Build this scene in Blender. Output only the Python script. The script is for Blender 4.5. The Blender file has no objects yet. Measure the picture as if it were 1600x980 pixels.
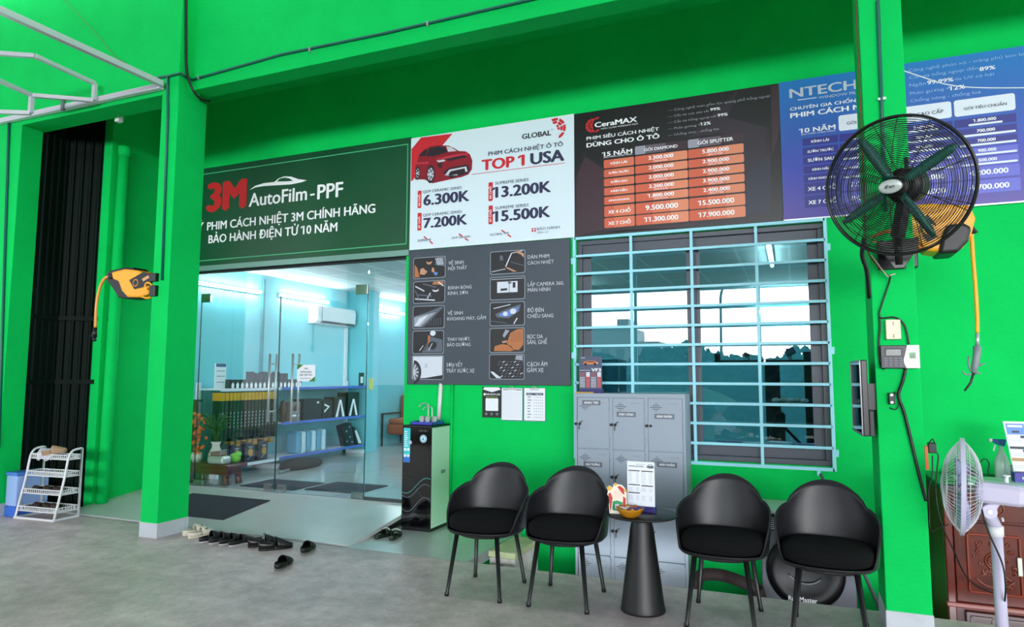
import bpy, math, random
from mathutils import Vector, Matrix
random.seed(7)
C = bpy.context.scene.collection
SC = bpy.context.scene
PI = math.pi

# ------------------------------------------------------------------ camera
cam_d = bpy.data.cameras.new('camera')
cam_d.sensor_width = 36.0
cam_d.lens = 1057.34 / 1600 * 36.0
cam_d.clip_start = 0.05
cam = bpy.data.objects.new('camera', cam_d)
C.objects.link(cam)
cam.location = (0, 0, 1.5)
_y, _p, _r = -0.392807, 0.0920762, 0.0027034
_f = Vector((math.sin(_y) * math.cos(_p), math.cos(_y) * math.cos(_p), math.sin(_p)))
_x = Vector((math.cos(_y), -math.sin(_y), 0))
_u = _x.cross(_f)
_x2 = math.cos(_r) * _x + math.sin(_r) * _u
_u2 = -math.sin(_r) * _x + math.cos(_r) * _u
cam.rotation_euler = Matrix((_x2, _u2, -_f)).transposed().to_euler()
SC.camera = cam

# ------------------------------------------------------------------ light and exposure
SC.view_settings.view_transform = 'Standard'
SC.view_settings.look = 'None'
SC.view_settings.gamma = 1
SC.view_settings.exposure = 0.6
SC.view_settings.use_curve_mapping = False
SC.cycles.max_bounces = 10
SC.cycles.transparent_max_bounces = 16
SC.cycles.sample_clamp_indirect = 6
SKY = 1.5
GLOW = 22.0
world = bpy.data.worlds.new('sky')
SC.world = world
world.use_nodes = True
wn, wl = world.node_tree.nodes, world.node_tree.links
wn.clear()
w_out = wn.new('ShaderNodeOutputWorld')
w_bg = wn.new('ShaderNodeBackground')
w_tc = wn.new('ShaderNodeTexCoord')
w_map = wn.new('ShaderNodeMapping')
w_map.inputs['Scale'].default_value = (1.2, 1.2, 6)
w_no = wn.new('ShaderNodeTexNoise')
w_no.inputs['Scale'].default_value = 2.2
w_no.inputs['Detail'].default_value = 6
w_cr = wn.new('ShaderNodeValToRGB')
w_cr.color_ramp.elements[0].position = 0.40
w_cr.color_ramp.elements[0].color = (0.62, 0.73, 0.84, 1)
w_cr.color_ramp.elements[1].position = 0.58
w_cr.color_ramp.elements[1].color = (1.0, 1.0, 1.0, 1)
wl.new(w_tc.outputs['Generated'], w_map.inputs['Vector'])
wl.new(w_map.outputs['Vector'], w_no.inputs['Vector'])
wl.new(w_no.outputs['Fac'], w_cr.inputs['Fac'])
wl.new(w_cr.outputs['Color'], w_bg.inputs['Color'])
# a hazy sun low over the street: one wide bright lobe in the sky
w_dot = wn.new('ShaderNodeVectorMath'); w_dot.operation = 'DOT_PRODUCT'
w_nrm = wn.new('ShaderNodeVectorMath'); w_nrm.operation = 'NORMALIZE'
w_dot.inputs[1].default_value = Vector((0.28, -1, 0.16)).normalized()
w_max = wn.new('ShaderNodeMath'); w_max.operation = 'MAXIMUM'; w_max.inputs[1].default_value = 0
w_pow = wn.new('ShaderNodeMath'); w_pow.operation = 'POWER'; w_pow.inputs[1].default_value = 9
w_mad = wn.new('ShaderNodeMath'); w_mad.operation = 'MULTIPLY_ADD'
w_mad.inputs[1].default_value = GLOW
w_mad.inputs[2].default_value = SKY
wl.new(w_tc.outputs['Generated'], w_nrm.inputs[0])
wl.new(w_nrm.outputs['Vector'], w_dot.inputs[0])
wl.new(w_dot.outputs['Value'], w_max.inputs[0])
wl.new(w_max.outputs['Value'], w_pow.inputs[0])
wl.new(w_pow.outputs['Value'], w_mad.inputs[0])
wl.new(w_mad.outputs['Value'], w_bg.inputs['Strength'])
wl.new(w_bg.outputs['Background'], w_out.inputs['Surface'])

# ------------------------------------------------------------------ materials
def lin(c):
    return tuple(((v / 255) / 12.92 if v / 255 <= 0.04045 else (((v / 255) + 0.055) / 1.055) ** 2.4) for v in c) + (1,)
MATS = {}
def mat(name, rgb, rough=0.5, metal=0.0, var=0.0, scale=8.0, bump=0.0, bscale=60.0, spec=0.5, trans=0.0, emit=0.0, coat=0.0, rgb2=None):
    if name in MATS:
        return MATS[name]
    m = bpy.data.materials.new(name)
    m.use_nodes = True
    nt = m.node_tree
    b = nt.nodes['Principled BSDF']
    col = lin(rgb)
    b.inputs['Base Color'].default_value = col
    b.inputs['Roughness'].default_value = rough
    b.inputs['Metallic'].default_value = metal
    b.inputs['Specular IOR Level'].default_value = spec
    b.inputs['Transmission Weight'].default_value = trans
    b.inputs['Coat Weight'].default_value = coat
    if emit:
        b.inputs['Emission Color'].default_value = col
        b.inputs['Emission Strength'].default_value = emit
    if var or rgb2 or bump:
        tc = nt.nodes.new('ShaderNodeTexCoord')
    if var or rgb2:
        no = nt.nodes.new('ShaderNodeTexNoise')
        no.inputs['Scale'].default_value = scale
        no.inputs['Detail'].default_value = 5
        no.inputs['Roughness'].default_value = 0.65
        cr = nt.nodes.new('ShaderNodeValToRGB')
        lo = lin(rgb2) if rgb2 else tuple(v * (1 - var) for v in col[:3]) + (1,)
        hi = col if rgb2 else tuple(min(1, v * (1 + var)) for v in col[:3]) + (1,)
        cr.color_ramp.elements[0].position = 0.32
        cr.color_ramp.elements[0].color = lo
        cr.color_ramp.elements[1].position = 0.68
        cr.color_ramp.elements[1].color = hi
        nt.links.new(tc.outputs['Object'], no.inputs['Vector'])
        nt.links.new(no.outputs['Fac'], cr.inputs['Fac'])
        nt.links.new(cr.outputs['Color'], b.inputs['Base Color'])
    if bump:
        bn = nt.nodes.new('ShaderNodeTexNoise')
        bn.inputs['Scale'].default_value = bscale
        bn.inputs['Detail'].default_value = 4
        bp = nt.nodes.new('ShaderNodeBump')
        bp.inputs['Strength'].default_value = bump
        bp.inputs['Distance'].default_value = 0.01
        nt.links.new(tc.outputs['Object'], bn.inputs['Vector'])
        nt.links.new(bn.outputs['Fac'], bp.inputs['Height'])
        nt.links.new(bp.outputs['Normal'], b.inputs['Normal'])
    MATS[name] = m
    return m
def glassmat(name, tint, base, edge):
    m = bpy.data.materials.new(name)
    m.use_nodes = True
    nt = m.node_tree
    nt.nodes.clear()
    o = nt.nodes.new('ShaderNodeOutputMaterial')
    mx = nt.nodes.new('ShaderNodeMixShader')
    tr = nt.nodes.new('ShaderNodeBsdfTransparent')
    gl = nt.nodes.new('ShaderNodeBsdfGlossy')
    lw = nt.nodes.new('ShaderNodeLayerWeight')
    mr = nt.nodes.new('ShaderNodeMapRange')
    tr.inputs['Color'].default_value = tint + (1,)
    gl.inputs['Roughness'].default_value = 0.0
    gl.inputs['Color'].default_value = (1, 1, 1, 1)
    lw.inputs['Blend'].default_value = 0.25
    mr.inputs['To Min'].default_value = base
    mr.inputs['To Max'].default_value = edge
    nt.links.new(lw.outputs['Fresnel'], mr.inputs['Value'])
    nt.links.new(mr.outputs['Result'], mx.inputs['Fac'])
    nt.links.new(tr.outputs['BSDF'], mx.inputs[1])
    nt.links.new(gl.outputs['BSDF'], mx.inputs[2])
    nt.links.new(mx.outputs['Shader'], o.inputs['Surface'])
    MATS[name] = m
    return m

GREEN = mat('green_wall_paint', (8, 196, 90), 0.75, var=0.06, scale=1.6, bump=0.25, bscale=45, spec=0.08)
GREYPAINT = mat('grey_skirting_paint', (190, 196, 204), 0.6, var=0.08, scale=5)
WHITE = mat('white_plastic', (225, 226, 230), 0.4)
WHITEM = mat('white_enamel', (235, 235, 238), 0.35)
BLACK = mat('black_plastic', (14, 14, 17), 0.45)
BLACKM = mat('black_metal', (12, 12, 14), 0.35, spec=0.5)
CHROME = mat('brushed_steel', (196, 198, 202), 0.38, metal=0.7)
GREYM = mat('grey_metal', (120, 126, 132), 0.4, metal=0.6)
YELLOW = mat('yellow_plastic', (246, 168, 22), 0.4)
TEAL = mat('teal_conduit', (8, 96, 84), 0.45)
BLUEWALL = mat('pale_blue_wall_paint', (120, 198, 209), 0.6, var=0.04, scale=1.5)
FRAMEGREY = mat('dark_grey_aluminium', (66, 72, 84), 0.4)
LTBLUE = mat('light_blue_enamel', (150, 218, 235), 0.4)
GLASS = glassmat('clear_door_glass', (0.95, 0.985, 0.98), 0.012, 0.45)
WGLASS = glassmat('tinted_window_glass', (0.47, 0.64, 0.65), 0.10, 0.75)
PAPER = mat('white_paper', (232, 236, 244), 0.6)
INK = mat('black_ink', (22, 22, 28), 0.6)
NAVY = mat('navy_ink', (40, 42, 78), 0.6)
RED = mat('red_ink', (200, 26, 40), 0.55)

# ------------------------------------------------------------------ mesh building
class FrameP:
    """A flat working frame: origin, across, up, outward normal."""
    def __init__(s, o, ux=(1, 0, 0), uz=(0, 0, 1), n=(0, -1, 0), k=(0.85, 1.2)):
        s.k = k
        s.o, s.ux, s.uz, s.n = Vector(o), Vector(ux).normalized(), Vector(uz).normalized(), Vector(n).normalized()
    def p(s, x, z, d=0.0):
        return s.o + s.ux * x + s.uz * z + s.n * d
STEP = 0.0012
TXT = {}
def glyphs(s, bold):
    k = (s, bold)
    if k not in TXT:
        c = bpy.data.curves.new('tmp_text', 'FONT')
        c.body = s
        c.size = 1.0
        c.resolution_u = 3
        c.offset = bold
        o = bpy.data.objects.new('tmp_text', c)
        C.objects.link(o)
        dg = bpy.context.evaluated_depsgraph_get()
        me = bpy.data.meshes.new_from_object(o.evaluated_get(dg))
        vs = [(v.co.x, v.co.y) for v in me.vertices]
        me.calc_loop_triangles()
        fs = [tuple(t.vertices) for t in me.loop_triangles]
        bpy.data.objects.remove(o)
        bpy.data.curves.remove(c)
        bpy.data.meshes.remove(me)
        xs = [v[0] for v in vs] or [0, 1]
        for i, chr_ in enumerate(s):                     # give the figure 1 its flag
            if chr_ == '1':
                p = glyphs(s[:i] + 'I', bold)
                xr, xl = p[3], p[3] - 0.085
                b = len(vs)
                vs += [(xl + 0.02, CAPH), (xl - 0.105, CAPH - 0.10), (xl - 0.105, CAPH - 0.185), (xl + 0.02, CAPH - 0.11)]
                fs += [(b, b + 1, b + 2), (b, b + 2, b + 3)]
        TXT[k] = (vs, fs, min(xs), max(xs))
    return TXT[k]
_h = glyphs('H', 0.0)
CAPH = max(v[1] for v in _h[0])

class MB:
    def __init__(s):
        s.v, s.f, s.m, s.sm = [], [], [], []
    def add(s, vs, fs, m=0, smooth=False):
        b = len(s.v)
        s.v += [tuple(v) for v in vs]
        for f in fs:
            s.f.append(tuple(b + i for i in f))
            s.m.append(m)
            s.sm.append(smooth)
        return s
    def box(s, x0, x1, y0, y1, z0, z1, m=0, M=None):
        vs = [Vector((x, y, z)) for z in (z0, z1) for y in (y0, y1) for x in (x0, x1)]
        if M is not None:
            vs = [M @ v for v in vs]
        return s.add(vs, [(0, 2, 3, 1), (4, 5, 7, 6), (0, 1, 5, 4), (2, 6, 7, 3), (0, 4, 6, 2), (1, 3, 7, 5)], m)
    def prism(s, pts, n0, n1, fr, m=0, smooth=False):
        """pts (x,z) polygon in frame fr, extruded from depth n0 to n1."""
        k = len(pts)
        vs = [fr.p(x, z, n0) for x, z in pts] + [fr.p(x, z, n1) for x, z in pts]
        s.add(vs, [tuple(range(k))[::-1], tuple(range(k, 2 * k))], m)
        b = len(s.v) - 2 * k
        for i in range(k):
            j = (i + 1) % k
            s.f.append((b + i, b + j, b + k + j, b + k + i)); s.m.append(m); s.sm.append(smooth)
        return s
    def poly(s, fr, pts, layer=1, m=0):
        return s.add([fr.p(x, z, layer * STEP) for x, z in pts], [tuple(range(len(pts)))], m)
    def rect(s, fr, a, b, layer=1, m=0):
        (x0, z0), (x1, z1) = a, b
        return s.poly(fr, [(x0, z0), (x1, z0), (x1, z1), (x0, z1)], layer, m)
    def rrect(s, fr, a, b, r, layer=1, m=0):
        return s.poly(fr, rrpts(a, b, r), layer, m)
    def line(s, fr, a, b, w, layer=1, m=0):
        a, b = Vector(a), Vector(b)
        d = (b - a).normalized() * w / 2
        q = Vector((-d.y, d.x))
        return s.poly(fr, [a - q, b - q, b + q, a + q], layer, m)
    def disc(s, fr, c, rx, rz=None, layer=1, m=0, n=24, a0=0, a1=2 * PI):
        rz = rz or rx
        full = abs(a1 - a0 - 2 * PI) < 1e-6
        pts = [(c[0] + rx * math.cos(a0 + (a1 - a0) * i / n), c[1] + rz * math.sin(a0 + (a1 - a0) * i / n)) for i in range(n if full else n + 1)]
        if not full:
            pts.append(c)
        return s.poly(fr, pts, layer, m)
    def text(s, fr, t, a, b, layer=2, m=0, bold=0.0):
        """Fit text t from a (left, base) to b (right, cap height); fr.k limits how far letters may be stretched."""
        vs, fs, x0, x1 = glyphs(t, 0.0)
        kx = (b[0] - a[0]) / max(1e-6, x1 - x0 + bold)
        kz = (b[1] - a[1]) / CAPH
        lo, hi = fr.k
        if kx / kz > hi:
            kz = kx / hi
        elif kx / kz < lo:
            kz = kx / lo
        nv, nf = [], []
        if bold > 0.02:
            strikes = ((0, 0.15 * bold), (bold, 0.15 * bold), (bold / 2, -0.2 * bold), (bold / 2, 0.3 * bold))
        elif bold > 0:
            strikes = ((0, 0), (bold, 0))
        else:
            strikes = ((0, 0),)
        for sx, sz in strikes:
            for f in fs:
                d = layer * STEP + random.random() * STEP * 0.45
                k = len(nv)
                nv += [fr.p(a[0] + (vs[i][0] - x0 + sx) * kx, a[1] + (vs[i][1] + sz) * kz, d) for i in f]
                nf.append((k, k + 1, k + 2))
        return s.add(nv, nf, m)
    def tube(s, pts, r, n=8, m=0, closed=False, smooth=True, caps=True):
        pts = [Vector(p) for p in pts]
        k = len(pts)
        rs = r if isinstance(r, (list, tuple)) else [r] * k
        vs, fs = [], []
        nrm = None
        for i, p in enumerate(pts):
            if closed:
                t = pts[(i + 1) % k] - pts[i - 1]
            else:
                t = pts[min(i + 1, k - 1)] - pts[max(i - 1, 0)]
            t.normalize()
            if nrm is None:
                nrm = t.orthogonal().normalized()
            else:
                nrm = (nrm - t * nrm.dot(t))
                nrm = nrm.normalized() if nrm.length > 1e-6 else t.orthogonal().normalized()
            bi = t.cross(nrm)
            for j in range(n):
                a = 2 * PI * j / n
                vs.append(p + (nrm * math.cos(a) + bi * math.sin(a)) * rs[i])
        for i in range(k if closed else k - 1):
            a0, b0 = i * n, ((i + 1) % k) * n
            for j in range(n):
                fs.append((a0 + j, a0 + (j + 1) % n, b0 + (j + 1) % n, b0 + j))
        s.add(vs, fs, m, smooth)
        if caps and not closed:
            b = len(s.v) - len(vs)
            s.f.append(tuple(b + j for j in range(n))[::-1]); s.m.append(m); s.sm.append(False)
            s.f.append(tuple(b + (k - 1) * n + j for j in range(n))); s.m.append(m); s.sm.append(False)
        return s
    def cyl(s, a, b, r0, r1=None, n=16, m=0):
        return s.tube([a, b], [r0, r0 if r1 is None else r1], n, m)
    def bar(s, a, b, w, h=None, m=0, up=(0, 0, 1)):
        a, b = Vector(a), Vector(b)
        h = h or w
        t = (b - a).normalized()
        u = Vector(up)
        if abs(t.dot(u)) > 0.98:
            u = Vector((0, 1, 0))
        x = t.cross(u).normalized()
        z = x.cross(t)
        vs = [q + x * i * w / 2 + z * j * h / 2 for q in (a, b) for i, j in ((-1, -1), (1, -1), (1, 1), (-1, 1))]
        return s.add(vs, [(3, 2, 1, 0), (4, 5, 6, 7), (0, 1, 5, 4), (1, 2, 6, 5), (2, 3, 7, 6), (3, 0, 4, 7)], m)
    def lathe(s, prof, c=(0, 0, 0), n=32, m=0, M=None, smooth=True, sx=1, sy=1):
        vs, fs = [], []
        for r, z in prof:
            for j in range(n):
                a = 2 * PI * j / n
                v = Vector((r * math.cos(a) * sx, r * math.sin(a) * sy, z))
                vs.append((M @ v if M is not None else v) + Vector(c))
        for i in range(len(prof) - 1):
            for j in range(n):
                fs.append((i * n + j, i * n + (j + 1) % n, (i + 1) * n + (j + 1) % n, (i + 1) * n + j))
        s.add(vs, fs, m, smooth)
        b = len(s.v) - len(vs)
        s.f.append(tuple(b + j for j in range(n))[::-1]); s.m.append(m); s.sm.append(False)
        s.f.append(tuple(b + (len(prof) - 1) * n + j for j in range(n))); s.m.append(m); s.sm.append(False)
        return s
    def ball(s, c, r, m=0, n=16, k=10, M=None):
        r = r if isinstance(r, (tuple, list)) else (r, r, r)
        vs, fs = [], []
        for i in range(k + 1):
            t = -PI / 2 + PI * i / k
            for j in range(n):
                a = 2 * PI * j / n
                v = Vector((r[0] * math.cos(t) * math.cos(a), r[1] * math.cos(t) * math.sin(a), r[2] * math.sin(t)))
                vs.append((M @ v if M is not None else v) + Vector(c))
        for i in range(k):
            for j in range(n):
                fs.append((i * n + j, i * n + (j + 1) % n, (i + 1) * n + (j + 1) % n, (i + 1) * n + j))
        return s.add(vs, fs, m, True)
    def loft(s, rings, m=0, smooth=True, cap=True, closed=True):
        n = len(rings[0])
        vs = [p for r in rings for p in r]
        fs = []
        for i in range(len(rings) - 1):
            for j in range(n if closed else n - 1):
                fs.append((i * n + j, i * n + (j + 1) % n, (i + 1) * n + (j + 1) % n, (i + 1) * n + j))
        s.add(vs, fs, m, smooth)
        if cap:
            b = len(s.v) - len(vs)
            s.f.append(tuple(b + j for j in range(n))[::-1]); s.m.append(m); s.sm.append(smooth)
            s.f.append(tuple(b + len(vs) - n + j for j in range(n))); s.m.append(m); s.sm.append(smooth)
        return s
    def build(s, name, mats, parent=None, bevel=0, solid=0, sub=0, seg=2):
        me = bpy.data.meshes.new(name)
        me.from_pydata(s.v, [], s.f)
        for mt in (mats if isinstance(mats, (list, tuple)) else [mats]):
            me.materials.append(mt)
        me.polygons.foreach_set('material_index', s.m)
        me.polygons.foreach_set('use_smooth', s.sm)
        me.update()
        o = bpy.data.objects.new(name, me)
        C.objects.link(o)
        if parent is not None:
            o.parent = parent
            if parent.name in ABS:
                o.matrix_parent_inverse = ABS[parent.name]
        if solid:
            md = o.modifiers.new('solid', 'SOLIDIFY'); md.thickness = solid; md.offset = 0
        if bevel:
            md = o.modifiers.new('bevel', 'BEVEL'); md.width = bevel; md.segments = seg; md.limit_method = 'ANGLE'; md.angle_limit = math.radians(40)
        if sub:
            md = o.modifiers.new('sub', 'SUBSURF'); md.levels = sub; md.render_levels = sub
        return o
def rrpts(a, b, r, n=4):
    (x0, z0), (x1, z1) = a, b
    r = min(r, abs(x1 - x0) / 2, abs(z1 - z0) / 2)
    out = []
    for cx, cz, a0 in ((x1 - r, z1 - r, 0), (x0 + r, z1 - r, PI / 2), (x0 + r, z0 + r, PI), (x1 - r, z0 + r, 1.5 * PI)):
        for i in range(n + 1):
            t = a0 + PI / 2 * i / n
            out.append((cx + r * math.cos(t), cz + r * math.sin(t)))
    return out
def smooth(pts, k=6):
    pts = [Vector(p) for p in pts]
    out = []
    for i in range(len(pts) - 1):
        p0, p1, p2, p3 = pts[max(i - 1, 0)], pts[i], pts[i + 1], pts[min(i + 2, len(pts) - 1)]
        for j in range(k):
            t = j / k
            out.append(0.5 * ((2 * p1) + (p2 - p0) * t + (2 * p0 - 5 * p1 + 4 * p2 - p3) * t * t + (3 * p1 - p0 - 3 * p2 + p3) * t ** 3))
    out.append(pts[-1])
    return out
def tag(o, label, cat, group=None, kind=None):
    o['label'] = label
    o['category'] = cat
    if group:
        o['group'] = group
    if kind:
        o['kind'] = kind
    return o
def thing(name, label, cat, loc=(0, 0, 0), rz=0.0, group=None):
    o = bpy.data.objects.new(name, None)
    o.empty_display_size = 0.05
    C.objects.link(o)
    o.location = loc
    o.rotation_euler = (0, 0, rz)
    return tag(o, label, cat, group)
ABS = {}
def athing(name, label, cat, loc, group=None):
    """A thing whose parts are given in room coordinates."""
    o = thing(name, label, cat, loc, 0, group)
    ABS[o.name] = Matrix.Translation(-Vector(loc))
    return o
def struct(o):
    o['kind'] = 'structure'
    return o
def dup(root, label=None, loc=None, rz=None, group=None):
    def cp(o, par):
        c = o.copy()
        C.objects.link(c)
        if par is not None:
            c.parent = par
        for ch in list(o.children):
            cp(ch, c)
        return c
    r = cp(root, None)
    if label:
        r['label'] = label
    if loc is not None:
        r.location = loc
    if rz is not None:
        r.rotation_euler = (0, 0, rz)
    if group:
        r['group'] = group
    return r

# ------------------------------------------------------------------ floors, walls, columns
D = 6.30            # street face of the shop wall
DI = 6.42           # room face of the same wall
ZF = 0.15           # shop floor level
ZC = 3.02           # shop ceiling level
PIT = -0.5          # bottom of the gutter behind the apron
CONC = mat('polished_concrete', (240, 216, 220), 0.40, scale=1.1, bump=0.2, bscale=30, rgb2=(192, 174, 176), spec=0.4)
nt = CONC.node_tree
_b = nt.nodes['Principled BSDF']
_n = nt.nodes.new('ShaderNodeTexNoise'); _n.inputs['Scale'].default_value = 9; _n.inputs['Detail'].default_value = 8; _n.inputs['Roughness'].default_value = 0.75
_r = nt.nodes.new('ShaderNodeMapRange'); _r.inputs['From Min'].default_value = 0.35; _r.inputs['From Max'].default_value = 0.65
_r.inputs['To Min'].default_value = 0.28; _r.inputs['To Max'].default_value = 0.60
nt.links.new(nt.nodes['Texture Coordinate'].outputs['Object'], _n.inputs['Vector'])
nt.links.new(_n.outputs['Fac'], _r.inputs['Value'])
nt.links.new(_r.outputs['Result'], _b.inputs['Roughness'])
_s = nt.nodes.new('ShaderNodeTexNoise'); _s.inputs['Scale'].default_value = 5.5; _s.inputs['Detail'].default_value = 9; _s.inputs['Roughness'].default_value = 0.8
_sr = nt.nodes.new('ShaderNodeMapRange'); _sr.inputs['From Min'].default_value = 0.38; _sr.inputs['From Max'].default_value = 0.62; _sr.inputs['To Min'].default_value = 0.72; _sr.inputs['To Max'].default_value = 1.06
_sm = nt.nodes.new('ShaderNodeVectorMath'); _sm.operation = 'SCALE'
nt.links.new(nt.nodes['Texture Coordinate'].outputs['Object'], _s.inputs['Vector'])
nt.links.new(_s.outputs['Fac'], _sr.inputs['Value'])
nt.links.new(_b.inputs['Base Color'].links[0].from_socket, _sm.inputs[0])
nt.links.new(_sr.outputs['Result'], _sm.inputs['Scale'])
nt.links.new(_sm.outputs['Vector'], _b.inputs['Base Color'])
RAMPC = mat('smooth_ramp_screed', (196, 200, 202), 0.22, var=0.07, scale=1.5, spec=0.5)
DARKC = mat('dark_gutter_concrete', (70, 74, 72), 0.8, var=0.2, scale=4)  # gutter bed, darker than the apron concrete
ASPH = mat('street_asphalt', (120, 122, 124), 0.9, var=0.1, scale=3)
EDGE = 5.07
m = MB().box(-12, 9, -1.2, EDGE, -0.12, 0)
struct(m.build('floor', CONC))
XS = (-2.499,5.123)[0]
m = MB().box(-3.70, XS, EDGE + 0.012, D, -0.09, -0.002)
struct(m.build('slab', RAMPC))
m = MB().box(-7.9, 4, EDGE - 0.9, D + 0.1, PIT - 0.1, PIT)
struct(m.build('ground', DARKC))
fr = FrameP((0, 0, 0), (0, 1, 0), (0, 0, 1), (1, 0, 0))
m = MB().prism([(5.13, 0.002), (D + 0.05, ZF), (D + 0.05, ZF - 0.035), (5.2, -0.03), (5.13, -0.03)], -7.42, -3.683, fr)
struct(m.build('floor_ramp', RAMPC))
m = MB().prism([(5.30, 0.0), (D + 0.04, 0.0), (D + 0.04, ZF - 0.037), (5.30, 0.0)][:3], -7.41, -3.695, fr)  # black wedge painted in for the shade under the ramp plate
struct(m.build('slab_gap_shade', mat('black_shade_under_ramp', (26, 28, 28), 0.9)))
m = MB().box(-7.9, -7.42, EDGE, 5.6, -0.2, 0)
struct(m.build('floor_corner', CONC))
def wall_open(mb, x0, x1, y0, y1, z0, z1, holes):
    """A wall along x with rectangular holes (x0, x1, z0, z1), left to right."""
    x = x0
    for a, b, c, d in holes:
        mb.box(x, a, y0, y1, z0, z1)
        if c > z0:
            mb.box(a, b, y0, y1, z0, c)
        if d < z1:
            mb.box(a, b, y0, y1, d, z1)
        x = b
    return mb.box(x, x1, y0, y1, z0, z1)
DX0, DX1, DZ1 = -7.38, -3.86, 2.86      # doorway
WX0, WX1, WZ0, WZ1 = -1.925, 0.275, 0.755, 2.825
m = wall_open(MB(), -7.4, 4.0, D, DI - 0.02, PIT, 5.0, [(DX0, DX1, PIT, DZ1), (WX0, WX1, WZ0, WZ1)])
struct(m.build('wall_back', GREEN))
m = wall_open(MB(), -7.4, 4.0, DI - 0.02, DI, ZF, ZC, [(DX0, DX1, ZF, DZ1), (WX0, WX1, WZ0, WZ1)])
struct(m.build('wall_shop_front', BLUEWALL))
m = MB().box(-7.6, -7.4, 5.42, DI, -0.2, 5.0)
struct(m.build('wall_left', GREEN))
m = MB().box(-7.6, -7.4, DI, 12.4, ZF, ZC)
struct(m.build('wall_shop_left', BLUEWALL))
m = MB().box(-7.6, 4.0, 12.2, 12.4, ZF, ZC)
struct(m.build('wall_shop_back', BLUEWALL))
m = MB().box(2.2, 2.4, DI, 12.2, ZF, ZC)
struct(m.build('wall_shop_right', BLUEWALL))
m = MB().box(-7.4, -6.98, 10.14, 10.49, ZF, ZC)
struct(m.build('column_shop', BLUEWALL))
m = MB().box(-7.6, 4.0, D + 0.02, 12.4, ZF - 0.3, ZF)
TILE = mat('pale_glossy_shop_tile', (186, 190, 190), 0.12, var=0.05, scale=2, spec=0.5)
nt = TILE.node_tree
_br = nt.nodes.new('ShaderNodeTexBrick'); _br.offset = 0
_br.inputs['Scale'].default_value = 1.0
_br.inputs['Brick Width'].default_value = 0.8; _br.inputs['Row Height'].default_value = 0.8; _br.inputs['Mortar Size'].default_value = 0.004
_br.inputs['Color1'].default_value = lin((186, 190, 190)); _br.inputs['Color2'].default_value = lin((176, 181, 182)); _br.inputs['Mortar'].default_value = lin((120, 124, 124))
nt.links.new(nt.nodes['Texture Coordinate'].outputs['Object'], _br.inputs['Vector'])
nt.links.new(_br.outputs['Color'], nt.nodes['Principled BSDF'].inputs['Base Color'])
struct(m.build('floor_shop', TILE))
CEIL = mat('white_ceiling_tile', (222, 226, 226), 0.7, var=0.03, scale=3)
nt = CEIL.node_tree
_br = nt.nodes.new('ShaderNodeTexBrick'); _br.offset = 0
_br.inputs['Scale'].default_value = 1.0
_br.inputs['Brick Width'].default_value = 0.6; _br.inputs['Row Height'].default_value = 1.2; _br.inputs['Mortar Size'].default_value = 0.018
_br.inputs['Color1'].default_value = lin((205, 212, 212)); _br.inputs['Color2'].default_value = lin((212, 217, 217)); _br.inputs['Mortar'].default_value = lin((250, 250, 250))
nt.links.new(nt.nodes['Texture Coordinate'].outputs['Object'], _br.inputs['Vector'])
nt.links.new(_br.outputs['Color'], nt.nodes['Principled BSDF'].inputs['Base Color'])
struct(MB().box(-7.6, 4.0, D + 0.05, 12.4, ZC, ZC + 0.1).build('ceiling_shop', CEIL))
# unseen porch ceiling added to darken the upper wall; facade above the beams
struct(MB().box(-8.6, 4.0, 4.9, D + 0.1, 4.98, 5.1).build('ceiling', GREEN))
struct(MB().box(-12, -5.46, 4.65, 4.90, 4.26, 6.2).build('beam_left', GREEN))
struct(MB().box(-5.46, 9.0, 4.81, 5.00, 4.335, 6.2).build('beam_right', GREEN))
def column(name, x0, x1, y0, y1, z1):
    o = struct(MB().box(x0, x1, y0, y1, 0, z1).build(name, GREEN, bevel=0.006))
    sk = MB().box(x0 - 0.004, x1 + 0.004, y0 - 0.004, y1 + 0.004, 0, 0.135)
    struct(sk.build('skirting', GREYPAINT, o, bevel=0.004))
    return o
column('column_left', -5.68, -5.46, 4.65, 5.0, 4.262)
column('column_right', 0.459, 0.697, 4.65, 5.03, 6.2)
column('column_far_left', -8.45, -7.82, 4.65, 4.90, 4.262)
# corrugated dark green sheet closing the bay
SHEET = mat('dark_green_corrugated_steel', (2, 17, 11), 0.55, metal=0.0, var=0.15, scale=2, spec=0.08)
m = MB()
bend = [Vector((-7.82, 4.88, 0)), Vector((-7.82, 5.18, 0)), Vector((-7.41, 5.53, 0))]
path = []
for A_, B_ in zip(bend, bend[1:]):
    dv = (B_ - A_).normalized()
    nv = Vector((dv.y, -dv.x, 0))
    L = (B_ - A_).length
    n = max(1, round(L / 0.085))
    w = L / n
    for i in range(n):
        for f, h in ((0, 0), (0.55, 0), (0.68, 0.022), (0.87, 0.022)):
            path.append(A_ + dv * (w * (i + f)) + nv * h)
path.append(bend[-1])
k = len(path)
m.add([p + Vector((0, 0, z)) for z in (0.0, 4.97) for p in path], [(i, i + 1, k + i + 1, k + i) for i in range(k - 1)])
sheet = m.build('corrugated_sheet_wall', SHEET, solid=0.003)
struct(sheet)
for z in (1.42, 2.15):
    m = MB()
    for A_, B_ in zip(bend, bend[1:]):
        nv = Vector(((B_ - A_).y, -(B_ - A_).x, 0)).normalized() * 0.032
        m.bar(A_ + nv + Vector((0, 0, z)), B_ + nv + Vector((0, 0, z)), 0.02, 0.05)
    struct(m.build('trim_rail', SHEET, sheet))
# unseen forecourt roof far overhead, edges set to shape the light; street beyond
ROOF = mat('grey_roof_fabric', (150, 156, 156), 0.8, var=0.05, scale=1)
struct(MB().box(-18, 30, -25, 3.75, 6.25, 6.32).build('roof', ROOF))
struct(MB().box(-90, 90, -5.6, -1.2, -0.9, -0.70).build('road', ASPH))

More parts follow.
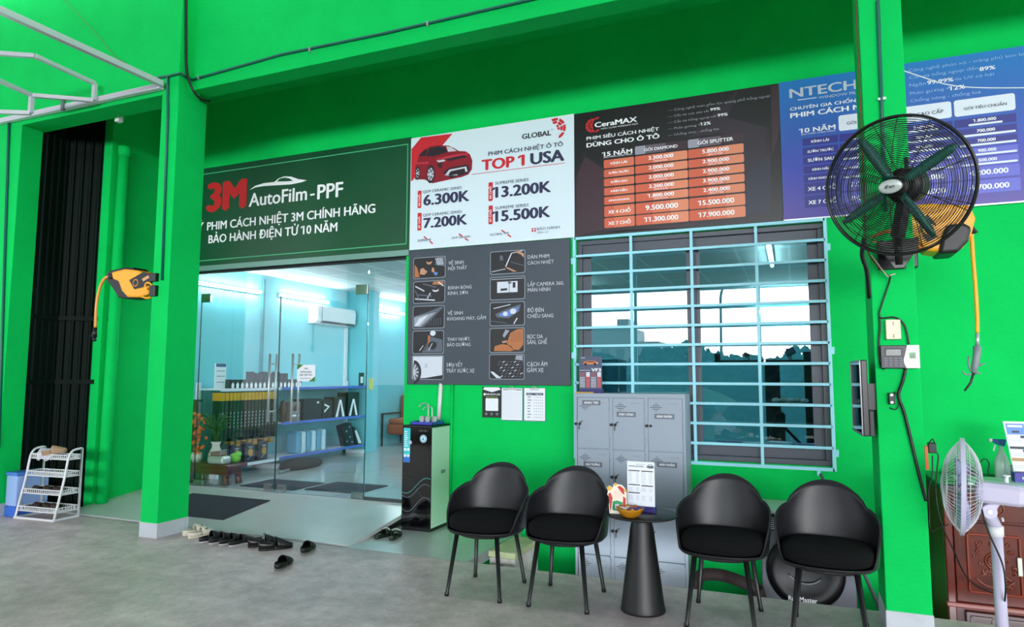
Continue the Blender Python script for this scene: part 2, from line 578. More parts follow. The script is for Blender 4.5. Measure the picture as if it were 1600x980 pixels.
struct(MB().box(-90, 90, -120, -5.6, -0.9, -0.64).build('ground_verge', mat('dry_grass_verge', (96, 104, 66), 0.9, scale=2, rgb2=(70, 84, 48))))

# ------------------------------------------------------------------ signs on the shop wall
FS = FrameP((0, 6.27, 0))
def prop(a, b):
    return (a[0], a[1], b[0], b[1])
def letter(parent, name, items, mats, fr=FS):
    """items: (text, left-base, right-cap, material index, bold)"""
    mb = MB()
    for t, a, b, mi, bo in items:
        mb.text(fr, t, a, b, 3, mi, bo)
    return mb.build(name, mats, parent)
WPRINT = mat('white_print', (240, 242, 246), 0.5)
FS.k = (0.84, 1.02)
# --- green film sign over the doorway
SGREEN = mat('dark_green_sign_vinyl', (6, 74, 44), 0.35, var=0.1, scale=1.5)
SLINE = mat('mint_print', (70, 170, 120), 0.5)
t = athing('shop_sign', 'dark green sign board with red and white lettering above the glass doors', 'sign', (-5.58, 6.28, 2.86))
MB().box(-7.36, -3.808, 6.27, 6.30, 2.862, 4.12).build('panel', SGREEN, t)
m = MB()
x0, x1, z0, z1 = -7.28, (-3.846,4.049)[0], 2.93, 4.045
for a, b in (((x0, z0), (x1, z0)), ((x0, z1), (x1, z1)), ((x1, z0), (x1, z1)), ((x0, z0), (x0, z1))):
    m.line(FS, a, b, 0.012)
m.build('border_line', SLINE, t)
letter(t, 'brand_lettering', [('3M', (-6.776,3.554), (-6.123,3.862), 0, 0.13)], [mat('brand_red', (190, 20, 26), 0.5)])
letter(t, 'product_lettering', [('AutoFilm', (-6.085,3.552), (-5.203,3.68), 0, 0.045)], [WPRINT])
MB().line(FS, (-5.159,3.605), (-5.095,3.607), 0.022, 3).build('dash_lettering', WPRINT, t)
letter(t, 'film_lettering', [('PPF', (-5.057,3.542), (-4.694,3.694), 0, 0.05)], [WPRINT])
letter(t, 'dealer_lettering', [('ĐẠI LÝ', ((-6.805,3.427)[0] - 0.50, (-6.75,3.312)[1]), ((-6.805,3.427)[0], (-4.251,3.391)[1]), 0, 0.05), ('PHIM CÁCH NHIỆT 3M CHÍNH HÃNG', (-6.75,3.312), (-4.251,3.391), 0, 0.05),
    ('BẢO HÀNH ĐIỆN TỬ 10 NĂM', (-6.716,3.144), (-4.759,3.23), 0, 0.05)], [WPRINT])
m = MB()
m.poly(FS, [(-6.084,3.76), (-5.995,3.805), (-5.862,3.823), (-5.702,3.82), (-5.642,3.855), (-5.556,3.874), (-5.448,3.858), (-5.339,3.815), (-5.212,3.787), (-5.295,3.772), (-5.444,3.763), (-5.639,3.774), (-5.86,3.787), (-5.994,3.783)], 2, 0)
m.poly(FS, [(-5.663,3.822), (-5.616,3.853), (-5.545,3.857), (-5.468,3.836), (-5.42,3.803), (-5.532,3.808)], 3, 1)
m.build('car_emblem', [WPRINT, SGREEN], t)
m = MB().box(-7.36, -3.808, 6.26, 6.30, 2.80, 2.862)
m.build('bottom_rail', mat('grey_green_aluminium', (120, 160, 150), 0.35, metal=0.4), t)

FS.k = (1.0, 1.18)
# --- white price sign
SWHITE = mat('white_sign_vinyl', (214, 230, 240), 0.45)
t = athing('price_sign', 'white price sign with a red car and TOP 1 USA heading', 'sign', (-2.87, 6.28, 2.86))
MB().box(-3.806, -1.936, 6.27, 6.30, 2.856, 4.105).build('panel', SWHITE, t)
m = MB().poly(FS, [(-3.80, (-3.803,3.983)[1]), (-3.679,4.098), (-3.294,4.088), (-3.779,3.628), (-3.80, (-3.796,3.621)[1])], 1, 0)
m.build('red_band', RED, t)
CARR = mat('car_red_print', (140, 10, 34), 0.4)
CARD = mat('car_dark_print', (30, 16, 32), 0.5)
CARL = mat('car_pale_print', (205, 205, 215), 0.5)
CARM = mat('car_bright_red_print', (190, 40, 66), 0.4)
m = MB()
m.poly(FS, [(-3.748,3.634), (-3.747,3.78), (-3.714,3.86), (-3.701,3.905), (-3.642,3.956), (-3.566,3.983), (-3.465,3.982), (-3.339,3.962), (-3.273,3.926), (-3.215,3.886), (-3.133,3.872), (-3.084,3.835), (-3.055,3.764), (-3.059,3.668), (-3.098,3.618), (-3.179,3.598), (-3.326,3.587), (-3.526,3.568), (-3.628,3.621)], 2, 0)
m.poly(FS, [(-3.615,3.879), (-3.574,3.965), (-3.464,3.97), (-3.377,3.948), (-3.355,3.889), (-3.513,3.866)], 3, 1)
m.poly(FS, [(-3.367,3.957), (-3.314,3.944), (-3.239,3.889), (-3.343,3.893)], 3, 2)
m.poly(FS, [(-3.708,3.893), (-3.637,3.949), (-3.596,3.956), (-3.622,3.88)], 3, 1)
m.poly(FS, [(-3.738,3.825), (-3.58,3.813), (-3.58,3.789), (-3.737,3.802)], 3, 3)
m.poly(FS, [(-3.479,3.834), (-3.28,3.852), (-3.117,3.854), (-3.097,3.826), (-3.263,3.826), (-3.462,3.811)], 3, 3)
m.poly(FS, [(-3.379,3.819), (-3.149,3.833), (-3.116,3.808), (-3.329,3.79)], 3, 1)
m.poly(FS, [(-3.487,3.817), (-3.395,3.824), (-3.375,3.794), (-3.458,3.791)], 3, 2)
m.poly(FS, [(-3.47,3.785), (-3.415,3.784), (-3.417,3.725), (-3.464,3.739)], 3, 1)
m.poly(FS, [(-3.402,3.671), (-3.328,3.715), (-3.115,3.727), (-3.083,3.679), (-3.106,3.63), (-3.31,3.6)], 3, 1)
m.poly(FS, [(-3.38,3.638), (-3.327,3.695), (-3.123,3.706), (-3.108,3.649), (-3.134,3.649), (-3.144,3.689), (-3.311,3.675), (-3.346,3.628), (-3.228,3.633), (-3.225,3.621)], 4, 2)
for cx, cz, rx, rz in ((155, 432, 34, 62), (60, 425, 20, 46)):
    c, e, h = (-3.553,3.67) if cx == 155 else (-3.715,3.699), None, None
    k = 0.0067 / 4.3
    m.disc(FS, c, rx * 0.00155, rz * 0.0016, 4, 1)
    m.disc(FS, c, rx * 0.00155 * 0.72, rz * 0.0016 * 0.72, 5, 2)
    for j in range(7):
        a = 2 * PI * j / 7
        m.line(FS, (c[0] + math.cos(a) * rx * .0004, c[1] + math.sin(a) * rz * .0004), (c[0] + math.cos(a) * rx * .0011, c[1] + math.sin(a) * rz * .0011), 0.012, 6, 1)
m.build('car_picture', [CARR, CARD, CARL, CARM], t)
m = MB()
m.text(FS, 'GLOBAL', (-2.491,3.918), (-2.174,3.969), 3, 0, 0.07)
m.text(FS, '®', (-2.173,3.966), (-2.155,3.981), 3, 0, 0.0)
gc = (-2.132,3.977)
for i in range(4):
    for j in range(3):
        a0, a1 = PI * (0.62 - 0.26 * i), PI * (0.62 - 0.26 * i - 0.215)
        r0, r1 = 0.024 + 0.032 * j, 0.024 + 0.032 * j + 0.025
        if (i == 0 and j < 1) or (i == 3 and j < 2):
            continue
        m.poly(FS, [(gc[0] + r * math.cos(a), gc[1] + r * math.sin(a)) for r, a in ((r0, a0), (r1, a0), (r1, (a0 + a1) / 2), (r1, a1), (r0, a1))], 2, 1)
m.build('globe_logo', [INK, RED], t)
letter(t, 'heading_lettering', [('PHIM CÁCH NHIỆT Ô TÔ', (-2.869,3.789), (-2.049,3.813), 1, 0.05), ('TOP 1', (-2.947,3.641), (-2.461,3.738), 0, 0.09), ('USA', (-2.401,3.639), (-2.035,3.738), 1, 0.09)], [RED, NAVY])
MB().line(FS, (-3.063,3.613), (-2.031,3.614), 0.006).build('heading_rule', RED, t)
def price(nm, head, val, a, b, c, d):
    letter(t, nm, [(head, a, b, 0, 0.015), (val, c, d, 0, 0.085)], [NAVY])
price('price_lettering', 'QDP CERAMIC SERIES', '6.300K', (-3.648,3.47), (-3.175,3.493), (-3.64,3.333), (-3.084,3.424))
price('price_lettering', 'QDP CERAMIC SERIES', '7.200K', (-3.643,3.211), (-3.172,3.236), (-3.636,3.084), (-3.107,3.171))
price('price_lettering', 'SUPREME SERIES', '13.200K', (-2.789,3.472), (-2.419,3.492), (-2.788,3.335), (-2.176,3.426))
price('price_lettering', 'SUPREME SERIES', '15.500K', (-2.787,3.209), (-2.418,3.232), (-2.787,3.082), (-2.185,3.175))
FV = FrameP((0, 6.27, 0), (0, 0, 1), (-1, 0, 0))       # text running upward
for tx, a, b in (('04 CHỖ', (-3.711,3.31), (-3.664,3.504)), ('07 CHỖ', (-3.709,3.064), (-3.659,3.258)), ('04 CHỖ', (-2.866,3.306), (-2.817,3.505)), ('07 CHỖ', (-2.864,3.061), (-2.815,3.259))):
    m = MB().rrect(FS, a, b, 0.012, 1, 0)
    h = b[1] - a[1]
    w = b[0] - a[0]
    m.text(FV, tx, (a[1] + h * 0.12, -(b[0] - w * 0.3)), (b[1] - h * 0.22, -(a[0] + w * 0.3)), 2, 1, 0.04)
    m.build('seat_tab', [RED, WPRINT], t)
GREYINK = mat('grey_ink', (120, 122, 140), 0.6)
for tx, a, b, s0, s1 in (('SUPREME', (-3.701,2.94), (-3.536,2.959), (-3.626,2.993), (-3.516,2.906)), ('QDP CERAMIC', (-3.289,2.941), (-3.065,2.957), (-3.205,2.99), (-3.095,2.908)), ('GLOBAL PPF', (-2.845,2.94), (-2.633,2.955), (-2.717,2.99), (-2.61,2.91))):
    m = MB().text(FS, tx, a, b, 3, 0, 0.03)
    w = 0.35
    m.line(FS, s0, (s0[0] + (s1[0] - s0[0]) * w, s0[1] + (s1[1] - s0[1]) * w), 0.014, 2, 1)
    m.line(FS, (s1[0] - (s1[0] - s0[0]) * w, s1[1] - (s1[1] - s0[1]) * w), s1, 0.014, 2, 1)
    m.build('series_logo', [NAVY, RED], t)
m = MB().text(FS, 'BẢO HÀNH', (-2.327,2.956), (-2.088,2.975), 3, 0, 0.015)
m.text(FS, 'điện tử', (-2.327,2.921), (-2.208,2.932), 3, 2, 0.0)
m.rrect(FS, (-2.386,2.944), (-2.339,2.982), 0.008, 1, 1)
m.line(FS, (-2.378,2.963), (-2.345,2.966), 0.008, 2, 3)
m.line(FS, (-2.362,2.945), (-2.361,2.981), 0.008, 2, 3)
m.build('warranty_logo', [NAVY, RED, GREYINK, SWHITE], t)

FS.k = (1.1, 1.42)
# --- black and orange price sign
KBLACK = mat('black_sign_vinyl', (13, 11, 16), 0.35)
KPLUM = mat('plum_print', (52, 26, 38), 0.4)
KPLUM2 = mat('dark_plum_print', (34, 22, 36), 0.4)
KNAVY = mat('night_blue_print', (26, 30, 50), 0.4)
KO1 = mat('orange_print_deep', (206, 92, 62), 0.5)
KO2 = mat('orange_print', (214, 112, 78), 0.5)
KO3 = mat('orange_print_pale', (222, 134, 100), 0.5)
t = athing('price_sign', 'black price sign with orange price table and a red emblem', 'sign', (-0.98, 6.28, 2.86))
MB().box(-1.932, -0.037, 6.27, 6.30, 2.858, 4.10).build('panel', KBLACK, t)
m = MB()
m.poly(FS, [(-1.918,2.855), (-1.914,3.458), (-1.826,3.654), (-1.63,3.503), (-1.636,2.908), (-1.814,2.881)], 1, 0)
m.poly(FS, [(-0.829,3.708), (-0.383,4.092), (-0.478,3.851), (-0.526,3.715)], 1, 1)
m.poly(FS, [(-0.478,3.851), (-0.149,3.709), (-0.15,3.445), (-0.332,3.296), (-0.526,3.715)], 1, 1)
m.poly(FS, [(-0.102,4.077), (-0.036,4.094), (-0.037,3.693), (-0.108,3.44)], 1, 0)
m.poly(FS, [(-0.332,3.296), (-0.15,3.445), (-0.12,3.488), (-0.137,2.923), (-0.342,2.926)], 1, 2)
m.poly(FS, [(-1.918,2.889), (-1.349,2.877), (-0.816,2.873), (-0.754,2.903), (-1.645,2.876)], 2, 0)
for a, b in (((-1.834,3.686), (-1.84,2.9)), ((-1.84,2.9), (-0.138,2.92)), ((-0.138,3.704), (-0.138,2.92))):
    m.line(FS, a, b, 0.004, 3, 0)
m.build('background_print', [KPLUM, KPLUM2, KNAVY], t)
m = MB()
c0 = (-1.746,3.956)
for j in range(6):
    a0 = PI * 0.38 + j * PI * 0.205
    for r0, r1 in ((0.0, 0.032), (0.037, 0.072)):
        m.poly(FS, [(c0[0] + r * math.cos(a), c0[1] + r * math.sin(a)) for r, a in ((r0 + .004, a0 + .04), (r1, a0 + .04), (r1, a0 + .58), (r0 + .004, a0 + .58))], 2, 0)
m.line(FS, (-1.719,4.017), (-1.681,4.029), 0.016, 2, 0)
m.line(FS, (-1.72,3.889), (-1.678,3.905), 0.016, 2, 0)
m.build('emblem', mat('emblem_red', (190, 24, 30), 0.5), t)
letter(t, 'brand_lettering', [('CeraMAX', (-1.724,3.932), (-1.304,3.977), 0, 0.07), ('HIGH CLASS WINDOW FILM', (-1.66,3.903), (-1.298,3.91), 0, 0.0)], [WPRINT])
letter(t, 'heading_lettering', [('PHIM SIÊU CÁCH NHIỆT', (-1.807,3.815), (-1.097,3.835), 0, 0.04), ('DÙNG CHO Ô TÔ', (-1.808,3.741), (-1.094,3.78), 0, 0.07)], [WPRINT])
letter(t, 'warranty_lettering', [('15 NĂM', (-1.633,3.63), (-1.354,3.662), 0, 0.06), ('BẢO HÀNH CHÍNH HÃNG', (-1.633,3.613), (-1.355,3.602), 0, 0.0)], [WPRINT])
letter(t, 'feature_lettering', [('— Công nghệ men gốm lọc quang phổ hồng ngoại', (-1.011,3.986), (-0.112,4.007), 0, 0), ('— Cắt tia cực tím tới', (-1.012,3.927), (-0.64,3.94), 0, 0), ('99%', (-0.627,3.933), (-0.538,3.95), 1, 0.04),
    ('— Cắt tia hồng ngoại tới', (-1.013,3.868), (-0.576,3.875), 0, 0), ('99%', (-0.564,3.869), (-0.474,3.886), 1, 0.04), ('— Phản gương <', (-1.014,3.807), (-0.719,3.816), 0, 0), ('12%', (-0.71,3.808), (-0.625,3.828), 1, 0.04),
    ('— Chống chói - chống lóa', (-1.015,3.746), (-0.554,3.763), 0, 0)], [mat('dim_print', (150, 150, 160), 0.6), WPRINT])
def pill(mb, xa, xb, za, zb, ms, layer=2, r=0.012):
    n = len(ms)
    pts = rrpts((xa, za), (xb, zb), r)
    w = (xb - xa) / n
    for i in range(n):
        lo, hi = xa + w * i, xa + w * (i + 1)
        if n == 1:
            mb.poly(FS, pts, layer, ms[0])
        elif i == 0:
            mb.poly(FS, [(min(p[0], hi), p[1]) for p in pts], layer, ms[i])
        elif i == n - 1:
            mb.poly(FS, [(max(p[0], lo), p[1]) for p in pts], layer, ms[i])
        else:
            mb.poly(FS, [(lo, za), (hi, za), (hi, zb), (lo, zb)], layer, ms[i])
rows = [((-1.325,3.592)[1], (-1.327,3.509)[1]), ((-1.327,3.495)[1], (-1.328,3.419)[1]), ((-1.328,3.404)[1], (-1.329,3.328)[1]), ((-1.329,3.314)[1], (-1.33,3.239)[1]), ((-1.331,3.225)[1], (-1.332,3.149)[1]), ((-1.332,3.133)[1], (-1.333,3.029)[1]), ((-1.334,3.018)[1], (-1.335,2.92)[1])]
cols = [((-1.635,3.41)[0], (-1.34,3.377)[0]), ((-1.329,3.376)[0], (-0.841,3.322)[0]), ((-0.834,3.321)[0], (-0.346,3.267)[0])]
vals = [('KÍNH LÁI', '3.300.000', '5.800.000'), ('SƯỜN TRƯỚC', '2.000.000', '2.900.000'), ('SƯỜN SAU', '2.000.000', '2.900.000'), ('KÍNH HẬU', '2.200.000', '3.900.000'), ('KÍNH KHOANG', '1.800.000', '2.400.000'), ('XE 4 CHỖ', '9.500.000', '15.500.000'), ('XE 7 CHỖ', '11.300.000', '17.900.000')]
for i, (zt, zb) in enumerate(rows):
    m = MB()
    h = zt - zb
    for j, (xa, xb) in enumerate(cols):
        w = xb - xa
        pill(m, xa, xb, zb, zt, [0, 0, 1, 1, 2, 2] if j else [0, 1, 1])
        big = i > 4
        cw = w * (0.74 if j == 0 else 0.62) if big else w * (0.55 if j == 0 else 0.48)
        if not j and i in (1, 4):
            cw = w * 0.68
        ch = h * (0.44 if big else 0.42) if j or big else h * 0.26
        zc = zb + h * (0.5 if big or not j else 0.6)
        m.text(FS, vals[i][j], ((xa + xb - cw) / 2, zc - ch / 2), ((xa + xb + cw) / 2, zc + ch / 2), 4, 3, 0.06)
        if j and not big:
            m.text(FS, ('', 'DIAMOND', 'SPUTTER')[j], ((xa + xb) / 2 - w * 0.13, zb + h * 0.1), ((xa + xb) / 2 + w * 0.13, zb + h * 0.25), 4, 3, 0.0)
    m.build('price_row', [KO1, KO2, KO3, WPRINT], t)
m = MB()
hz = ((-1.324,3.688)[1], (-1.325,3.607)[1])
for j, tx in ((1, 'GÓI DIAMOND'), (2, 'GÓI SPUTTER')):
    xa, xb = cols[j]
    pill(m, xa, xb, hz[1], hz[0], [0, 1, 1, 2, 2])
    w, h = xb - xa, hz[0] - hz[1]
    m.text(FS, tx, (xa + w * 0.18, hz[1] + h * 0.28), (xb - w * 0.18, hz[0] - h * 0.28), 4, 3, 0.04)
m.build('table_heading', [mat('silver_print', (150, 150, 165), 0.4), mat('smoke_print', (96, 84, 96), 0.4), KPLUM, WPRINT], t)

# --- blue and violet price sign
NB = mat('blue_violet_sign_vinyl', (30, 100, 190), 0.35)
nt = NB.node_tree
_tc = nt.nodes.new('ShaderNodeTexCoord'); _sp = nt.nodes.new('ShaderNodeSeparateXYZ'); _mr = nt.nodes.new('ShaderNodeMapRange'); _cr = nt.nodes.new('ShaderNodeValToRGB')
_mr.inputs['From Min'].default_value = 4.12; _mr.inputs['From Max'].default_value = 2.84
nt.links.new(_tc.outputs['Object'], _sp.inputs['Vector'])
nt.links.new(_sp.outputs['Z'], _mr.inputs['Value'])
nt.links.new(_mr.outputs['Result'], _cr.inputs['Fac'])
_cr.color_ramp.elements[0].color = lin((18, 120, 196)); _cr.color_ramp.elements[1].color = lin((72, 50, 150))
_e = _cr.color_ramp.elements.new(0.35); _e.color = lin((34, 92, 178))
_e = _cr.color_ramp.elements.new(0.62); _e.color = lin((48, 66, 176))
nt.links.new(_cr.outputs['Color'], nt.nodes['Principled BSDF'].inputs['Base Color'])
NROW = mat('deep_blue_print', (30, 34, 132), 0.4)
NROW2 = mat('periwinkle_print', (92, 96, 200), 0.4)
NPALE = mat('pale_panel_print', (220, 226, 240), 0.45)
t = athing('price_sign', 'blue and violet window film price sign partly behind the column fan', 'sign', (1.0, 6.28, 2.86))
MB().box(-0.034, 2.15, 6.27, 6.30, 2.862, 4.105).build('panel', NB, t)
m = MB()
MB().box(-0.034, 2.15, 6.265, 6.30, 2.852, 2.864).build('bottom_rail', CHROME, t)
letter(t, 'brand_lettering', [('NTECH', (0.048,3.948), (0.582,4.028), 0, 0.05), ('WINDOW FILM', (0.282,3.904), (0.611,3.918), 0, 0.01)], [mat('silver_lettering_print', (190, 200, 215), 0.4)])
MB().line(FS, (0.115,3.921), (0.267,3.92), 0.006, 2).build('brand_rule', WPRINT, t)
letter(t, 'heading_lettering', [('CHUYÊN GIA CHỐNG NÓNG', (0.049,3.833), (0.803,3.841), 0, 0.04), ('PHIM CÁCH NHIỆT', (0.049,3.765), (0.801,3.79), 0, 0.07)], [WPRINT])
letter(t, 'warranty_lettering', [('10 NĂM', (0.132,3.619), (0.404,3.647), 0, 0.06), ('BẢO HÀNH CHÍNH HÃNG', (0.134,3.6), (0.402,3.603), 0, 0.0)], [WPRINT])
letter(t, 'feature_lettering', [('Công nghệ phún xạ - tráng phủ kim loại', (0.968,4.026), (1.801,4.038), 0, 0.0), ('Cản tia hồng ngoại đến', (0.97,3.965), (1.453,3.973), 0, 0.0), ('89%', (1.461,3.948), (1.568,3.971), 1, 0.04),
    ('Ngăn', (0.969,3.898), (1.088,3.919), 0, 0.0), ('99.99%', (1.096,3.896), (1.281,3.909), 1, 0.04), ('tia UV có hại', (1.288,3.898), (1.555,3.911), 0, 0.0), ('Phản gương <', (0.969,3.829), (1.251,3.851), 0, 0.0), ('12%', (1.256,3.822), (1.357,3.846), 1, 0.04),
    ('Chống nóng - chống loá', (0.97,3.765), (1.46,3.777), 0, 0.0)], [mat('pale_blue_print', (150, 185, 225), 0.5), WPRINT])
rz = [((0.144,3.567)[1], (0.142,3.502)[1]), ((0.141,3.484)[1], (0.139,3.414)[1]), ((0.138,3.401)[1], (0.136,3.335)[1]), ((0.135,3.318)[1], (0.133,3.255)[1]), ((0.133,3.241)[1], (0.13,3.176)[1]), ((0.13,3.166)[1], (0.127,3.071)[1]), ((0.126,3.055)[1], (0.123,2.95)[1])]
cx = [((0.14,3.467)[0], (0.419,3.431)[0]), ((0.429,3.43)[0], (0.818,3.38)[0]), ((0.852,3.376)[0], (1.255,3.324)[0]), ((1.273,3.322)[0], (1.683,3.269)[0])]
nv = [('KÍNH LÁI', '2.300.000', '2.000.000', '1.800.000'), ('SƯỜN TRƯỚC', '1.000.000', '900.000', '700.000'), ('SƯỜN SAU', '1.000.000', '900.000', '700.000'), ('KÍNH HẬU', '1.500.000', '1.200.000', '900.000'), ('KÍNH KHOANG', '900.000', '700.000', '500.000'), ('XE 4 CHỖ', '7.000.000', '5.800.000', '4.200.000'), ('XE 7 CHỖ', '8.000.000', '6.500.000', '4.700.000')]
for i, (zt, zb) in enumerate(rz):
    m = MB()
    h = zt - zb
    for j, (xa, xb) in enumerate(cx):
        w = xb - xa
        dark = (j == 0 or i < 3)
        pill(m, xa, xb, zb, zt, [0 if dark else 1], r=0.006)
        big = i > 4
        cw = w * (0.80 if j == 0 else 0.64) if big else w * (0.5 if i in (0, 3) else 0.74) if j == 0 else w * (0.36 if i == 0 else 0.30)
        ch = h * (0.42 if big else 0.42 if j == 0 else 0.38)
        zc = zb + h * (0.5 if big or j == 0 else 0.66)
        m.text(FS, nv[i][j], ((xa + xb - cw) / 2, zc - ch / 2), ((xa + xb + cw) / 2, zc + ch / 2), 4, 2, 0.06)
        if j and not big:
            pill(m, xa + w * (0.22 if i == 0 else 0.06), xb - w * (0.22 if i == 0 else 0.02), zb + h * 0.04, zb + h * 0.30, [3], layer=3, r=0.02)
    m.build('price_row', [NROW, NROW2, WPRINT, NPALE], t)
m = MB()
hz = (rz[0][0] + 0.165, rz[0][0] + 0.028)
for j, tx in ((1, 'GÓI ĐẶC BIỆT'), (2, 'GÓI CAO CẤP'), (3, 'GÓI TIÊU CHUẨN')):
    xa, xb = cx[j]
    pill(m, xa, xb, hz[1], hz[0], [0], r=0.02)
    w, h = xb - xa, hz[0] - hz[1]
    m.text(FS, tx, (xa + w * 0.16, hz[1] + h * 0.34), (xb - w * 0.14, hz[0] - h * 0.30), 4, 1, 0.03)
m.build('table_heading', [NPALE, NAVY], t)

# --- slate service board with ten small pictures
SLATE = mat('slate_board_vinyl', (58, 68, 80), 0.45, var=0.06, scale=2)
t = athing('service_board', 'slate grey board of ten small car care pictures with captions', 'sign', (-2.9, 6.28, 1.41))
MB().box(-3.806, -1.985, 6.262, 6.30, 1.408, 2.848).build('panel', SLATE, t, bevel=0.004)
FB = FrameP((0, 6.262, 0), k=(0.8, 0.95))
P_BORDER = mat('picture_border_print', (150, 158, 170), 0.5)
P_DARK = mat('picture_black_print', (20, 20, 26), 0.4)
P_MID = mat('picture_steel_print', (86, 92, 108), 0.4)
P_LT = mat('picture_white_print', (205, 212, 226), 0.4)
P_TAN = mat('picture_tan_print', (176, 108, 64), 0.5)
P_SKIN = mat('picture_skin_print', (190, 140, 110), 0.5)
P_BLUE = mat('picture_blue_print', (92, 130, 210), 0.4)
P_SMOKE = mat('picture_smoke_print', (150, 156, 168), 0.5)
PM = [P_DARK, P_MID, P_LT, P_TAN, P_SKIN, P_BLUE, P_SMOKE]
def picture(a, b, draw):
    m0 = MB().rrect(FB, (a[0] - 0.006, a[1] - 0.006), (b[0] + 0.006, b[1] + 0.006), 0.02, 1, 0)
    fo = m0.build('picture_frame', P_BORDER, t)
    m1 = MB().rrect(FB, a, b, 0.018, 2, 0)
    w, h = b[0] - a[0], b[1] - a[1]
    def q(u, v):
        return (a[0] + w * u, a[1] + h * v)
    draw(m1, q, w, h)
    m1.build('picture', PM, fo)
def P(m1, q, pts, mi, layer=3):
    m1.poly(FB, [q(*p) for p in pts], layer, mi)
def Lq(m1, q, a, b, w, mi, layer=4):
    m1.line(FB, q(*a), q(*b), w, layer, mi)
def d_cabin(m, q, w, h):
    P(m, q, [(.68, .62), (.99, .5), (.99, .98), (.75, .98)], 1)
    P(m, q, [(.03, .05), (.2, .05), (.12, .5), (.03, .7)], 3)
    P(m, q, [(.2, .2), (.35, .15), (.45, .3), (.3, .5), (.22, .45)], 4, 4)
    P(m, q, [(.35, .1), (.62, .12), (.7, .45), (.6, .75), (.4, .7)], 0, 3)
    m.disc(FB, q(.5, .78), w * .09, h * .13, 5, 4)
    m.disc(FB, q(.5, .85), w * .09, h * .09, 6, 0)
    P(m, q, [(.58, .3), (.68, .2), (.66, .45), (.6, .5)], 4, 5)
    for i in range(5):
        Lq(m, q, (.7 + .05 * i, .95), (.78 + .04 * i, .6), w * .02, 2)
    m.disc(FB, q(.72, .18), w * .06, h * .08, 5, 5)
def d_polish(m, q, w, h):
    for i, (a, b, c) in enumerate((((.05, .8), (.35, .55), 2), ((.1, .4), (.6, .3), 1), ((.05, .2), (.7, .1), 2), ((.3, .9), (.75, .7), 1), ((.05, .6), (.2, .1), 1), ((.8, .95), (.97, .75), 2), ((.45, .2), (.55, .45), 2))):
        Lq(m, q, a, b, w * .035, c)
    m.disc(FB, q(.72, .58), w * .10, h * .09, 5, 2)
    m.disc(FB, q(.72, .63), w * .09, h * .07, 6, 0)
    P(m, q, [(.6, .85), (.95, .8), (.98, .98), (.65, .98)], 3)
def d_steam(m, q, w, h):
    P(m, q, [(.03, .05), (.35, .05), (.98, .92), (.92, .97), (.4, .7), (.03, .55)], 1)
    P(m, q, [(.03, .08), (.25, .06), (.75, .72), (.4, .62), (.03, .5)], 6, 4)
    P(m, q, [(.05, .1), (.2, .12), (.5, .6), (.2, .45)], 2, 5)
    for i in range(6):
        Lq(m, q, (.5 + .08 * i, .1), (.55 + .07 * i, .45), w * .015, 1)
def d_oil(m, q, w, h):
    P(m, q, [(.3, .03), (.97, .05), (.97, .6), (.6, .75), (.45, .4)], 1)
    m.disc(FB, q(.66, .9), w * .09, h * .12, 4, 2)
    P(m, q, [(.5, .8), (.58, .8), (.55, .4), (.5, .35)], 3, 5)
    m.disc(FB, q(.65, .35), w * .14, h * .18, 5, 0)
    for i in range(5):
        Lq(m, q, (.08 + .15 * i, .12), (.2 + .15 * i, .3 + .05 * i), w * .02, 2 if i % 2 else 0, 6)
def d_fender(m, q, w, h):
    P(m, q, [(.02, .02), (.98, .1), (.98, .98), (.02, .98)], 2)
    P(m, q, [(.3, .02), (.98, .03), (.98, .18)], 0, 4)
    m.disc(FB, q(.05, .3), w * .25, h * .52, 4, 0, a0=-PI / 2, a1=PI / 2)
    m.disc(FB, q(.04, .3), w * .19, h * .40, 5, 1, a0=-PI / 2, a1=PI / 2)
    for i in range(5):
        a = -1.2 + .6 * i
        Lq(m, q, (.05, .3), (.05 + .17 * math.cos(a), .3 + .34 * math.sin(a)), w * .03, 2, 6)
    for i in range(3):
        Lq(m, q, (.42, .5 + .07 * i), (.5, .54 + .06 * i), w * .012, 1, 5)
def d_film(m, q, w, h):
    P(m, q, [(.28, .6), (.38, .6), (.36, .8), (.31, .85), (.27, .8)], 1)
    Lq(m, q, (.45, .3), (.62, .9), w * .03, 2)
    Lq(m, q, (.62, .9), (.95, .98), w * .02, 2)
    Lq(m, q, (.03, .1), (.45, .2), w * .03, 6)
    P(m, q, [(.45, .3), (.6, .2), (.78, .05), (.68, .05), (.5, .2)], 4, 5)
    P(m, q, [(.72, .95), (.9, .8), (.98, .65), (.98, .85), (.82, .98)], 4, 5)
    Lq(m, q, (.6, .5), (.98, .3), w * .02, 1)
def d_camera(m, q, w, h):
    P(m, q, [(.2, .3), (.8, .3), (.8, .8), (.2, .8)], 2)
    P(m, q, [(.3, .38), (.5, .4), (.5, .5), (.3, .48)], 0, 4)
    P(m, q, [(.66, .5), (.74, .5), (.74, .75), (.66, .75)], 0, 4)
    P(m, q, [(.52, .7), (.62, .7), (.62, .78), (.52, .78)], 1, 4)
    Lq(m, q, (.56, .3), (.56, .8), w * .012, 0, 5)
    Lq(m, q, (.03, .92), (.97, .92), h * .04, 6)
def d_lamp(m, q, w, h):
    P(m, q, [(.15, .5), (.5, .72), (.9, .9), (.86, .6), (.55, .3), (.2, .35)], 1)
    P(m, q, [(.25, .48), (.55, .65), (.85, .8), (.8, .58), (.55, .38), (.3, .4)], 5, 4)
    m.disc(FB, q(.68, .6), w * .09, h * .12, 5, 2)
    m.disc(FB, q(.45, .5), w * .07, h * .1, 5, 2)
    Lq(m, q, (.1, .75), (.6, .9), w * .02, 2)
    Lq(m, q, (.02, .2), (.5, .08), w * .02, 1)
    Lq(m, q, (.7, .05), (.8, .3), w * .03, 2)
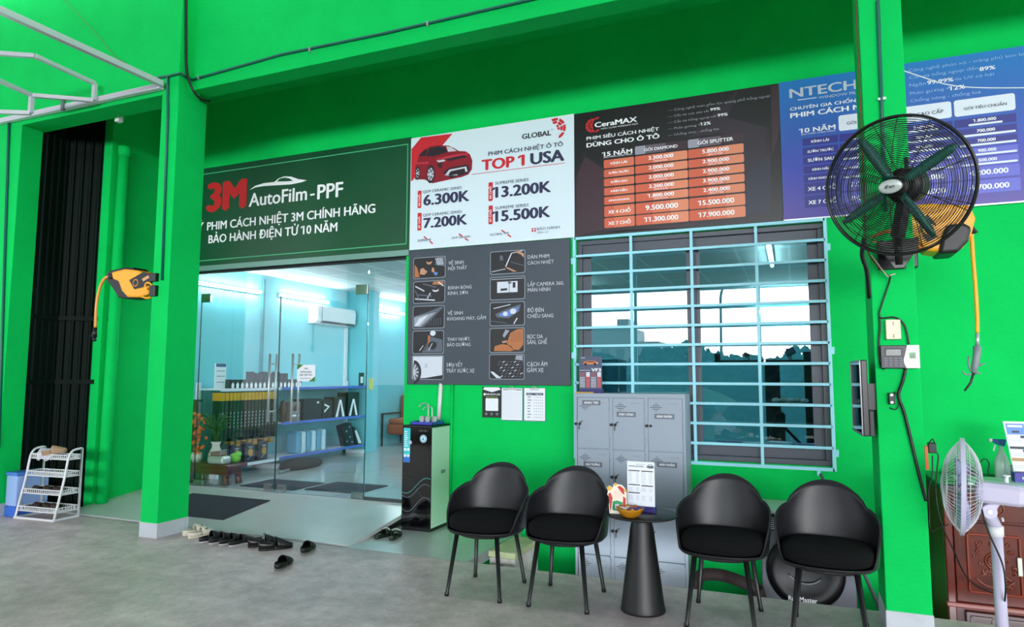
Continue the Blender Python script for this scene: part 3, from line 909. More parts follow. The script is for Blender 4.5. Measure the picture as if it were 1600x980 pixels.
def d_seat(m, q, w, h):
    P(m, q, [(.5, .35), (.6, .8), (.8, .95), (.98, .97), (.98, .3), (.85, .08), (.7, .1)], 3)
    P(m, q, [(.12, .05), (.14, .25), (.35, .34), (.6, .28), (.72, .08), (.6, .03)], 3)
    P(m, q, [(.42, .6), (.58, .9), (.46, .95), (.38, .7)], 6, 4)
    P(m, q, [(.35, .45), (.52, .5), (.5, .4), (.38, .38)], 4, 5)
    for i in range(5):
        Lq(m, q, (.62, .45 + .08 * i), (.93, .5 + .08 * i), w * .006, 0, 5)
def d_quilt(m, q, w, h):
    P(m, q, [(.02, .3), (.1, .3), (.35, .03), (.2, .03)], 2)
    for i in range(6):
        for j in range(7):
            u, v = .22 + .11 * j + (.05 if i % 2 else 0) + .02 * (5 - i), .08 + .12 * i
            if u < .94:
                Lq(m, q, (u, v), (u + .07, v + .05), w * .02, 1 if (i + j) % 3 else 2)
    P(m, q, [(.75, .8), (.97, .75), (.97, .97), (.78, .97)], 6, 5)
for a, b, dr in (((-3.74,2.54), (-3.361,2.758), d_cabin), ((-3.735,2.273), (-3.364,2.5), d_polish), ((-3.737,2.004), (-3.366,2.234), d_steam), ((-3.736,1.736), (-3.37,1.97), d_oil), ((-3.739,1.464), (-3.37,1.707), d_fender),
                 ((-2.832,2.538), (-2.458,2.763), d_film), ((-2.832,2.274), (-2.459,2.498), d_camera), ((-2.832,2.01), (-2.462,2.24), d_lamp), ((-2.834,1.739), (-2.463,1.977), d_seat), ((-2.836,1.471), (-2.465,1.712), d_quilt)):
    picture(a, b, dr)
CAPT = mat('pale_caption_print', (196, 202, 212), 0.6)
for it in ((('VỆ SINH', (-3.319,2.665), (-3.142,2.701)), ('NỘI THẤT', (-3.322,2.607), (-3.102,2.639))), (('ĐÁNH BÓNG', (-3.323,2.402), (-3.045,2.432)), ('KÍNH, SƠN', (-3.322,2.344), (-3.09,2.376))),
           (('VỆ SINH', (-3.322,2.134), (-3.146,2.169)), ('KHOANG MÁY, GẦM', (-3.325,2.076), (-2.882,2.108))), (('THAY NHỚT,', (-3.324,1.862), (-3.055,1.895)), ('BẢO DƯỠNG', (-3.323,1.805), (-3.054,1.838))),
           (('SƠN VẾT', (-3.328,1.593), (-3.142,1.631)), ('TRẦY XƯỚC XE', (-3.33,1.533), (-3.007,1.574))), (('DÁN PHIM', (-2.424,2.67), (-2.195,2.702)), ('CÁCH NHIỆT', (-2.424,2.611), (-2.148,2.643))),
           (('LẮP CAMERA 360,', (-2.423,2.392), (-2.045,2.423)), ('MÀN HÌNH', (-2.423,2.336), (-2.186,2.374))), (('ĐỘ ĐÈN', (-2.427,2.132), (-2.254,2.17)), ('CHIẾU SÁNG', (-2.427,2.075), (-2.154,2.11))),
           (('BỌC DA', (-2.427,1.87), (-2.264,1.911)), ('SÀN, GHẾ', (-2.43,1.814), (-2.22,1.856))), (('CÁCH ÂM', (-2.43,1.597), (-2.219,1.637)), ('GẦM XE', (-2.431,1.538), (-2.258,1.579)))):
    letter(t, 'caption_lettering', [(s, a, b, 0, 0.008) for s, a, b in it], [CAPT], FB)

# ------------------------------------------------------------------ window, grille, glass doors
WFR = [WX0, WX1, WZ0, WZ1]
win = MB()
fy0, fy1 = 6.345, 6.40
def framebars(mb, x0, x1, z0, z1, w, y0, y1):
    mb.box(x0, x1, y0, y1, z0, z0 + w).box(x0, x1, y0, y1, z1 - w, z1)
    mb.box(x0, x0 + w, y0, y1, z0 + w, z1 - w).box(x1 - w, x1, y0, y1, z0 + w, z1 - w)
framebars(win, WX0, WX1, WZ0, WZ1, 0.045, 6.33, 6.41)
wo = struct(win.build('window_1', FRAMEGREY, bevel=0.003))
for x0, x1, y in ((WX0 + 0.045, -0.80, 6.352), (-0.855, WX1 - 0.045, 6.352)):
    yy = y if x0 < -1 else y + 0.022
    m = MB()
    framebars(m, x0, x1, WZ0 + 0.045, WZ1 - 0.045, 0.085, yy, yy + 0.02)
    sash = struct(m.build('window_frame', FRAMEGREY, wo, bevel=0.003))
    m = MB().box(x0 + 0.085, x1 - 0.085, yy + 0.008, yy + 0.012, WZ0 + 0.13, WZ1 - 0.13)
    struct(m.build('window_pane', WGLASS, sash))
# light blue burglar grille screwed to the wall
gt = athing('window_grille', 'light blue steel grille bolted over the wide window', 'grille', (-0.83, 6.28, 0.735))
gx = [-1.94, -1.3825, -0.825, -0.2675, 0.29]
gz = [0.735 + (2.84 - 0.735) * i / 12 for i in range(13)]
m = MB()
for x in (gx[0], gx[-1]):
    m.box(x - 0.014, x + 0.014, 6.262, 6.29, gz[0] - 0.014, gz[-1] + 0.014)
for z in (gz[0], gz[-1]):
    m.box(gx[0], gx[-1], 6.262, 6.29, z - 0.014, z + 0.014)
m.build('frame', LTBLUE, gt, bevel=0.002)
for x in gx[1:-1]:
    MB().box(x - 0.013, x + 0.013, 6.264, 6.288, gz[0], gz[-1]).build('upright_bar', LTBLUE, gt, bevel=0.002)
for z in gz[1:-1]:
    MB().box(gx[0], gx[-1], 6.262, 6.286, z - 0.012, z + 0.012).build('cross_bar', LTBLUE, gt, bevel=0.002)
for x, z in ((gx[0] - 0.022, 2.62), (gx[0] - 0.022, 1.70), (gx[-1] + 0.022, 2.60), (gx[-1] + 0.022, 1.72), (gx[-1] + 0.022, 0.87), (0.17, gz[0] - 0.025)):
    MB().box(x - 0.014, x + 0.014, 6.27, 6.30, z - 0.03, z + 0.03).build('fixing_lug', LTBLUE, gt, bevel=0.003)
# frameless glass doors
GY = 6.36
DT = 2.477
XL, XM, XR = -6.88, -5.621, -4.385
def gl(name, x0, x1, z0, z1, par=None):
    o = MB().box(x0, x1, GY - 0.005, GY + 0.005, z0, z1).build(name, GLASS, par)
    return o
do = struct(MB().box(DX0, DX1, 6.335, 6.385, 2.775, DZ1).build('door_1', BLACK))
struct(MB().box(DX0, DX0 + 0.02, 6.34, 6.38, ZF, 2.775).build('door_jamb', CHROME, do))
struct(MB().box(XR + 0.01, DX1, 6.345, 6.375, ZF, ZF + 0.035).build('door_sill', mat('dark_steel_channel', (70, 76, 80), 0.35, metal=0.5), do))
g1 = struct(gl('door_glass_fixed_panel', DX0 + 0.02, XL - 0.004, ZF + 0.005, 2.775, do))
g2 = struct(gl('door_glass_fixed_panel', XR + 0.006, DX1 - 0.002, ZF + 0.035, 2.775, do))
g3 = struct(gl('door_transom_pane', XL, XR, DT + 0.006, 2.775, do))
EDGEG = mat('dark_glass_edge', (16, 54, 56), 0.2)
PATCH = mat('polished_patch_fitting', (150, 158, 158), 0.18, metal=0.9)
def leaf(x0, x1, hx, lab, hinge_left):
    t = athing('glass_door_leaf', lab, 'glass door', ((x0 + x1) / 2, GY, ZF), 'pair of glass door leaves')
    MB().box(x0, x1, GY - 0.005, GY + 0.005, ZF + 0.012, DT).build('glass_panel', GLASS, t)
    for xx in (x0, x1):
        MB().box(xx - 0.003, xx + 0.003, GY - 0.0052, GY + 0.0052, ZF + 0.012, DT).build('polished_edge', EDGEG, t)
    for dz in (0,):
        xp = (x0, x0 + 0.16) if hinge_left else (x1 - 0.16, x1)
        MB().box(xp[0], xp[1], GY - 0.016, GY + 0.016, DT - 0.065, DT + 0.045).build('top_patch', PATCH, t, bevel=0.003)
        MB().box(xp[0], xp[1], GY - 0.016, GY + 0.016, ZF + 0.005, ZF + 0.07).build('bottom_patch', PATCH, t, bevel=0.003)
        xq = (x1 - 0.15, x1 - 0.03) if hinge_left else (x0 + 0.04, x0 + 0.16)
        MB().box(xq[0], xq[1], GY - 0.014, GY + 0.014, ZF + 0.01, ZF + 0.085).build('bottom_lock', PATCH, t, bevel=0.003)
    z0, z1 = 0.953, 1.753
    for y in (GY - 0.055, GY + 0.055):
        m = MB().cyl((hx, y, z0), (hx, y, z1), 0.0135, n=12)
        for z in (z0 + 0.12, z1 - 0.12):
            m.cyl((hx, y, z), (hx, GY, z), 0.008, n=8)
        m.build('pull_handle', CHROME, t)
    return t
HA, HB = -5.706, -5.367
leaf(XL, XM - 0.003, HA, 'glass door leaf with the pull handle farther from the grey board', True)
t = leaf(XM + 0.003, XR, HB, 'glass door leaf carrying a small white sticker beside its handle', False)
FD = FrameP((0, GY - 0.006, 0))
m = MB()
a, b = (-5.339,1.431), (-5.08,1.623)
m.rect(FD, a, b, 1, 0)
w, h = b[0] - a[0], b[1] - a[1]
m.poly(FD, [a, (b[0], a[1]), (b[0], a[1] + h * .3), (b[0] - w * .35, a[1])], 2, 1)
m.poly(FD, [(a[0], b[1]), (a[0], b[1] - h * .3), (a[0] + w * .35, b[1])], 2, 1)
for s, v, k in (('XIN', .72, .2), ('KHÔNG MANG', .52, .6), ('GIÀY DÉP VÀO', .34, .7)):
    m.text(FD, s, (a[0] + w * (.5 - k / 2), a[1] + h * v), (a[0] + w * (.5 + k / 2), a[1] + h * (v + .1)), 4, 2, 0.03)
for i in range(5):
    m.disc(FD, (a[0] + w * (.25 + .12 * i), a[1] + h * .18), w * .025, h * .04, 4, 2, 8)
m.build('door_sticker', [PAPER, mat('leaf_green_print', (60, 120, 30), 0.5), INK], t)

# ------------------------------------------------------------------ tub chairs
SHELL = mat('matte_black_shell', (26, 26, 30), 0.42, bump=0.05, bscale=200)
FABRIC = mat('black_woven_fabric', (12, 12, 15), 0.95, bump=0.3, bscale=500, spec=0.2)
LEGM = mat('black_powder_coat', (18, 18, 21), 0.4)
def sstep(a, b, x):
    t = max(0.0, min(1.0, (x - a) / (b - a)))
    return t * t * (3 - 2 * t)
def make_chair(label):
    t = thing('tub_chair', label, 'chair', (0, 0, 0))
    # shell: seat pan rising into one wrapped back and arms; front is -y
    def plan(a, s):
        ca, sa = math.sin(a), math.cos(a)
        e = 2.5
        r = (abs(ca / (0.272 * s)) ** e + abs(sa / (0.262 * s)) ** e) ** (-1 / e)
        return r * ca, r * sa
    def top(a):
        d = abs(math.degrees(a))
        xw = abs(plan(a, 1.04)[0]) / 0.228
        if d < 80 and xw < 1:
            return 0.712 + 0.136 * (1 - xw ** 2.3) ** 0.55
        h = 0.712 - 0.065 * sstep(46, 92, d)
        h -= 0.13 * sstep(82, 120, d)
        h -= 0.09 * sstep(108, 128, d)
        return max(h, 0.437)
    N = 144
    cols = []
    prof = (0.0, 0.10, 0.22, 0.36, 0.5, 0.64, 0.78, 0.9, 1.0)
    m = MB()
    rings = []
    for z, s in ((0.412, 0.55), (0.414, 0.80), (0.420, 0.93)):
        rings.append([Vector((*plan(2 * PI * i / N - PI, s), z)) for i in range(N)])
    for u in prof:
        ring = []
        for i in range(N):
            a = 2 * PI * i / N - PI
            z = 0.432 + (top(a) - 0.432) * u
            back = max(0.0, math.cos(a))
            s = 0.97 + 0.07 * min(1, (z - 0.432) / 0.2)
            x, y = plan(a, s)
            hh = max(0.0, z - 0.62)
            x *= 1 - 0.85 * hh * sstep(0.0, 0.20, hh) * 1.0
            y += 0.22 * hh * back
            ring.append(Vector((x, y, z)))
        rings.append(ring)
    m.loft(rings, 0, True, cap=False)
    m.add(rings[0], [tuple(range(N))[::-1]], 0, True)
    m.build('shell', SHELL, t, solid=0.012)
    m = MB()
    cr = []
    for z, s in ((0.438, 0.90), (0.448, 0.965), (0.475, 0.985), (0.505, 0.97), (0.522, 0.89), (0.530, 0.7), (0.532, 0.35)):
        cr.append([Vector((plan(2 * PI * i / 64 - PI, s)[0] * 0.94, plan(2 * PI * i / 64 - PI, s)[1] * 0.94 - 0.012, z)) for i in range(64)])
    m.loft(cr, 0, True)
    m.build('seat_cushion', FABRIC, t)
    m = MB().lathe([(0.10, 0.385), (0.20, 0.39), (0.215, 0.40), (0.215, 0.412), (0.1, 0.414)], n=32)
    m.build('under_plate', SHELL, t)
    for sx in (-1, 1):
        for sy, ty, by in ((-1, -0.175, -0.232), (1, 0.165, 0.245)):
            p0, p1 = Vector((sx * 0.150, ty, 0.405)), Vector((sx * 0.197, by, 0.0))
            m = MB().tube([p0, p0 + (p1 - p0) * 0.93, p0 + (p1 - p0) * 0.955, p1], [0.0165, 0.0125, 0.0165, 0.0150], 12)
            m.build('leg', LEGM, t)
    return t
ch = make_chair('black tub chair nearest the water dispenser')
ch.location = (-2.05, 4.49, 0); ch.rotation_euler.z = 0.02
ch['group'] = 'black tub chairs along the shop front'
dup(ch, 'black tub chair standing just before the left column of lockers', (-1.460, 4.51, 0), 0.03)
dup(ch, 'black tub chair between the round table and the chair by the right column', (-0.442, 4.535, 0), -0.02)
dup(ch, 'black tub chair right beside the green column with the wall fan', (0.150, 4.50, 0), -0.05)

# ------------------------------------------------------------------ round table and what stands on it
TB = mat('black_satin_table', (17, 17, 20), 0.45)
tx, ty = -0.945, 4.50
t = thing('side_table', 'round black side table with a cone pedestal between the chairs', 'table', (tx, ty, 0))
MB().lathe([(0.02, 0.580), (0.13, 0.584), (0.225, 0.596), (0.236, 0.604), (0.232, 0.610), (0.05, 0.6105)], n=56).build('tabletop', TB, t)
MB().lathe([(0.142, 0.0), (0.143, 0.012), (0.138, 0.03), (0.075, 0.52), (0.066, 0.555), (0.062, 0.582)], n=48).build('pedestal', TB, t)
TZ = 0.6106
t = thing('price_stand', 'upright printed price list with a navy foot on the round black table', 'price list', (-0.955, 4.545, TZ), -0.06)
FP = FrameP((0, -0.006, 0), k=(0.7, 1.3))
MB().box(-0.092, 0.092, -0.006, 0.0, 0.035, 0.325).build('card', PAPER, t)
MB().box(-0.095, 0.095, -0.020, 0.032, 0.0, 0.038).build('foot', mat('navy_card', (36, 34, 104), 0.5), t, bevel=0.004)
m = MB()
m.text(FP, 'BẢNG GIÁ DỊCH VỤ', (-0.03, 0.306), (0.03, 0.311), 2, 0)
m.text(FP, 'CHĂM SÓC & BẢO DƯỠNG', (-0.082, 0.290), (0.022, 0.299), 2, 1, 0.04)
for sx in (-0.084, 0.004):
    for z in (0.262, 0.170, 0.118) if sx < 0 else (0.262, 0.167):
        m.rect(FP, (sx, z), (sx + 0.078, z + 0.006), 2, 0)
    for i in range(22):
        z = 0.254 - i * 0.0085
        if any(abs(z - q) < 0.012 for q in (0.172, 0.120)):
            continue
        w = 0.022 + 0.012 * random.random()
        m.rect(FP, (sx, z), (sx + w, z + 0.002), 2, 2)
        m.rect(FP, (sx + 0.052, z), (sx + 0.072, z + 0.002), 2, 2)
m.build('price_print', [INK, NAVY, mat('pale_grey_ink', (168, 172, 184), 0.6)], t)
m = MB().poly(FP, [(0.04, 0.29), (0.045, 0.302), (0.058, 0.312), (0.075, 0.312), (0.088, 0.298), (0.088, 0.288), (0.066, 0.284)], 2, 0)
m.poly(FP, [(0.052, 0.302), (0.060, 0.310), (0.074, 0.309), (0.078, 0.302)], 3, 1)
m.build('car_print', [mat('slate_car_print', (96, 104, 118), 0.5), WHITE], t)
# plain cut-out card standing on the table
t = thing('cutout_card', 'small red and white cut-out card with a green panel on the round table', 'table card', (-1.085, 4.42, TZ), 0.12)
FC = FrameP((0, -0.004, 0))
prof = [(-0.052, 0), (0.058, 0), (0.062, 0.06), (0.060, 0.10), (0.062, 0.135), (0.05, 0.15), (0.05, 0.165), (0.03, 0.185), (0.0, 0.188), (-0.012, 0.198), (-0.025, 0.188), (-0.028, 0.165), (-0.05, 0.178), (-0.068, 0.165), (-0.060, 0.145), (-0.066, 0.12), (-0.05, 0.10), (-0.055, 0.05)]
MB().prism(prof, 0, -0.004, FC).build('card', mat('cream_card', (238, 226, 208), 0.6), t)
m = MB()
m.poly(FC, [(-0.045, 0.006), (-0.03, 0.1), (-0.045, 0.135), (-0.058, 0.125), (-0.05, 0.05)], 1, 0)
m.poly(FC, [(0.052, 0.008), (0.055, 0.10), (0.038, 0.115), (0.034, 0.03)], 1, 0)
m.poly(FC, [(0.02, 0.178), (0.044, 0.160), (0.046, 0.120), (0.030, 0.135), (0.0, 0.172)], 1, 0)
m.poly(FC, [(-0.032, 0.022), (0.032, 0.018), (0.034, 0.074), (0.0, 0.085), (-0.030, 0.078)], 2, 1)
m.rrect(FC, (-0.015, 0.030), (0.017, 0.062), 0.006, 3, 2)
m.disc(FC, (-0.050, 0.160), 0.014, layer=2, m=3)
m.disc(FC, (-0.012, 0.186), 0.009, layer=2, m=3)
m.disc(FC, (0.052, 0.150), 0.009, layer=2, m=3)
m.disc(FC, (0.0, 0.125), 0.028, 0.026, layer=2, m=4)
m.build('card_print', [mat('card_red_print', (196, 60, 52), 0.6), mat('card_green_print', (34, 150, 96), 0.6), PAPER, mat('card_gold_print', (226, 178, 60), 0.6), mat('card_pale_print', (244, 214, 200), 0.6)], t)
MB().box(-0.045, 0.045, -0.004, 0.04, 0, 0.003).build('foot_flap', PAPER, t)
# amber bowl
AMB = mat('amber_pressed_glass', (214, 146, 22), 0.12, spec=0.6, trans=0.35)
t = thing('bowl', 'amber pressed glass bowl on the front edge of the round table', 'bowl', (-0.985, 4.345, TZ))
m = MB()
n = 40
rs = []
for r, z in ((0.03, 0.0), (0.042, 0.002), (0.062, 0.02), (0.080, 0.048), (0.086, 0.060), (0.082, 0.060), (0.072, 0.046), (0.055, 0.02), (0.03, 0.008)):
    w = 0.045 if z > 0.015 else 0.01
    rs.append([Vector((r * (1 + w * (1 if i % 2 else -1)) * math.cos(2 * PI * i / n), r * (1 + w * (1 if i % 2 else -1)) * math.sin(2 * PI * i / n), z + (0.004 * (1 if i % 4 < 2 else -1) if z > 0.055 else 0))) for i in range(n)])
m.loft(rs, 0, True)
m.build('bowl_body', AMB, t)
SWEET = [mat('sweet_wrapper_red', (190, 50, 40), 0.4), mat('sweet_wrapper_white', (230, 224, 214), 0.4), mat('sweet_wrapper_blue', (50, 60, 140), 0.4)]
for i in range(11):
    a, r = i * 2.4, 0.012 + 0.016 * math.sqrt(i)
    s = MB().ball((0, 0, 0), (0.013, 0.009, 0.007), 0, 8, 6)
    s.cyl((-0.019, 0, 0), (-0.011, 0, 0), 0.006, 0.002, 6).cyl((0.011, 0, 0), (0.019, 0, 0), 0.002, 0.006, 6)
    o = s.build('wrapped_sweet', SWEET[i % 3])
    o.location = (-0.985 + r * math.cos(a), 4.345 + r * math.sin(a), TZ + 0.053 + 0.003 * (i % 3))
    o.rotation_euler = (0.3 * math.sin(i), 0.3 * math.cos(i), a)
    tag(o, '%s wrapped sweet heaped in the amber bowl' % ('red', 'white', 'blue')[i % 3], 'sweet', '%s sweets in the amber bowl' % ('red', 'white', 'blue')[i % 3])

# ------------------------------------------------------------------ locker cabinet
LOCK = mat('grey_locker_steel', (150, 162, 176), 0.38, var=0.03, scale=3, spec=0.5)
LDARK = mat('dark_gap', (30, 34, 40), 0.6)
LX0, LX1, LY = -1.847, -0.863, 5.95
t = athing('locker', 'grey steel locker bank with name plates under the window', 'locker', ((LX0 + LX1) / 2, 6.1, PIT))
m = MB().box(LX0, LX1, LY + 0.018, 6.255, PIT, 1.346)
xs = [LX0 + 0.022 + (LX1 - LX0 - 0.044) * i / 3 for i in range(4)]
zr = [1.310, 0.853, 0.390, -0.068, -0.49]
for x in (LX0, LX1 - 0.022):
    m.box(x, x + 0.022, LY, LY + 0.02, PIT, 1.346)
m.box(LX0 + 0.022, LX1 - 0.022, LY, LY + 0.02, 1.312, 1.346)
for x in xs[1:3]:
    m.box(x - 0.016, x + 0.016, LY + 0.004, LY + 0.02, PIT, 1.312)
m.build('body', LOCK, t)
names = [['ANH TRÍ', 'ANH CẢNH', 'ANH NHÂN'], ['ANH TRƯỜNG', '', 'ANH NHẬN'], ['', '', ''], ['', '', '']]
plates = {(0, 0): (0.13, 1.262), (0, 1): (0.12, 1.165), (0, 2): (0.14, 1.155), (1, 0): (0.14, 0.715), (1, 2): (0.155, 0.745)}
FL = FrameP((0, LY + 0.002, 0), k=(0.7, 1.3))
LPL = mat('grey_name_plate', (104, 110, 120), 0.35, metal=0.4)
for r in range(4):
    for c in range(3):
        x0 = xs[c] + (0.018 if c else 0.004)
        x1 = xs[c + 1] - (0.018 if c < 2 else 0.004)
        z1, z0 = zr[r] - 0.004, zr[r + 1] + 0.004
        d = MB().box(x0, x1, LY + 0.002, LY + 0.016, z0, z1).build('door', LOCK, t, bevel=0.003)
        m = MB()
        cx, cz = (x0 + 0.07, z1 - 0.075)
        for i, w in enumerate((0.006, 0.028, 0.05, 0.028, 0.006)):
            z = cz - 0.016 * (i - 2)
            if r == 0 and c == 0 and i < 2:
                continue
            m.rect(FL, (cx - w, z - 0.0025), (cx + w, z + 0.0025), 1, 0)
        m.build('vent_slots', LDARK, d)
        zl = z1 - 0.235
        k = MB().cyl((x0 + 0.022, LY + 0.004, zl), (x0 + 0.022, LY - 0.010, zl), 0.012, n=12)
        k.cyl((x0 - 0.012, LY + 0.004, zl), (x0 - 0.012, LY - 0.018, zl), 0.013, n=10)
        k.build('lock', BLACKM, d)
        if (r, c) not in ((0, 2),):
            k = MB().box(x0 + 0.020, x0 + 0.023, LY - 0.026, LY - 0.010, zl - 0.05, zl - 0.008)
            k.bar((x0 + 0.022, LY - 0.018, zl + 0.005), (x0 + 0.05, LY - 0.018, zl + 0.028), 0.014, 0.006)
            k.build('key', BLACKM, d)
        h = MB().cyl((x1 + 0.006, LY + 0.006, z0 + 0.02), (x1 + 0.006, LY + 0.006, z0 + 0.10), 0.006, n=8)
        h.cyl((x1 + 0.006, LY + 0.006, z1 - 0.10), (x1 + 0.006, LY + 0.006, z1 - 0.02), 0.006, n=8)
        h.build('hinge', LOCK, d)
        MB().rect(FL, (x1 - 0.11, z1 - 0.045), (x1 - 0.03, z1 - 0.041), 1, 0).build('card_slot', mat('worn_steel_mark', (126, 136, 150), 0.4), d)
        if (r, c) in plates:
            px, pz = plates[(r, c)]
            m = MB().box(x0 + px - 0.085, x0 + px + 0.085, LY - 0.001, LY + 0.003, pz - 0.022, pz + 0.022)
            pl = m.build('name_plate', LPL, d, bevel=0.001)
            m = MB().text(FrameP((0, LY - 0.001, 0), k=(0.7, 1.5)), names[r][c], (x0 + px - 0.066, pz - 0.010), (x0 + px + 0.066, pz + 0.010), 1, 0, 0.03)
            m.build('name_lettering', WPRINT, pl)
# --- things on top of the locker
t = thing('price_stand', 'dark printed price card leaning upright on the locker top', 'price card', (-1.72, 6.04, 1.347), 0.02)
FP = FrameP((0, -0.006, 0), k=(0.7, 1.4))
MB().box(-0.108, 0.108, -0.006, 0.0, 0.03, 0.335).build('card', mat('slate_blue_card', (66, 76, 104), 0.45), t)
MB().box(-0.11, 0.11, -0.018, 0.05, 0.0, 0.034).build('foot', mat('navy_card', (36, 34, 104), 0.5), t, bevel=0.003)
m = MB()
m.poly(FP, [(-0.07, 0.262), (-0.06, 0.285), (-0.02, 0.296), (0.04, 0.294), (0.07, 0.280), (0.074, 0.262)], 1, 0)
m.poly(FP, [(-0.05, 0.280), (-0.018, 0.291), (0.03, 0.289), (0.05, 0.280)], 2, 1)
for x in (-0.045, 0.045):
    m.disc(FP, (x, 0.262), 0.014, layer=3, m=2)
m.disc(FP, (0.062, 0.272), 0.005, layer=3, m=3)
m.build('car_print', [mat('orange_car_print', (214, 128, 62), 0.5), NAVY, INK, WHITE], t)
m = MB()
m.text(FP, 'VF3', (0.01, 0.196), (0.10, 0.222), 2, 0, 0.06)
m.text(FP, 'THÔNG SỐ CHO XE', (-0.1, 0.203), (0.0, 0.210), 2, 0, 0.03)
m.text(FP, 'TINTING', (-0.09, 0.318), (-0.05, 0.325), 2, 0, 0.03)
for cx in (-0.1, 0.005):
    for i in range(10):
        z = 0.180 - i * 0.014
        m.rect(FP, (cx, z), (cx + 0.05, z + 0.004), 2, 0 if i > 2 else 1)
        m.rect(FP, (cx + 0.06, z - 0.002), (cx + 0.095, z + 0.008), 2, 1 if i > 2 else 0)
m.build('price_print', [WPRINT, mat('coral_print', (206, 84, 84), 0.5)], t)
o = MB().box(-0.10, 0.08, -0.012, 0.012, 0, 0.010).build('yellow_marker', mat('ochre_plastic', (206, 160, 40), 0.5), bevel=0.003)
o.location = (-1.755, 5.985, 1.347); o.rotation_euler.z = -0.05
tag(o, 'slim yellow stick lying on the locker top', 'marker')

# ------------------------------------------------------------------ water dispenser
DXA, DXB, DYA, DYB, DH = -3.60, -3.275, 5.865, 6.245, 1.012
GB = mat('black_glass_front', (8, 8, 12), 0.06, spec=0.6, coat=0.4)
MINT = mat('pale_mint_panel', (196, 226, 210), 0.35)
t = athing('water_dispenser', 'tall black fronted water dispenser cabinet with pale green sides', 'water dispenser', ((DXA + DXB) / 2, 6.05, 0))
MB().box(DXA, DXB, DYA + 0.012, DYB, 0.03, DH - 0.02).build('cabinet', MINT, t, bevel=0.004)
MB().box(DXA, DXB, DYA, DYA + 0.012, 0.03, DH - 0.02).build('front_panel', GB, t, bevel=0.002)
MB().box(DXA + 0.004, DXB - 0.004, DYA + 0.004, DYB - 0.004, 0, 0.03).build('plinth', BLACK, t)
MB().box(DXA - 0.002, DXB + 0.002, DYA - 0.002, DYB, DH - 0.02, DH).build('top_panel', BLACK, t, bevel=0.003)
FDp = FrameP((0, DYA, 0), k=(0.7, 1.5))
m = MB().rect(FDp, (DXA + 0.012, 0.65), (DXA + 0.088, 0.985), 1, 0)
m.rect(FDp, (DXA + 0.012, 0.65), (DXA + 0.088, 0.72), 2, 1)
for i in range(8):
    m.rect(FDp, (DXA + 0.02, 0.945 - i * 0.02), (DXA + 0.02 + 0.05 * (0.6 + 0.4 * random.random()), 0.953 - i * 0.02), 2, 2)
for x in (0.032, 0.068):
    for z in (0.715, 0.775):
        m.disc(FDp, (DXA + x, z), 0.015, layer=3, m=2)
m.disc(FDp, (DXA + 0.09, 0.845), 0.018, layer=4, m=3)
m.build('advice_sticker', [mat('aqua_sticker', (46, 196, 200), 0.4), mat('blue_sticker', (40, 110, 200), 0.4), PAPER, mat('lilac_sticker', (200, 190, 225), 0.4)], t)
m = MB().text(FDp, 'UNA-750', (DXB - 0.14, 0.955), (DXB - 0.05, 0.970), 1, 1)
m.disc(FDp, (DXB - 0.09, 0.885), 0.038, layer=1, m=2)
m.disc(FDp, (DXB - 0.09, 0.885), 0.033, layer=2, m=0)
m.disc(FDp, (DXB - 0.09, 0.885), 0.024, layer=3, m=2)
m.poly(FDp, [(DXB - 0.09, 0.905), (DXB - 0.078, 0.885), (DXB - 0.08, 0.872), (DXB - 0.09, 0.867), (DXB - 0.10, 0.872), (DXB - 0.102, 0.885)], 4, 0)
m.build('badge', [mat('cyan_badge', (40, 170, 200), 0.4), mat('dim_grey_print', (110, 114, 120), 0.5), PAPER], t)
for k, (za, zb, amp, c) in enumerate(((0.36, 0.50, 0.02, 0), (0.33, 0.43, 0.03, 1), (0.20, 0.30, 0.035, 1), (0.15, 0.28, 0.04, 2), (0.49, 0.33, -0.03, 2))):
    m = MB()
    pts = []
    for i in range(17):
        u = i / 16
        pts.append((DXA + 0.004 + (DXB - DXA - 0.008) * u, za + (zb - za) * (3 * u * u - 2 * u ** 3) - amp * math.sin(2 * PI * u)))
    for a, b in zip(pts, pts[1:]):
        m.line(FDp, a, b, 0.0035 if c < 2 else 0.0022, 1, 0)
    m.build('wave_print', (mat('teal_wave_print', (90, 190, 180), 0.4), mat('grey_wave_print', (120, 140, 145), 0.4), mat('dim_wave_print', (60, 70, 76), 0.4))[c], t)
MB().box(DXB, DXB + 0.003, 6.07, 6.15, 0.53, 0.565).build('rating_plate', mat('grey_rating_plate', (130, 140, 140), 0.4), t)
# taps
for dx, hh in ((0.0, 0.20), (0.045, 0.17)):
    x = -3.46 + dx
    m = MB().tube(smooth([(x, 6.12, DH), (x, 6.12, DH + hh - 0.03), (x - 0.01, 6.11, DH + hh), (x - 0.04, 6.06, DH + hh + 0.005), (x - 0.055, 6.03, DH + hh - 0.025)], 5), 0.006, 8)
    m.build('tap', CHROME, t)
t = athing('tray', 'blue plastic tray of cups on the water dispenser top', 'tray', (-3.42, 6.0, DH))
m = MB().box(-3.535, -3.285, 5.90, 6.14, DH, DH + 0.006)
for a in ((-3.535, -3.285, 5.90, 5.906), (-3.535, -3.285, 6.134, 6.14), (-3.535, -3.529, 5.90, 6.14), (-3.291, -3.285, 5.90, 6.14)):
    m.box(*a, DH, DH + 0.034)
m.build('tray_body', mat('royal_blue_plastic', (46, 62, 170), 0.4), t)
CUP = mat('clear_cup_glass', (225, 235, 235), 0.1, trans=0.5)
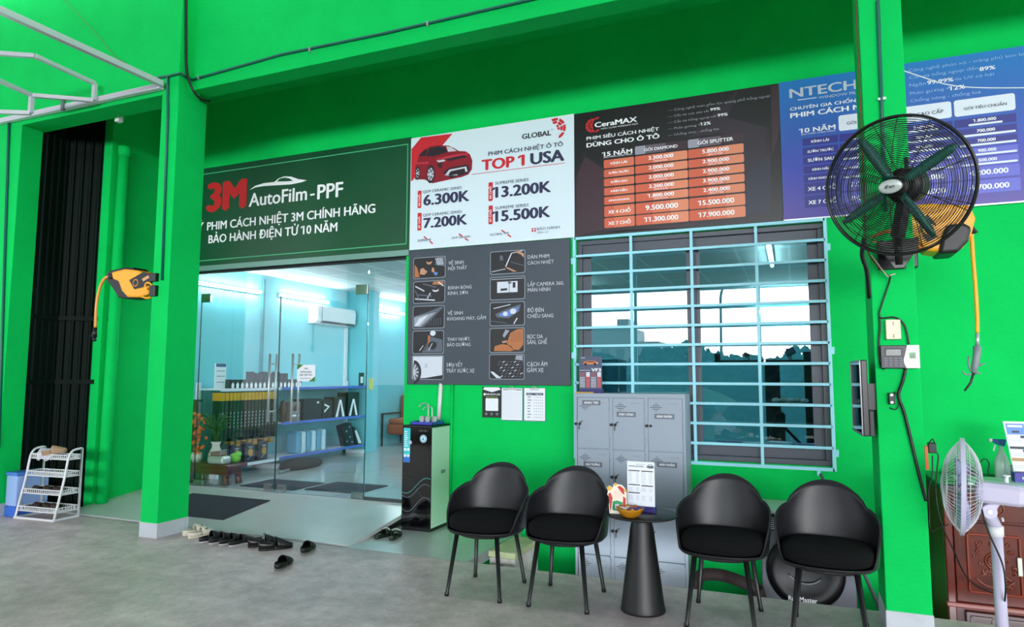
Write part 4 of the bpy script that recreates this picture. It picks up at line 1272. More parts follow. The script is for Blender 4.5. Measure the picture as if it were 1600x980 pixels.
for i, (x, y) in enumerate(((-3.44, 5.96), (-3.40, 6.00), (-3.37, 5.95), (-3.33, 6.02), (-3.47, 6.02))):
    o = MB().lathe([(0.022, 0.0), (0.028, 0.075), (0.026, 0.075), (0.020, 0.004)], n=16).build('drinking_glass', CUP)
    o.location = (x, y, DH + 0.0065)
    tag(o, 'small clear drinking glass standing in the blue tray', 'glass', 'drinking glasses in the blue tray')
# pipes on the wall behind it
o = MB().cyl((-3.42, 6.275, 1.05), (-3.40, 6.275, 1.42), 0.022, n=12).build('white_water_pipe', WHITE)
o['label'] = 'white plastic pipe running up the wall behind the water dispenser'; o['category'] = 'pipe'
o = MB().cyl((-3.285, 6.28, 0.3), (-3.27, 6.28, 1.42), 0.018, n=12).build('green_water_pipe', GREEN)
tag(o, 'thin pipe painted wall green beside the white pipe', 'pipe')

# ------------------------------------------------------------------ papers hanging under the slate board
FW = FrameP((0, 6.29, 0), k=(0.6, 1.6))
a, b = (-2.931,1.081), (-2.719,1.388)
t = athing('notice_card', 'black notice card with a blank white square below the slate board', 'notice', ((a[0] + b[0]) / 2, 6.295, a[1]))
MB().box(a[0], b[0], 6.29, 6.30, a[1], b[1]).build('card', mat('black_card', (22, 26, 28), 0.5), t)
w, h = b[0] - a[0], b[1] - a[1]
m = MB()
m.poly(FW, [(a[0] + w * .03, b[1] - h * .08), (a[0] + w * .12, b[1] - h * .01), (b[0] - w * .12, b[1] - h * .01), (b[0] - w * .03, b[1] - h * .08), ((a[0] + b[0]) / 2, b[1] - h * .17)], 1, 0)
m.rrect(FW, (a[0] + w * .18, a[1] + h * .22), (b[0] - w * .16, a[1] + h * .63), 0.008, 1, 0)
m.text(FW, 'WIFI AUTO CAR', (a[0] + w * .2, b[1] - h * .27), (b[0] - w * .06, b[1] - h * .21), 2, 0, 0.05)
m.text(FW, 'QUÉT MÃ KẾT NỐI', (a[0] + w * .2, b[1] - h * .345), (b[0] - w * .2, b[1] - h * .31), 2, 1, 0.02)
m.disc(FW, (a[0] + w * .13, b[1] - h * .24), w * .06, layer=2, m=0)
for i in range(3):
    m.disc(FW, (a[0] + w * (.22 + .28 * i), a[1] + h * .12), w * .07, layer=2, m=2)
m.build('notice_print', [PAPER, mat('lime_print', (170, 210, 90), 0.5), mat('grey_icon_print', (110, 110, 116), 0.5)], t)
def clip(parent, x, z):
    m = MB().box(x - 0.045, x + 0.045, 6.275, 6.29, z - 0.012, z + 0.004)
    m.tube(smooth([(x - 0.03, 6.278, z), (x - 0.012, 6.27, z + 0.022), (x + 0.012, 6.27, z + 0.022), (x + 0.03, 6.278, z)], 4), 0.003, 6)
    return m.build('clip', CHROME, parent)
def clipboard(p0, p1, lab):
    a, b = p0, p1
    t = athing('clipboard', lab, 'clipboard', ((a[0] + b[0]) / 2, 6.295, a[1]), 'clipboards under the slate board')
    MB().box(a[0] - 0.006, b[0] + 0.006, 6.293, 6.30, a[1] - 0.01, b[1] + 0.004).build('board', mat('teal_board', (60, 130, 130), 0.5), t)
    MB().box(a[0], b[0], 6.29, 6.293, a[1], b[1]).build('sheet', PAPER, t)
    clip(t, (a[0] + b[0]) / 2, b[1] - 0.008)
    return t, a, b
t, a, b = clipboard((-2.716,1.063), (-2.494,1.378), 'clipboard with a faint gridded sheet hanging between the two other papers')
m = MB()
w, h = b[0] - a[0], b[1] - a[1]
m.rect(FW, (a[0] + w * .06, b[1] - h * .06), (b[0] - w * .04, b[1] - h * .035), 1, 1)
for i in range(9):
    m.rect(FW, (a[0] + w * (.06 + .11 * i), a[1] + h * .06), (a[0] + w * (.06 + .11 * i) + 0.001, b[1] - h * .08), 1, 0)
for i in range(22):
    z = a[1] + h * (.08 + .038 * i)
    m.rect(FW, (a[0] + w * .06, z), (b[0] - w * .05, z + 0.001), 1, 0)
m.build('grid_print', [mat('pale_grey_ink', (168, 172, 184), 0.6), INK], t)
t, a, b = clipboard((-2.473,1.063), (-2.254,1.38), 'clipboard listing names and ticks in rows nearest the locker')
m = MB()
w, h = b[0] - a[0], b[1] - a[1]
m.rect(FW, (a[0] + w * .1, b[1] - h * .22), (b[0] - w * .08, b[1] - h * .145), 1, 0)
m.text(FW, 'Nhân viên', (a[0] + w * .16, b[1] - h * .20), (a[0] + w * .38, b[1] - h * .165), 2, 1, 0.02)
m.text(FW, 'Ngày công', (a[0] + w * .55, b[1] - h * .20), (a[0] + w * .85, b[1] - h * .165), 2, 1, 0.02)
for i in range(8):
    z = b[1] - h * (.29 + .088 * i)
    m.rect(FW, (a[0] + w * .16, z), (a[0] + w * (.28 + .08 * random.random()), z + h * .022), 1, 0)
    for j in range(5):
        m.rect(FW, (a[0] + w * (.48 + .095 * j), z), (a[0] + w * (.51 + .095 * j), z + h * .022), 1, 0)
m.build('list_print', [mat('slate_ink', (70, 76, 96), 0.6), PAPER], t)

# ------------------------------------------------------------------ foam box, machine and bits behind the chairs
t = athing('foam_box', 'dirty white lidded box half sunk behind the chair nearest the dispenser', 'box', (-2.26, 5.5, PIT))
MB().box(-2.378, -2.148, 5.26, 5.81, PIT, 0.005).build('box_body', mat('grimy_white_foam', (196, 196, 190), 0.8, var=0.2, scale=10), t, bevel=0.012)
MB().box(-2.386, -2.14, 5.25, 5.82, 0.005, 0.058).build('lid', mat('mossy_cream_foam', (186, 196, 152), 0.8, var=0.15, scale=8), t, bevel=0.012)
MB().box(-2.30, -2.25, 5.255, 5.26, -0.07, -0.05).build('handle_slot', INK, t)
MXA, MXB, MY = -0.277, 0.384, 5.78
MG = mat('graphite_machine_casing', (74, 78, 88), 0.45)
t = athing('washing_machine', 'graphite front loading washing machine with a big round black door behind the chair', 'washing machine', ((MXA + MXB) / 2, 6.0, PIT))
MB().box(MXA, MXB, MY, 6.27, PIT, 0.435).build('casing', MG, t, bevel=0.008)
MB().box(MXA - 0.005, MXB + 0.005, MY - 0.01, 6.28, 0.435, 0.46).build('worktop', mat('pale_grey_laminate', (200, 214, 208), 0.4), t, bevel=0.004)
m = MB().box(MXA + 0.01, MXB - 0.01, MY - 0.008, MY, 0.305, 0.43)
m.build('control_panel', BLACK, t, bevel=0.003)
FM = FrameP((0, MY - 0.009, 0), k=(0.6, 1.6))
m = MB()
for i in range(6):
    m.rect(FM, (MXA + 0.06, 0.318 + 0.016 * i), (MXA + 0.14 + 0.015 * (i % 3), 0.324 + 0.016 * i), 1, 0)
m.disc(FM, (MXA + 0.20, 0.37), 0.02, layer=1, m=0)
m.build('panel_print', mat('pale_panel_ink', (190, 194, 200), 0.5), t)
dx, dz, R0 = 0.035, 0.02, 0.275
Mx = Matrix.Rotation(PI / 2, 4, 'X')
d = MB().lathe([(R0, 0.0), (R0 + 0.004, 0.02), (R0 - 0.02, 0.045), (R0 - 0.06, 0.05), (R0 - 0.10, 0.042), (0.12, 0.03), (0.02, 0.026)], (dx, MY, dz), 48, 0, Mx).build('round_door', mat('black_gloss_door', (9, 9, 12), 0.35, spec=0.25), t)
m = MB().text(FrameP((0, MY - 0.053, 0), k=(0.7, 1.4)), 'RainMaster', (dx - 0.125, dz - 0.212), (dx + 0.076, dz - 0.178), 1, 0, 0.03)
m.text(FrameP((0, MY - 0.053, 0), k=(0.6, 1.6)), 'FRONT LOADING WASHER', (dx - 0.08, dz - 0.234), (dx + 0.07, dz - 0.225), 1, 0, 0)
m.build('door_lettering', WPRINT, d)
MB().tube(smooth([(dx + 0.13 * math.cos(a), MY - 0.05, dz + 0.02 + 0.10 * math.sin(a)) for a in (PI * 1.15, PI * 1.35, PI * 1.5, PI * 1.65, PI * 1.8)], 4), 0.006, 6).build('door_trim', GREYM, d)
# dark hose bundle in the gutter
o = MB().tube(smooth([(-0.74, 5.55, -0.06), (-0.68, 5.52, -0.015), (-0.55, 5.55, -0.015), (-0.42, 5.5, -0.03), (-0.30, 5.52, -0.07)], 6), 0.045, 10).tube(smooth([(-0.74, 5.55, -0.06), (-0.78, 5.6, -0.3), (-0.8, 5.6, PIT + 0.05)], 4), 0.045, 10).tube(smooth([(-0.30, 5.52, -0.07), (-0.26, 5.6, -0.3), (-0.3, 5.6, PIT + 0.05)], 4), 0.045, 10).build('rubber_hose', mat('dark_brown_rubber', (36, 22, 20), 0.8))
tag(o, 'thick dark rubber hose looped in the gutter under the chair beside the table', 'hose')
# grey pole slanting down from the window to the column foot
p0, p1 = Vector((0.165,5.7,0.768)), Vector((0.471,5.1,-0.007))
pm = p0 + (p1 - p0) * 0.62
t = athing('leaning_pole', 'thin grey pole leaning from the column foot up to the window corner', 'pole', tuple(p1))
MB().cyl(p1, p0, 0.012, n=10).build('pole_shaft', GREYM, t)
MB().cyl(pm - (p1 - p0).normalized() * 0.03, pm + (p1 - p0).normalized() * 0.03, 0.018, n=10).build('collar', WHITE, t)

# ------------------------------------------------------------------ wall fan on the right column
t = athing('wall_fan', 'large black caged wall fan with dark green blades on the right column', 'fan', (0.56, 4.63, 2.25))
FC0 = Vector((0.553, 4.12, 2.532))
ax = Vector((-0.46, -1.0, -0.24)).normalized()     # blowing direction
up = (Vector((0, 0, 1)) - ax * ax.z).normalized()
sd = up.cross(ax).normalized()
FG = mat('dark_green_blade', (16, 96, 82), 0.4)
RF = 0.372
def fp(r, a, d):
    return FC0 + (sd * math.cos(a) + up * math.sin(a)) * r + ax * d
def ringm(mb, r, d, w, seg=72, n=5):
    mb.tube([fp(r, 2 * PI * i / seg, d) for i in range(seg)], w, n, closed=True)
def dome(r, s):
    u = r / RF
    return s * (0.105 * (1 - u ** 2.6))
for side, nm in ((1, 'front_guard'), (-1, 'rear_guard')):
    m = MB()
    for i in range(27):
        r = 0.075 + (RF - 0.085) * i / 26
        ringm(m, r, dome(r, side), 0.0019, 64, 4)
    for k in range(10 if side > 0 else 8):
        a = 2 * PI * (k + 0.3) / (10 if side > 0 else 8)
        m.tube([fp(0.055 + (RF - 0.055) * j / 8, a, dome(0.055 + (RF - 0.055) * j / 8, side * 0.985)) for j in range(9)], 0.0024, 5)
    m.build(nm, BLACKM, t)
m = MB()
ringm(m, RF, 0, 0.0075, 96, 8)
m.build('guard_rim', BLACKM, t)
Mf = Matrix((sd, up, ax)).transposed().to_4x4()
m = MB().lathe([(0.045, 0.104), (0.046, 0.110), (0.038, 0.115), (0.01, 0.117)], FC0, 28, 0, Mf, sx=1.3, sy=0.8)
bd = m.build('badge', mat('silver_fan_badge', (190, 200, 196), 0.3, metal=0.3), t)
FBg = FrameP(FC0 + ax * 0.1185, sd, up, ax, k=(0.6, 1.8))
MB().text(FBg, 'iFan', (-0.024, -0.008), (0.024, 0.010), 0.5, 0, 0.04).build('badge_lettering', INK, bd)
for k in range(4):
    a0 = math.radians(117 + 90 * k)
    m = MB()
    rings = []
    for j in range(10):
        r = 0.05 + 0.285 * j / 9
        w = 0.036 + 0.026 * math.sin(PI * min(1, (j + 0.8) / 9.5)) ** 0.8
        if j == 9:
            w = 0.02
        tw = math.radians(38 - 18 * j / 9)
        c = fp(r, a0, 0.01)
        tv = (-sd * math.sin(a0) + up * math.cos(a0))
        wv = tv * math.cos(tw) + ax * math.sin(tw)
        nv_ = ax * math.cos(tw) - tv * math.sin(tw)
        rings.append([c + wv * (-w / 2) , c + wv * (-w * 0.1) + nv_ * 0.006, c + wv * (w / 2), c + wv * (-w * 0.1) - nv_ * 0.002])
    m.loft(rings, 0, True)
    m.build('blade', FG, t)
MB().lathe([(0.02, 0.05), (0.05, 0.045), (0.056, 0.02), (0.056, -0.02), (0.03, -0.03)], FC0, 24, 0, Mf).build('hub', BLACK, t)
MB().lathe([(0.055, -0.09), (0.092, -0.10), (0.10, -0.13), (0.10, -0.23), (0.088, -0.265), (0.05, -0.28), (0.02, -0.282)], FC0, 28, 0, Mf).build('motor_housing', BLACK, t)
mc = FC0 - ax * 0.18
m = MB().cyl(mc + Vector((0, 0, 0.08)), mc + Vector((0, 0, 0.16)), 0.012, n=10)
m.build('oscillation_knob', BLACK, t)
yb = Vector((0.575, 4.36, 2.235))
m = MB().bar(mc, yb + Vector((0, 0, 0.06)), 0.05, 0.06)
m.cyl(yb + Vector((0, 0, 0.1)), yb + Vector((0, 0, -0.10)), 0.022, n=14)
m.build('yoke', BLACKM, t)
fb = FrameP((0, 4.37, 0))
m = MB().prism([(0.47, 2.275), (0.68, 2.285), (0.675, 2.23), (0.60, 2.115), (0.55, 2.115), (0.49, 2.22)], 0.0, 0.02, fb)
m.bar((0.575, 4.36, 2.24), (0.575, 4.65, 2.24), 0.07, 0.05).box(0.50, 0.65, 4.635, 4.65, 2.15, 2.33)
m.build('bracket', BLACKM, t, bevel=0.003)
m = MB().tube(smooth([(0.40, 4.30, 2.29), (0.39, 4.35, 2.20), (0.42, 4.45, 2.12), (0.44, 4.60, 1.98)], 5), 0.012, 8)
m.build('pull_cord', BLACK, t)

# ------------------------------------------------------------------ cables and small boxes on the column face
CY = 4.64
def cable(name, pts, r, mt, label, cat='cable', group=None, k=6):
    o = MB().tube(smooth(pts, k), r, 8).build(name, mt)
    return tag(o, label, cat, group)
cable('power_cable', [(0.558,4.6,2.103), (0.55,4.63,2.057), (0.503,4.635,1.915), (0.495,4.635,1.876), (0.508,4.635,1.856), (0.576,4.635,1.858), (0.618,4.635,1.822), (0.635,4.635,1.764), (0.642,4.635,1.695)], 0.0055, BLACK, 'thick black cable dropping from the wall fan past the beige box')
cable('flat_cable', [(0.495,4.64,1.865), (0.495,4.64,1.799), (0.484,4.64,1.69), (0.489,4.64,1.574), (0.509,4.64,1.547)], 0.006, BLACK, 'black cable running down beside the beige switch box to the fingerprint clock')
cable('black_cable', [(0.619,4.635,1.55), (0.603,4.635,1.478), (0.576,4.635,1.391), (0.601,4.635,1.289), (0.63,4.635,1.122), (0.663,4.635,0.92), (0.691,4.645,0.781)], 0.009, BLACK, 'fat black cable slanting from the fingerprint clock to the foot of the column')
cable('twisted_wire', [(0.448,4.66,3.906), (0.447,4.66,3.438), (0.447,4.66,2.978), (0.443,4.655,2.527), (0.446,4.64,2.282), (0.509,4.63,2.157), (0.551,4.62,2.11)], 0.004, mat('red_brown_wire', (110, 48, 30), 0.6), 'thin reddish brown wire down the edge of the right column')
cable('white_wire', [(0.463,4.62,2.246), (0.499,4.62,2.184), (0.546,4.61,2.105), (0.563,4.61,2.112), (0.589,4.62,2.12)], 0.0035, mat('cream_wire', (206, 200, 180), 0.6), 'short pale wire tied under the wall fan bracket')
t = athing('conduit_pipe', 'teal conduit pipe running up the front of the right column', 'conduit', (0.58, 4.64, 2.9))
MB().cyl((0.569,4.636,3.867), (0.556,4.636,2.512), 0.011, n=10).build('pipe', TEAL, t)
a = (0.565,4.64,3.222)
MB().box(a[0] - 0.022, a[0] + 0.022, 4.628, 4.65, a[2] - 0.008, a[2] + 0.008).build('pipe_clip', CHROME, t)
a, b = (0.524,4.65,1.725), (0.602,4.65,1.843)
t = athing('switch_box', 'small beige plastic box on the right column above the fingerprint clock', 'switch box', ((a[0] + b[0]) / 2, 4.64, a[2]))
MB().box(a[0], b[0], 4.615, 4.65, a[2], b[2]).build('cover', mat('beige_plastic', (226, 220, 190), 0.45), t, bevel=0.004)
m = MB()
for z in (0.85, 0.75, 0.22, 0.12):
    m.disc(FrameP((0, 4.615, 0)), ((a[0] + b[0]) / 2, a[2] + (b[2] - a[2]) * z), 0.0035, layer=1, n=8)
m.build('screw_dots', INK, t)
a, b = (0.489,4.65,1.551), (0.691,4.65,1.689)
t = athing('fingerprint_clock', 'black and white fingerprint time clock fixed to the right column', 'time clock', ((a[0] + b[0]) / 2, 4.63, a[2]))
xm = a[0] + (b[0] - a[0]) * 0.63
MB().box(a[0], xm + 0.012, 4.612, 4.65, a[2], b[2]).build('keypad_half', mat('charcoal_plastic', (44, 46, 54), 0.4), t, bevel=0.004)
fk = FrameP((0, 4.605, 0))
h = b[2] - a[2]
prof = [(xm + 0.012, b[2]), (xm + 0.002, b[2] - h * .3), (xm - 0.010, b[2] - h * .62), (xm - 0.008, b[2] - h * .8), (xm + 0.004, a[2]), (b[0], a[2]), (b[0], b[2])]
MB().prism(prof[::-1], 0, -0.045, fk).build('sensor_half', WHITE, t, bevel=0.003)
fk2 = FrameP((0, 4.611, 0))
m = MB().rrect(fk2, (a[0] + 0.022, a[2] + h * .5), (xm - 0.014, b[2] - h * .12), 0.003, 1, 0)
m.rrect(fk2, (a[0] + 0.028, a[2] + h * .55), (xm - 0.02, b[2] - h * .18), 0.003, 2, 1)
m.build('screen', [BLACK, mat('grey_screen', (58, 72, 72), 0.2)], t)
for r in range(4):
    for c in range(4):
        x, z = a[0] + 0.018 + c * 0.026, a[2] + h * (0.1 + 0.105 * r)
        MB().box(x, x + 0.017, 4.608, 4.614, z, z + h * 0.06).build('key_button', mat('grey_key', (88, 92, 104), 0.4), t)
m = MB().rrect(fk, (xm + 0.022, a[2] + h * .42), (b[0] - 0.02, a[2] + h * .68), 0.004, 1, 0)
m.rrect(fk, (xm + 0.030, a[2] + h * .46), (b[0] - 0.026, a[2] + h * .60), 0.003, 2, 1)
m.build('finger_sensor', [mat('green_sensor_window', (20, 150, 70), 0.3), mat('black_sensor_glass', (16, 20, 18), 0.2)], t)
a = (0.538,4.64,1.371)
t = athing('inline_switch', 'little black inline switch hanging under the fingerprint clock', 'switch', (a[0], 4.635, a[2]))
MB().box(a[0] - 0.017, a[0] + 0.017, 4.622, 4.65, a[2] - 0.034, a[2] + 0.034).build('body', BLACK, t, bevel=0.004)
m = MB()
for dz in (-0.022, 0.022):
    m.disc(FrameP((0, 4.622, 0)), (a[0], a[2] + dz), 0.008, layer=1, n=10)
m.build('terminal', CHROME, t)
MB().tube(smooth([(0.553,4.632,1.413), (0.575,4.632,1.383), (0.573,4.632,1.334), (0.555,4.632,1.307), (0.525,4.632,1.318)], 5), 0.0035, 6).build('wire_loop', BLACK, t)

# ------------------------------------------------------------------ monitor on the side of the column
t = athing('monitor', 'flat black monitor fixed edge-on to the side of the right column', 'monitor', (0.42, 4.75, 1.37))
n1, n2, f1 = Vector((0.366, 4.47, 0)), None, Vector((0.352, 4.97, 0))
zb, zt = 1.155, 1.60
dirv = (f1 - n1).normalized()
nrm = Vector((-dirv.y, dirv.x, 0))
Mm = Matrix((dirv, -nrm, Vector((0, 0, 1)))).transposed().to_4x4()
Mm.translation = n1
Ln = (f1 - n1).length
MB().box(0, Ln, 0.0, 0.035, zb, zt, 0, Mm).build('casing', mat('black_monitor_plastic', (16, 16, 20), 0.35), t, bevel=0.006)
MB().box(0.0, Ln * 0.8, 0.035, 0.06, zb + 0.0, zb + 0.15, 0, Mm).build('rear_housing', BLACK, t, bevel=0.004)
m = MB().box(-0.002, Ln + 0.002, -0.006, 0.0, zb, zb + 0.014, 0, Mm).box(-0.002, Ln + 0.002, -0.006, 0.0, zt - 0.014, zt, 0, Mm).box(-0.002, 0.012, -0.006, 0.0, zb, zt, 0, Mm).box(Ln - 0.012, Ln + 0.002, -0.006, 0.0, zb, zt, 0, Mm)
m.build('bezel', mat('silver_bezel', (120, 122, 126), 0.3, metal=0.5), t)
MB().box(0.012, Ln - 0.012, -0.004, 0.0, zb + 0.014, zt - 0.014, 0, Mm).build('screen', mat('black_glossy_screen', (12, 14, 18), 0.03, spec=0.8), t)
MB().box(0.405, 0.459, 4.68, 4.80, 1.30, 1.46).build('wall_mount', BLACKM, t)

# ------------------------------------------------------------------ yellow reel behind the fan, hose and blow gun
t = athing('hose_reel', 'yellow and black air hose reel behind the large wall fan', 'hose reel', (0.70, 4.86, 2.3))
fr2 = FrameP((0, 4.80, 0))
prof = [(0.628,2.463), (0.711,2.568), (0.809,2.571), (1.025,2.538), (1.048,2.456), (1.023,2.358), (0.972,2.274), (0.87,2.257), (0.785,2.275), (0.702,2.375)]
MB().prism(prof[::-1], 0.10, -0.10, FrameP((0, 4.87, 0))).build('yellow_shell', YELLOW, t, bevel=0.02, seg=3)
prof = [(0.862,2.349), (0.893,2.426), (0.983,2.427), (1.021,2.4), (1,2.315), (0.941,2.249), (0.841,2.247)]
MB().prism(prof[::-1], 0.125, -0.12, FrameP((0, 4.87, 0))).build('black_housing', BLACK, t, bevel=0.02, seg=3)
prof = [(0.749,2.432), (0.797,2.496), (0.838,2.433), (0.83,2.346), (0.789,2.325)]
m = MB().prism(prof[::-1], 0.112, 0.09, FrameP((0, 4.87, 0)))
m.build('maker_plate', BLACK, t)
MB().disc(FrameP((0, 4.757, 0)), (0.8,2.405), 0.035, layer=1, m=0).disc(FrameP((0, 4.757, 0)), (0.8,2.405), 0.026, layer=2, m=1).build('round_badge', [YELLOW, BLACK], t)
m = MB().tube(smooth([(0.468,4.66,2.356), (0.555,4.64,2.386), (0.662,4.68,2.369), (0.748,4.76,2.29)], 6), 0.010, 8).tube(smooth([(0.475,4.66,2.34), (0.567,4.63,2.292), (0.639,4.66,2.3), (0.727,4.76,2.276)], 6), 0.008, 8)
m.build('hose_loop', mat('orange_hose', (226, 130, 40), 0.45), t)
m = MB().box(0.60, 0.74, 4.80, 4.95, 2.18, 2.42)
m.build('mounting_arm', BLACKM, t, bevel=0.006)
a, b = Vector((1.014,4.82,2.432)), Vector((1.037,4.82,2.367))
MB().tube([a + (a - b) * 0.6, a, b], [0.016, 0.020, 0.030], 14).build('hose_outlet', BLACK, t)
m = MB().tube(smooth([(1.031,4.82,2.383), (1.03,4.82,2.234), (1.034,4.82,2.038), (1.033,4.82,1.844), (1.029,4.82,1.767)], 5), 0.0115, 10)
m.build('yellow_hose', YELLOW, t)
t = athing('blow_gun', 'grey air blow gun hanging at the end of the yellow hose', 'air gun', (1.012,4.82,1.613))
MB().cyl((1.029,4.82,1.763), (1.025,4.82,1.686), 0.011, n=10).build('brass_coupling', CHROME, t)
GG_ = mat('grey_gun_plastic', (128, 132, 140), 0.4)
m = MB().tube([(1.025,4.82,1.686), (1.019,4.82,1.628), (1.006,4.82,1.563), (0.998,4.82,1.525)], [0.022, 0.021, 0.019, 0.015], 10)
m.build('grip', GG_, t)
m = MB().tube(smooth([(0.98,4.82,1.625), (0.977,4.82,1.567), (0.995,4.82,1.529), (1.033,4.82,1.525)], 4), 0.006, 8).tube(smooth([(0.943,4.82,1.537), (0.955,4.82,1.517), (0.988,4.82,1.517)], 4), 0.005, 8).tube(smooth([(1.023,4.82,1.567), (1.056,4.82,1.582)], 2), 0.005, 8)
m.build('trigger', GG_, t)
MB().tube([(0.998,4.82,1.525), (0.982,4.82,1.468), (0.947,4.82,1.418)], [0.008, 0.0075, 0.006], 8).build('nozzle', mat('dark_nozzle', (50, 54, 58), 0.4), t)
cable('white_lead', [(0.763,5.1,3.568), (0.896,5.3,3.589), (1.084,5.5,3.584), (1.297,5.6,3.566), (1.662,5.7,3.546)], 0.004, mat('white_lead_cover', (224, 224, 228), 0.5), 'thin white wire crossing in front of the blue sign')

# ------------------------------------------------------------------ carved cabinet at the right edge
WOOD = mat('red_brown_lacquered_wood', (104, 34, 14), 0.3, scale=6, rgb2=(66, 18, 8), spec=0.3)
WOODD = mat('dark_carved_wood', (84, 26, 12), 0.3, spec=0.6)
KX0, KX1, KY0, KY1, KT = 0.925, 2.05, 5.56, 6.26, 0.765
t = athing('carved_cabinet', 'glossy red brown carved wooden cabinet at the shop wall corner', 'cabinet', (1.45, 5.9, PIT))
MB().box(KX0, KX1, KY0 + 0.02, KY1, PIT, KT - 0.05).build('body', WOOD, t)
MB().box(KX0 - 0.015, KX1 + 0.02, KY0 - 0.03, KY1, KT - 0.05, KT).build('top_board', mat('dark_top_board', (40, 22, 18), 0.25, spec=0.6), t, bevel=0.008)
MB().box(KX0 - 0.002, KX0 + 0.05, KY0 - 0.012, KY0 + 0.04, PIT, KT - 0.05).build('corner_post', mat('deep_red_post', (96, 28, 16), 0.25), t, bevel=0.008)
MB().box(KX0 - 0.01, KX1, KY0 - 0.018, KY0 + 0.03, -0.055, -0.02).build('lower_moulding', mat('rosy_moulding', (128, 56, 44), 0.3), t, bevel=0.008)
def carved_door(x0, x1, z0, z1):
    d = MB().box(x0, x1, KY0 - 0.006, KY0 + 0.02, z0, z1).build('door', WOOD, t, bevel=0.004)
    m = MB()
    q = 0.075
    ox0, ox1, oz0, oz1 = x0 + q, x1 - q, z0 + q, z1 - q
    for a_, b_ in (((ox0, oz0), (ox1, oz0)), ((ox0, oz1), (ox1, oz1)), ((ox0, oz0), (ox0, oz1)), ((ox1, oz0), (ox1, oz1))):
        m.bar((a_[0], KY0 - 0.010, a_[1]), (b_[0], KY0 - 0.010, b_[1]), 0.016, 0.016)
    m.build('panel_moulding', mat('polished_moulding', (128, 50, 28), 0.3, spec=0.4), d, bevel=0.005)
    cx_, cz_ = (ox0 + ox1) / 2, (oz0 + oz1) / 2 + 0.02
    m = MB().tube([(cx_ + 0.05 * math.cos(2 * PI * i / 24), KY0 - 0.008, cz_ + 0.05 * math.sin(2 * PI * i / 24)) for i in range(24)], 0.008, 6, closed=True)
    m.tube([(cx_ + 0.035 * math.cos(2 * PI * i / 20), KY0 - 0.008, cz_ + 0.035 * math.sin(2 * PI * i / 20)) for i in range(20)], 0.005, 6, closed=True)
    rnd = random.Random(3)
    for i in range(34):
        a_ = rnd.uniform(0, 2 * PI)
        r_ = rnd.uniform(0.065, 0.17)
        x_, z_ = cx_ + 0.72 * r_ * math.cos(a_), cz_ + 1.35 * r_ * math.sin(a_)
        if not (ox0 + .025 < x_ < ox1 - .025 and oz0 + .03 < z_ < oz1 - .03):
            continue
        b_ = a_ + rnd.uniform(0.6, 1.8)
        l_ = 0.018
        m.tube(smooth([(x_, KY0 - 0.006, z_), (x_ + l_ * math.cos(b_), KY0 - 0.009, z_ + l_ * math.sin(b_)), (x_ + l_ * 1.3 * math.cos(b_ + 1), KY0 - 0.008, z_ + l_ * 1.3 * math.sin(b_ + 1)), (x_ + l_ * .5 * math.cos(b_ + 2), KY0 - 0.007, z_ + l_ * .5 * math.sin(b_ + 2))], 3), 0.0055, 6)
    m.tube(smooth([(cx_ - 0.11, KY0 - 0.007, oz0 + 0.09), (cx_ - 0.06, KY0 - 0.009, oz0 + 0.05), (cx_, KY0 - 0.009, oz0 + 0.04), (cx_ + 0.06, KY0 - 0.009, oz0 + 0.05), (cx_ + 0.11, KY0 - 0.007, oz0 + 0.09)], 4), 0.007, 6)
    m.build('carving', mat('polished_carving', (112, 44, 24), 0.28, spec=0.5), d)
    return d
d = carved_door(KX0 + 0.055, KX0 + 0.50, -0.015, 0.515)
d2 = carved_door(KX0 + 0.52, KX1 - 0.06, -0.015, 0.515)
ha = (1.343,5.54,0.451)
m = MB().box(ha[0] - 0.014, ha[0] + 0.014, KY0 - 0.022, KY0 - 0.008, 0.19, 0.31)
m.build('handle', mat('pale_metal_handle', (206, 206, 196), 0.3, metal=0.5), d2, bevel=0.004)
m = MB().box(KX0 + 0.055, KX0 + 0.50, KY0 - 0.006, KY0 + 0.02, 0.53, 0.70)
dr = m.build('drawer', WOOD, t, bevel=0.004)
m = MB()
for a_ in (0.14, 0.30):
    m.tube([(KX0 + a_ + 0.05 * math.cos(2 * PI * i / 20), KY0 - 0.008, 0.615 + 0.045 * math.sin(2 * PI * i / 20)) for i in range(20)], 0.007, 6, closed=True)
    m.ball((KX0 + a_, KY0 - 0.006, 0.615), (0.028, 0.008, 0.024))
m.build('drawer_carving', mat('polished_carving', (128, 54, 32), 0.2), dr)
MB().box(KX0 + 0.52, KX1 - 0.06, KY0 - 0.006, KY0 + 0.02, 0.53, 0.70).build('drawer', WOOD, t, bevel=0.004)
for i in range(4):
    x0 = KX0 + 0.10 + 0.20 * i
    m = MB().box(x0, x0 + 0.18, KY0 - 0.010, KY0 + 0.02, -0.20, -0.075)
    b_ = m.build('base_panel', mat('dark_red_base_panel', (76, 20, 16), 0.3), t, bevel=0.004)
    m = MB().bar((x0 + 0.03, KY0 - 0.014, -0.105), (x0 + 0.15, KY0 - 0.014, -0.105), 0.012).bar((x0 + 0.03, KY0 - 0.014, -0.17), (x0 + 0.15, KY0 - 0.014, -0.17), 0.012)
    m.bar((x0 + 0.03, KY0 - 0.014, -0.105), (x0 + 0.03, KY0 - 0.014, -0.17), 0.012).bar((x0 + 0.15, KY0 - 0.014, -0.105), (x0 + 0.15, KY0 - 0.014, -0.17), 0.012)
    m.build('fret_carving', WOODD, b_)
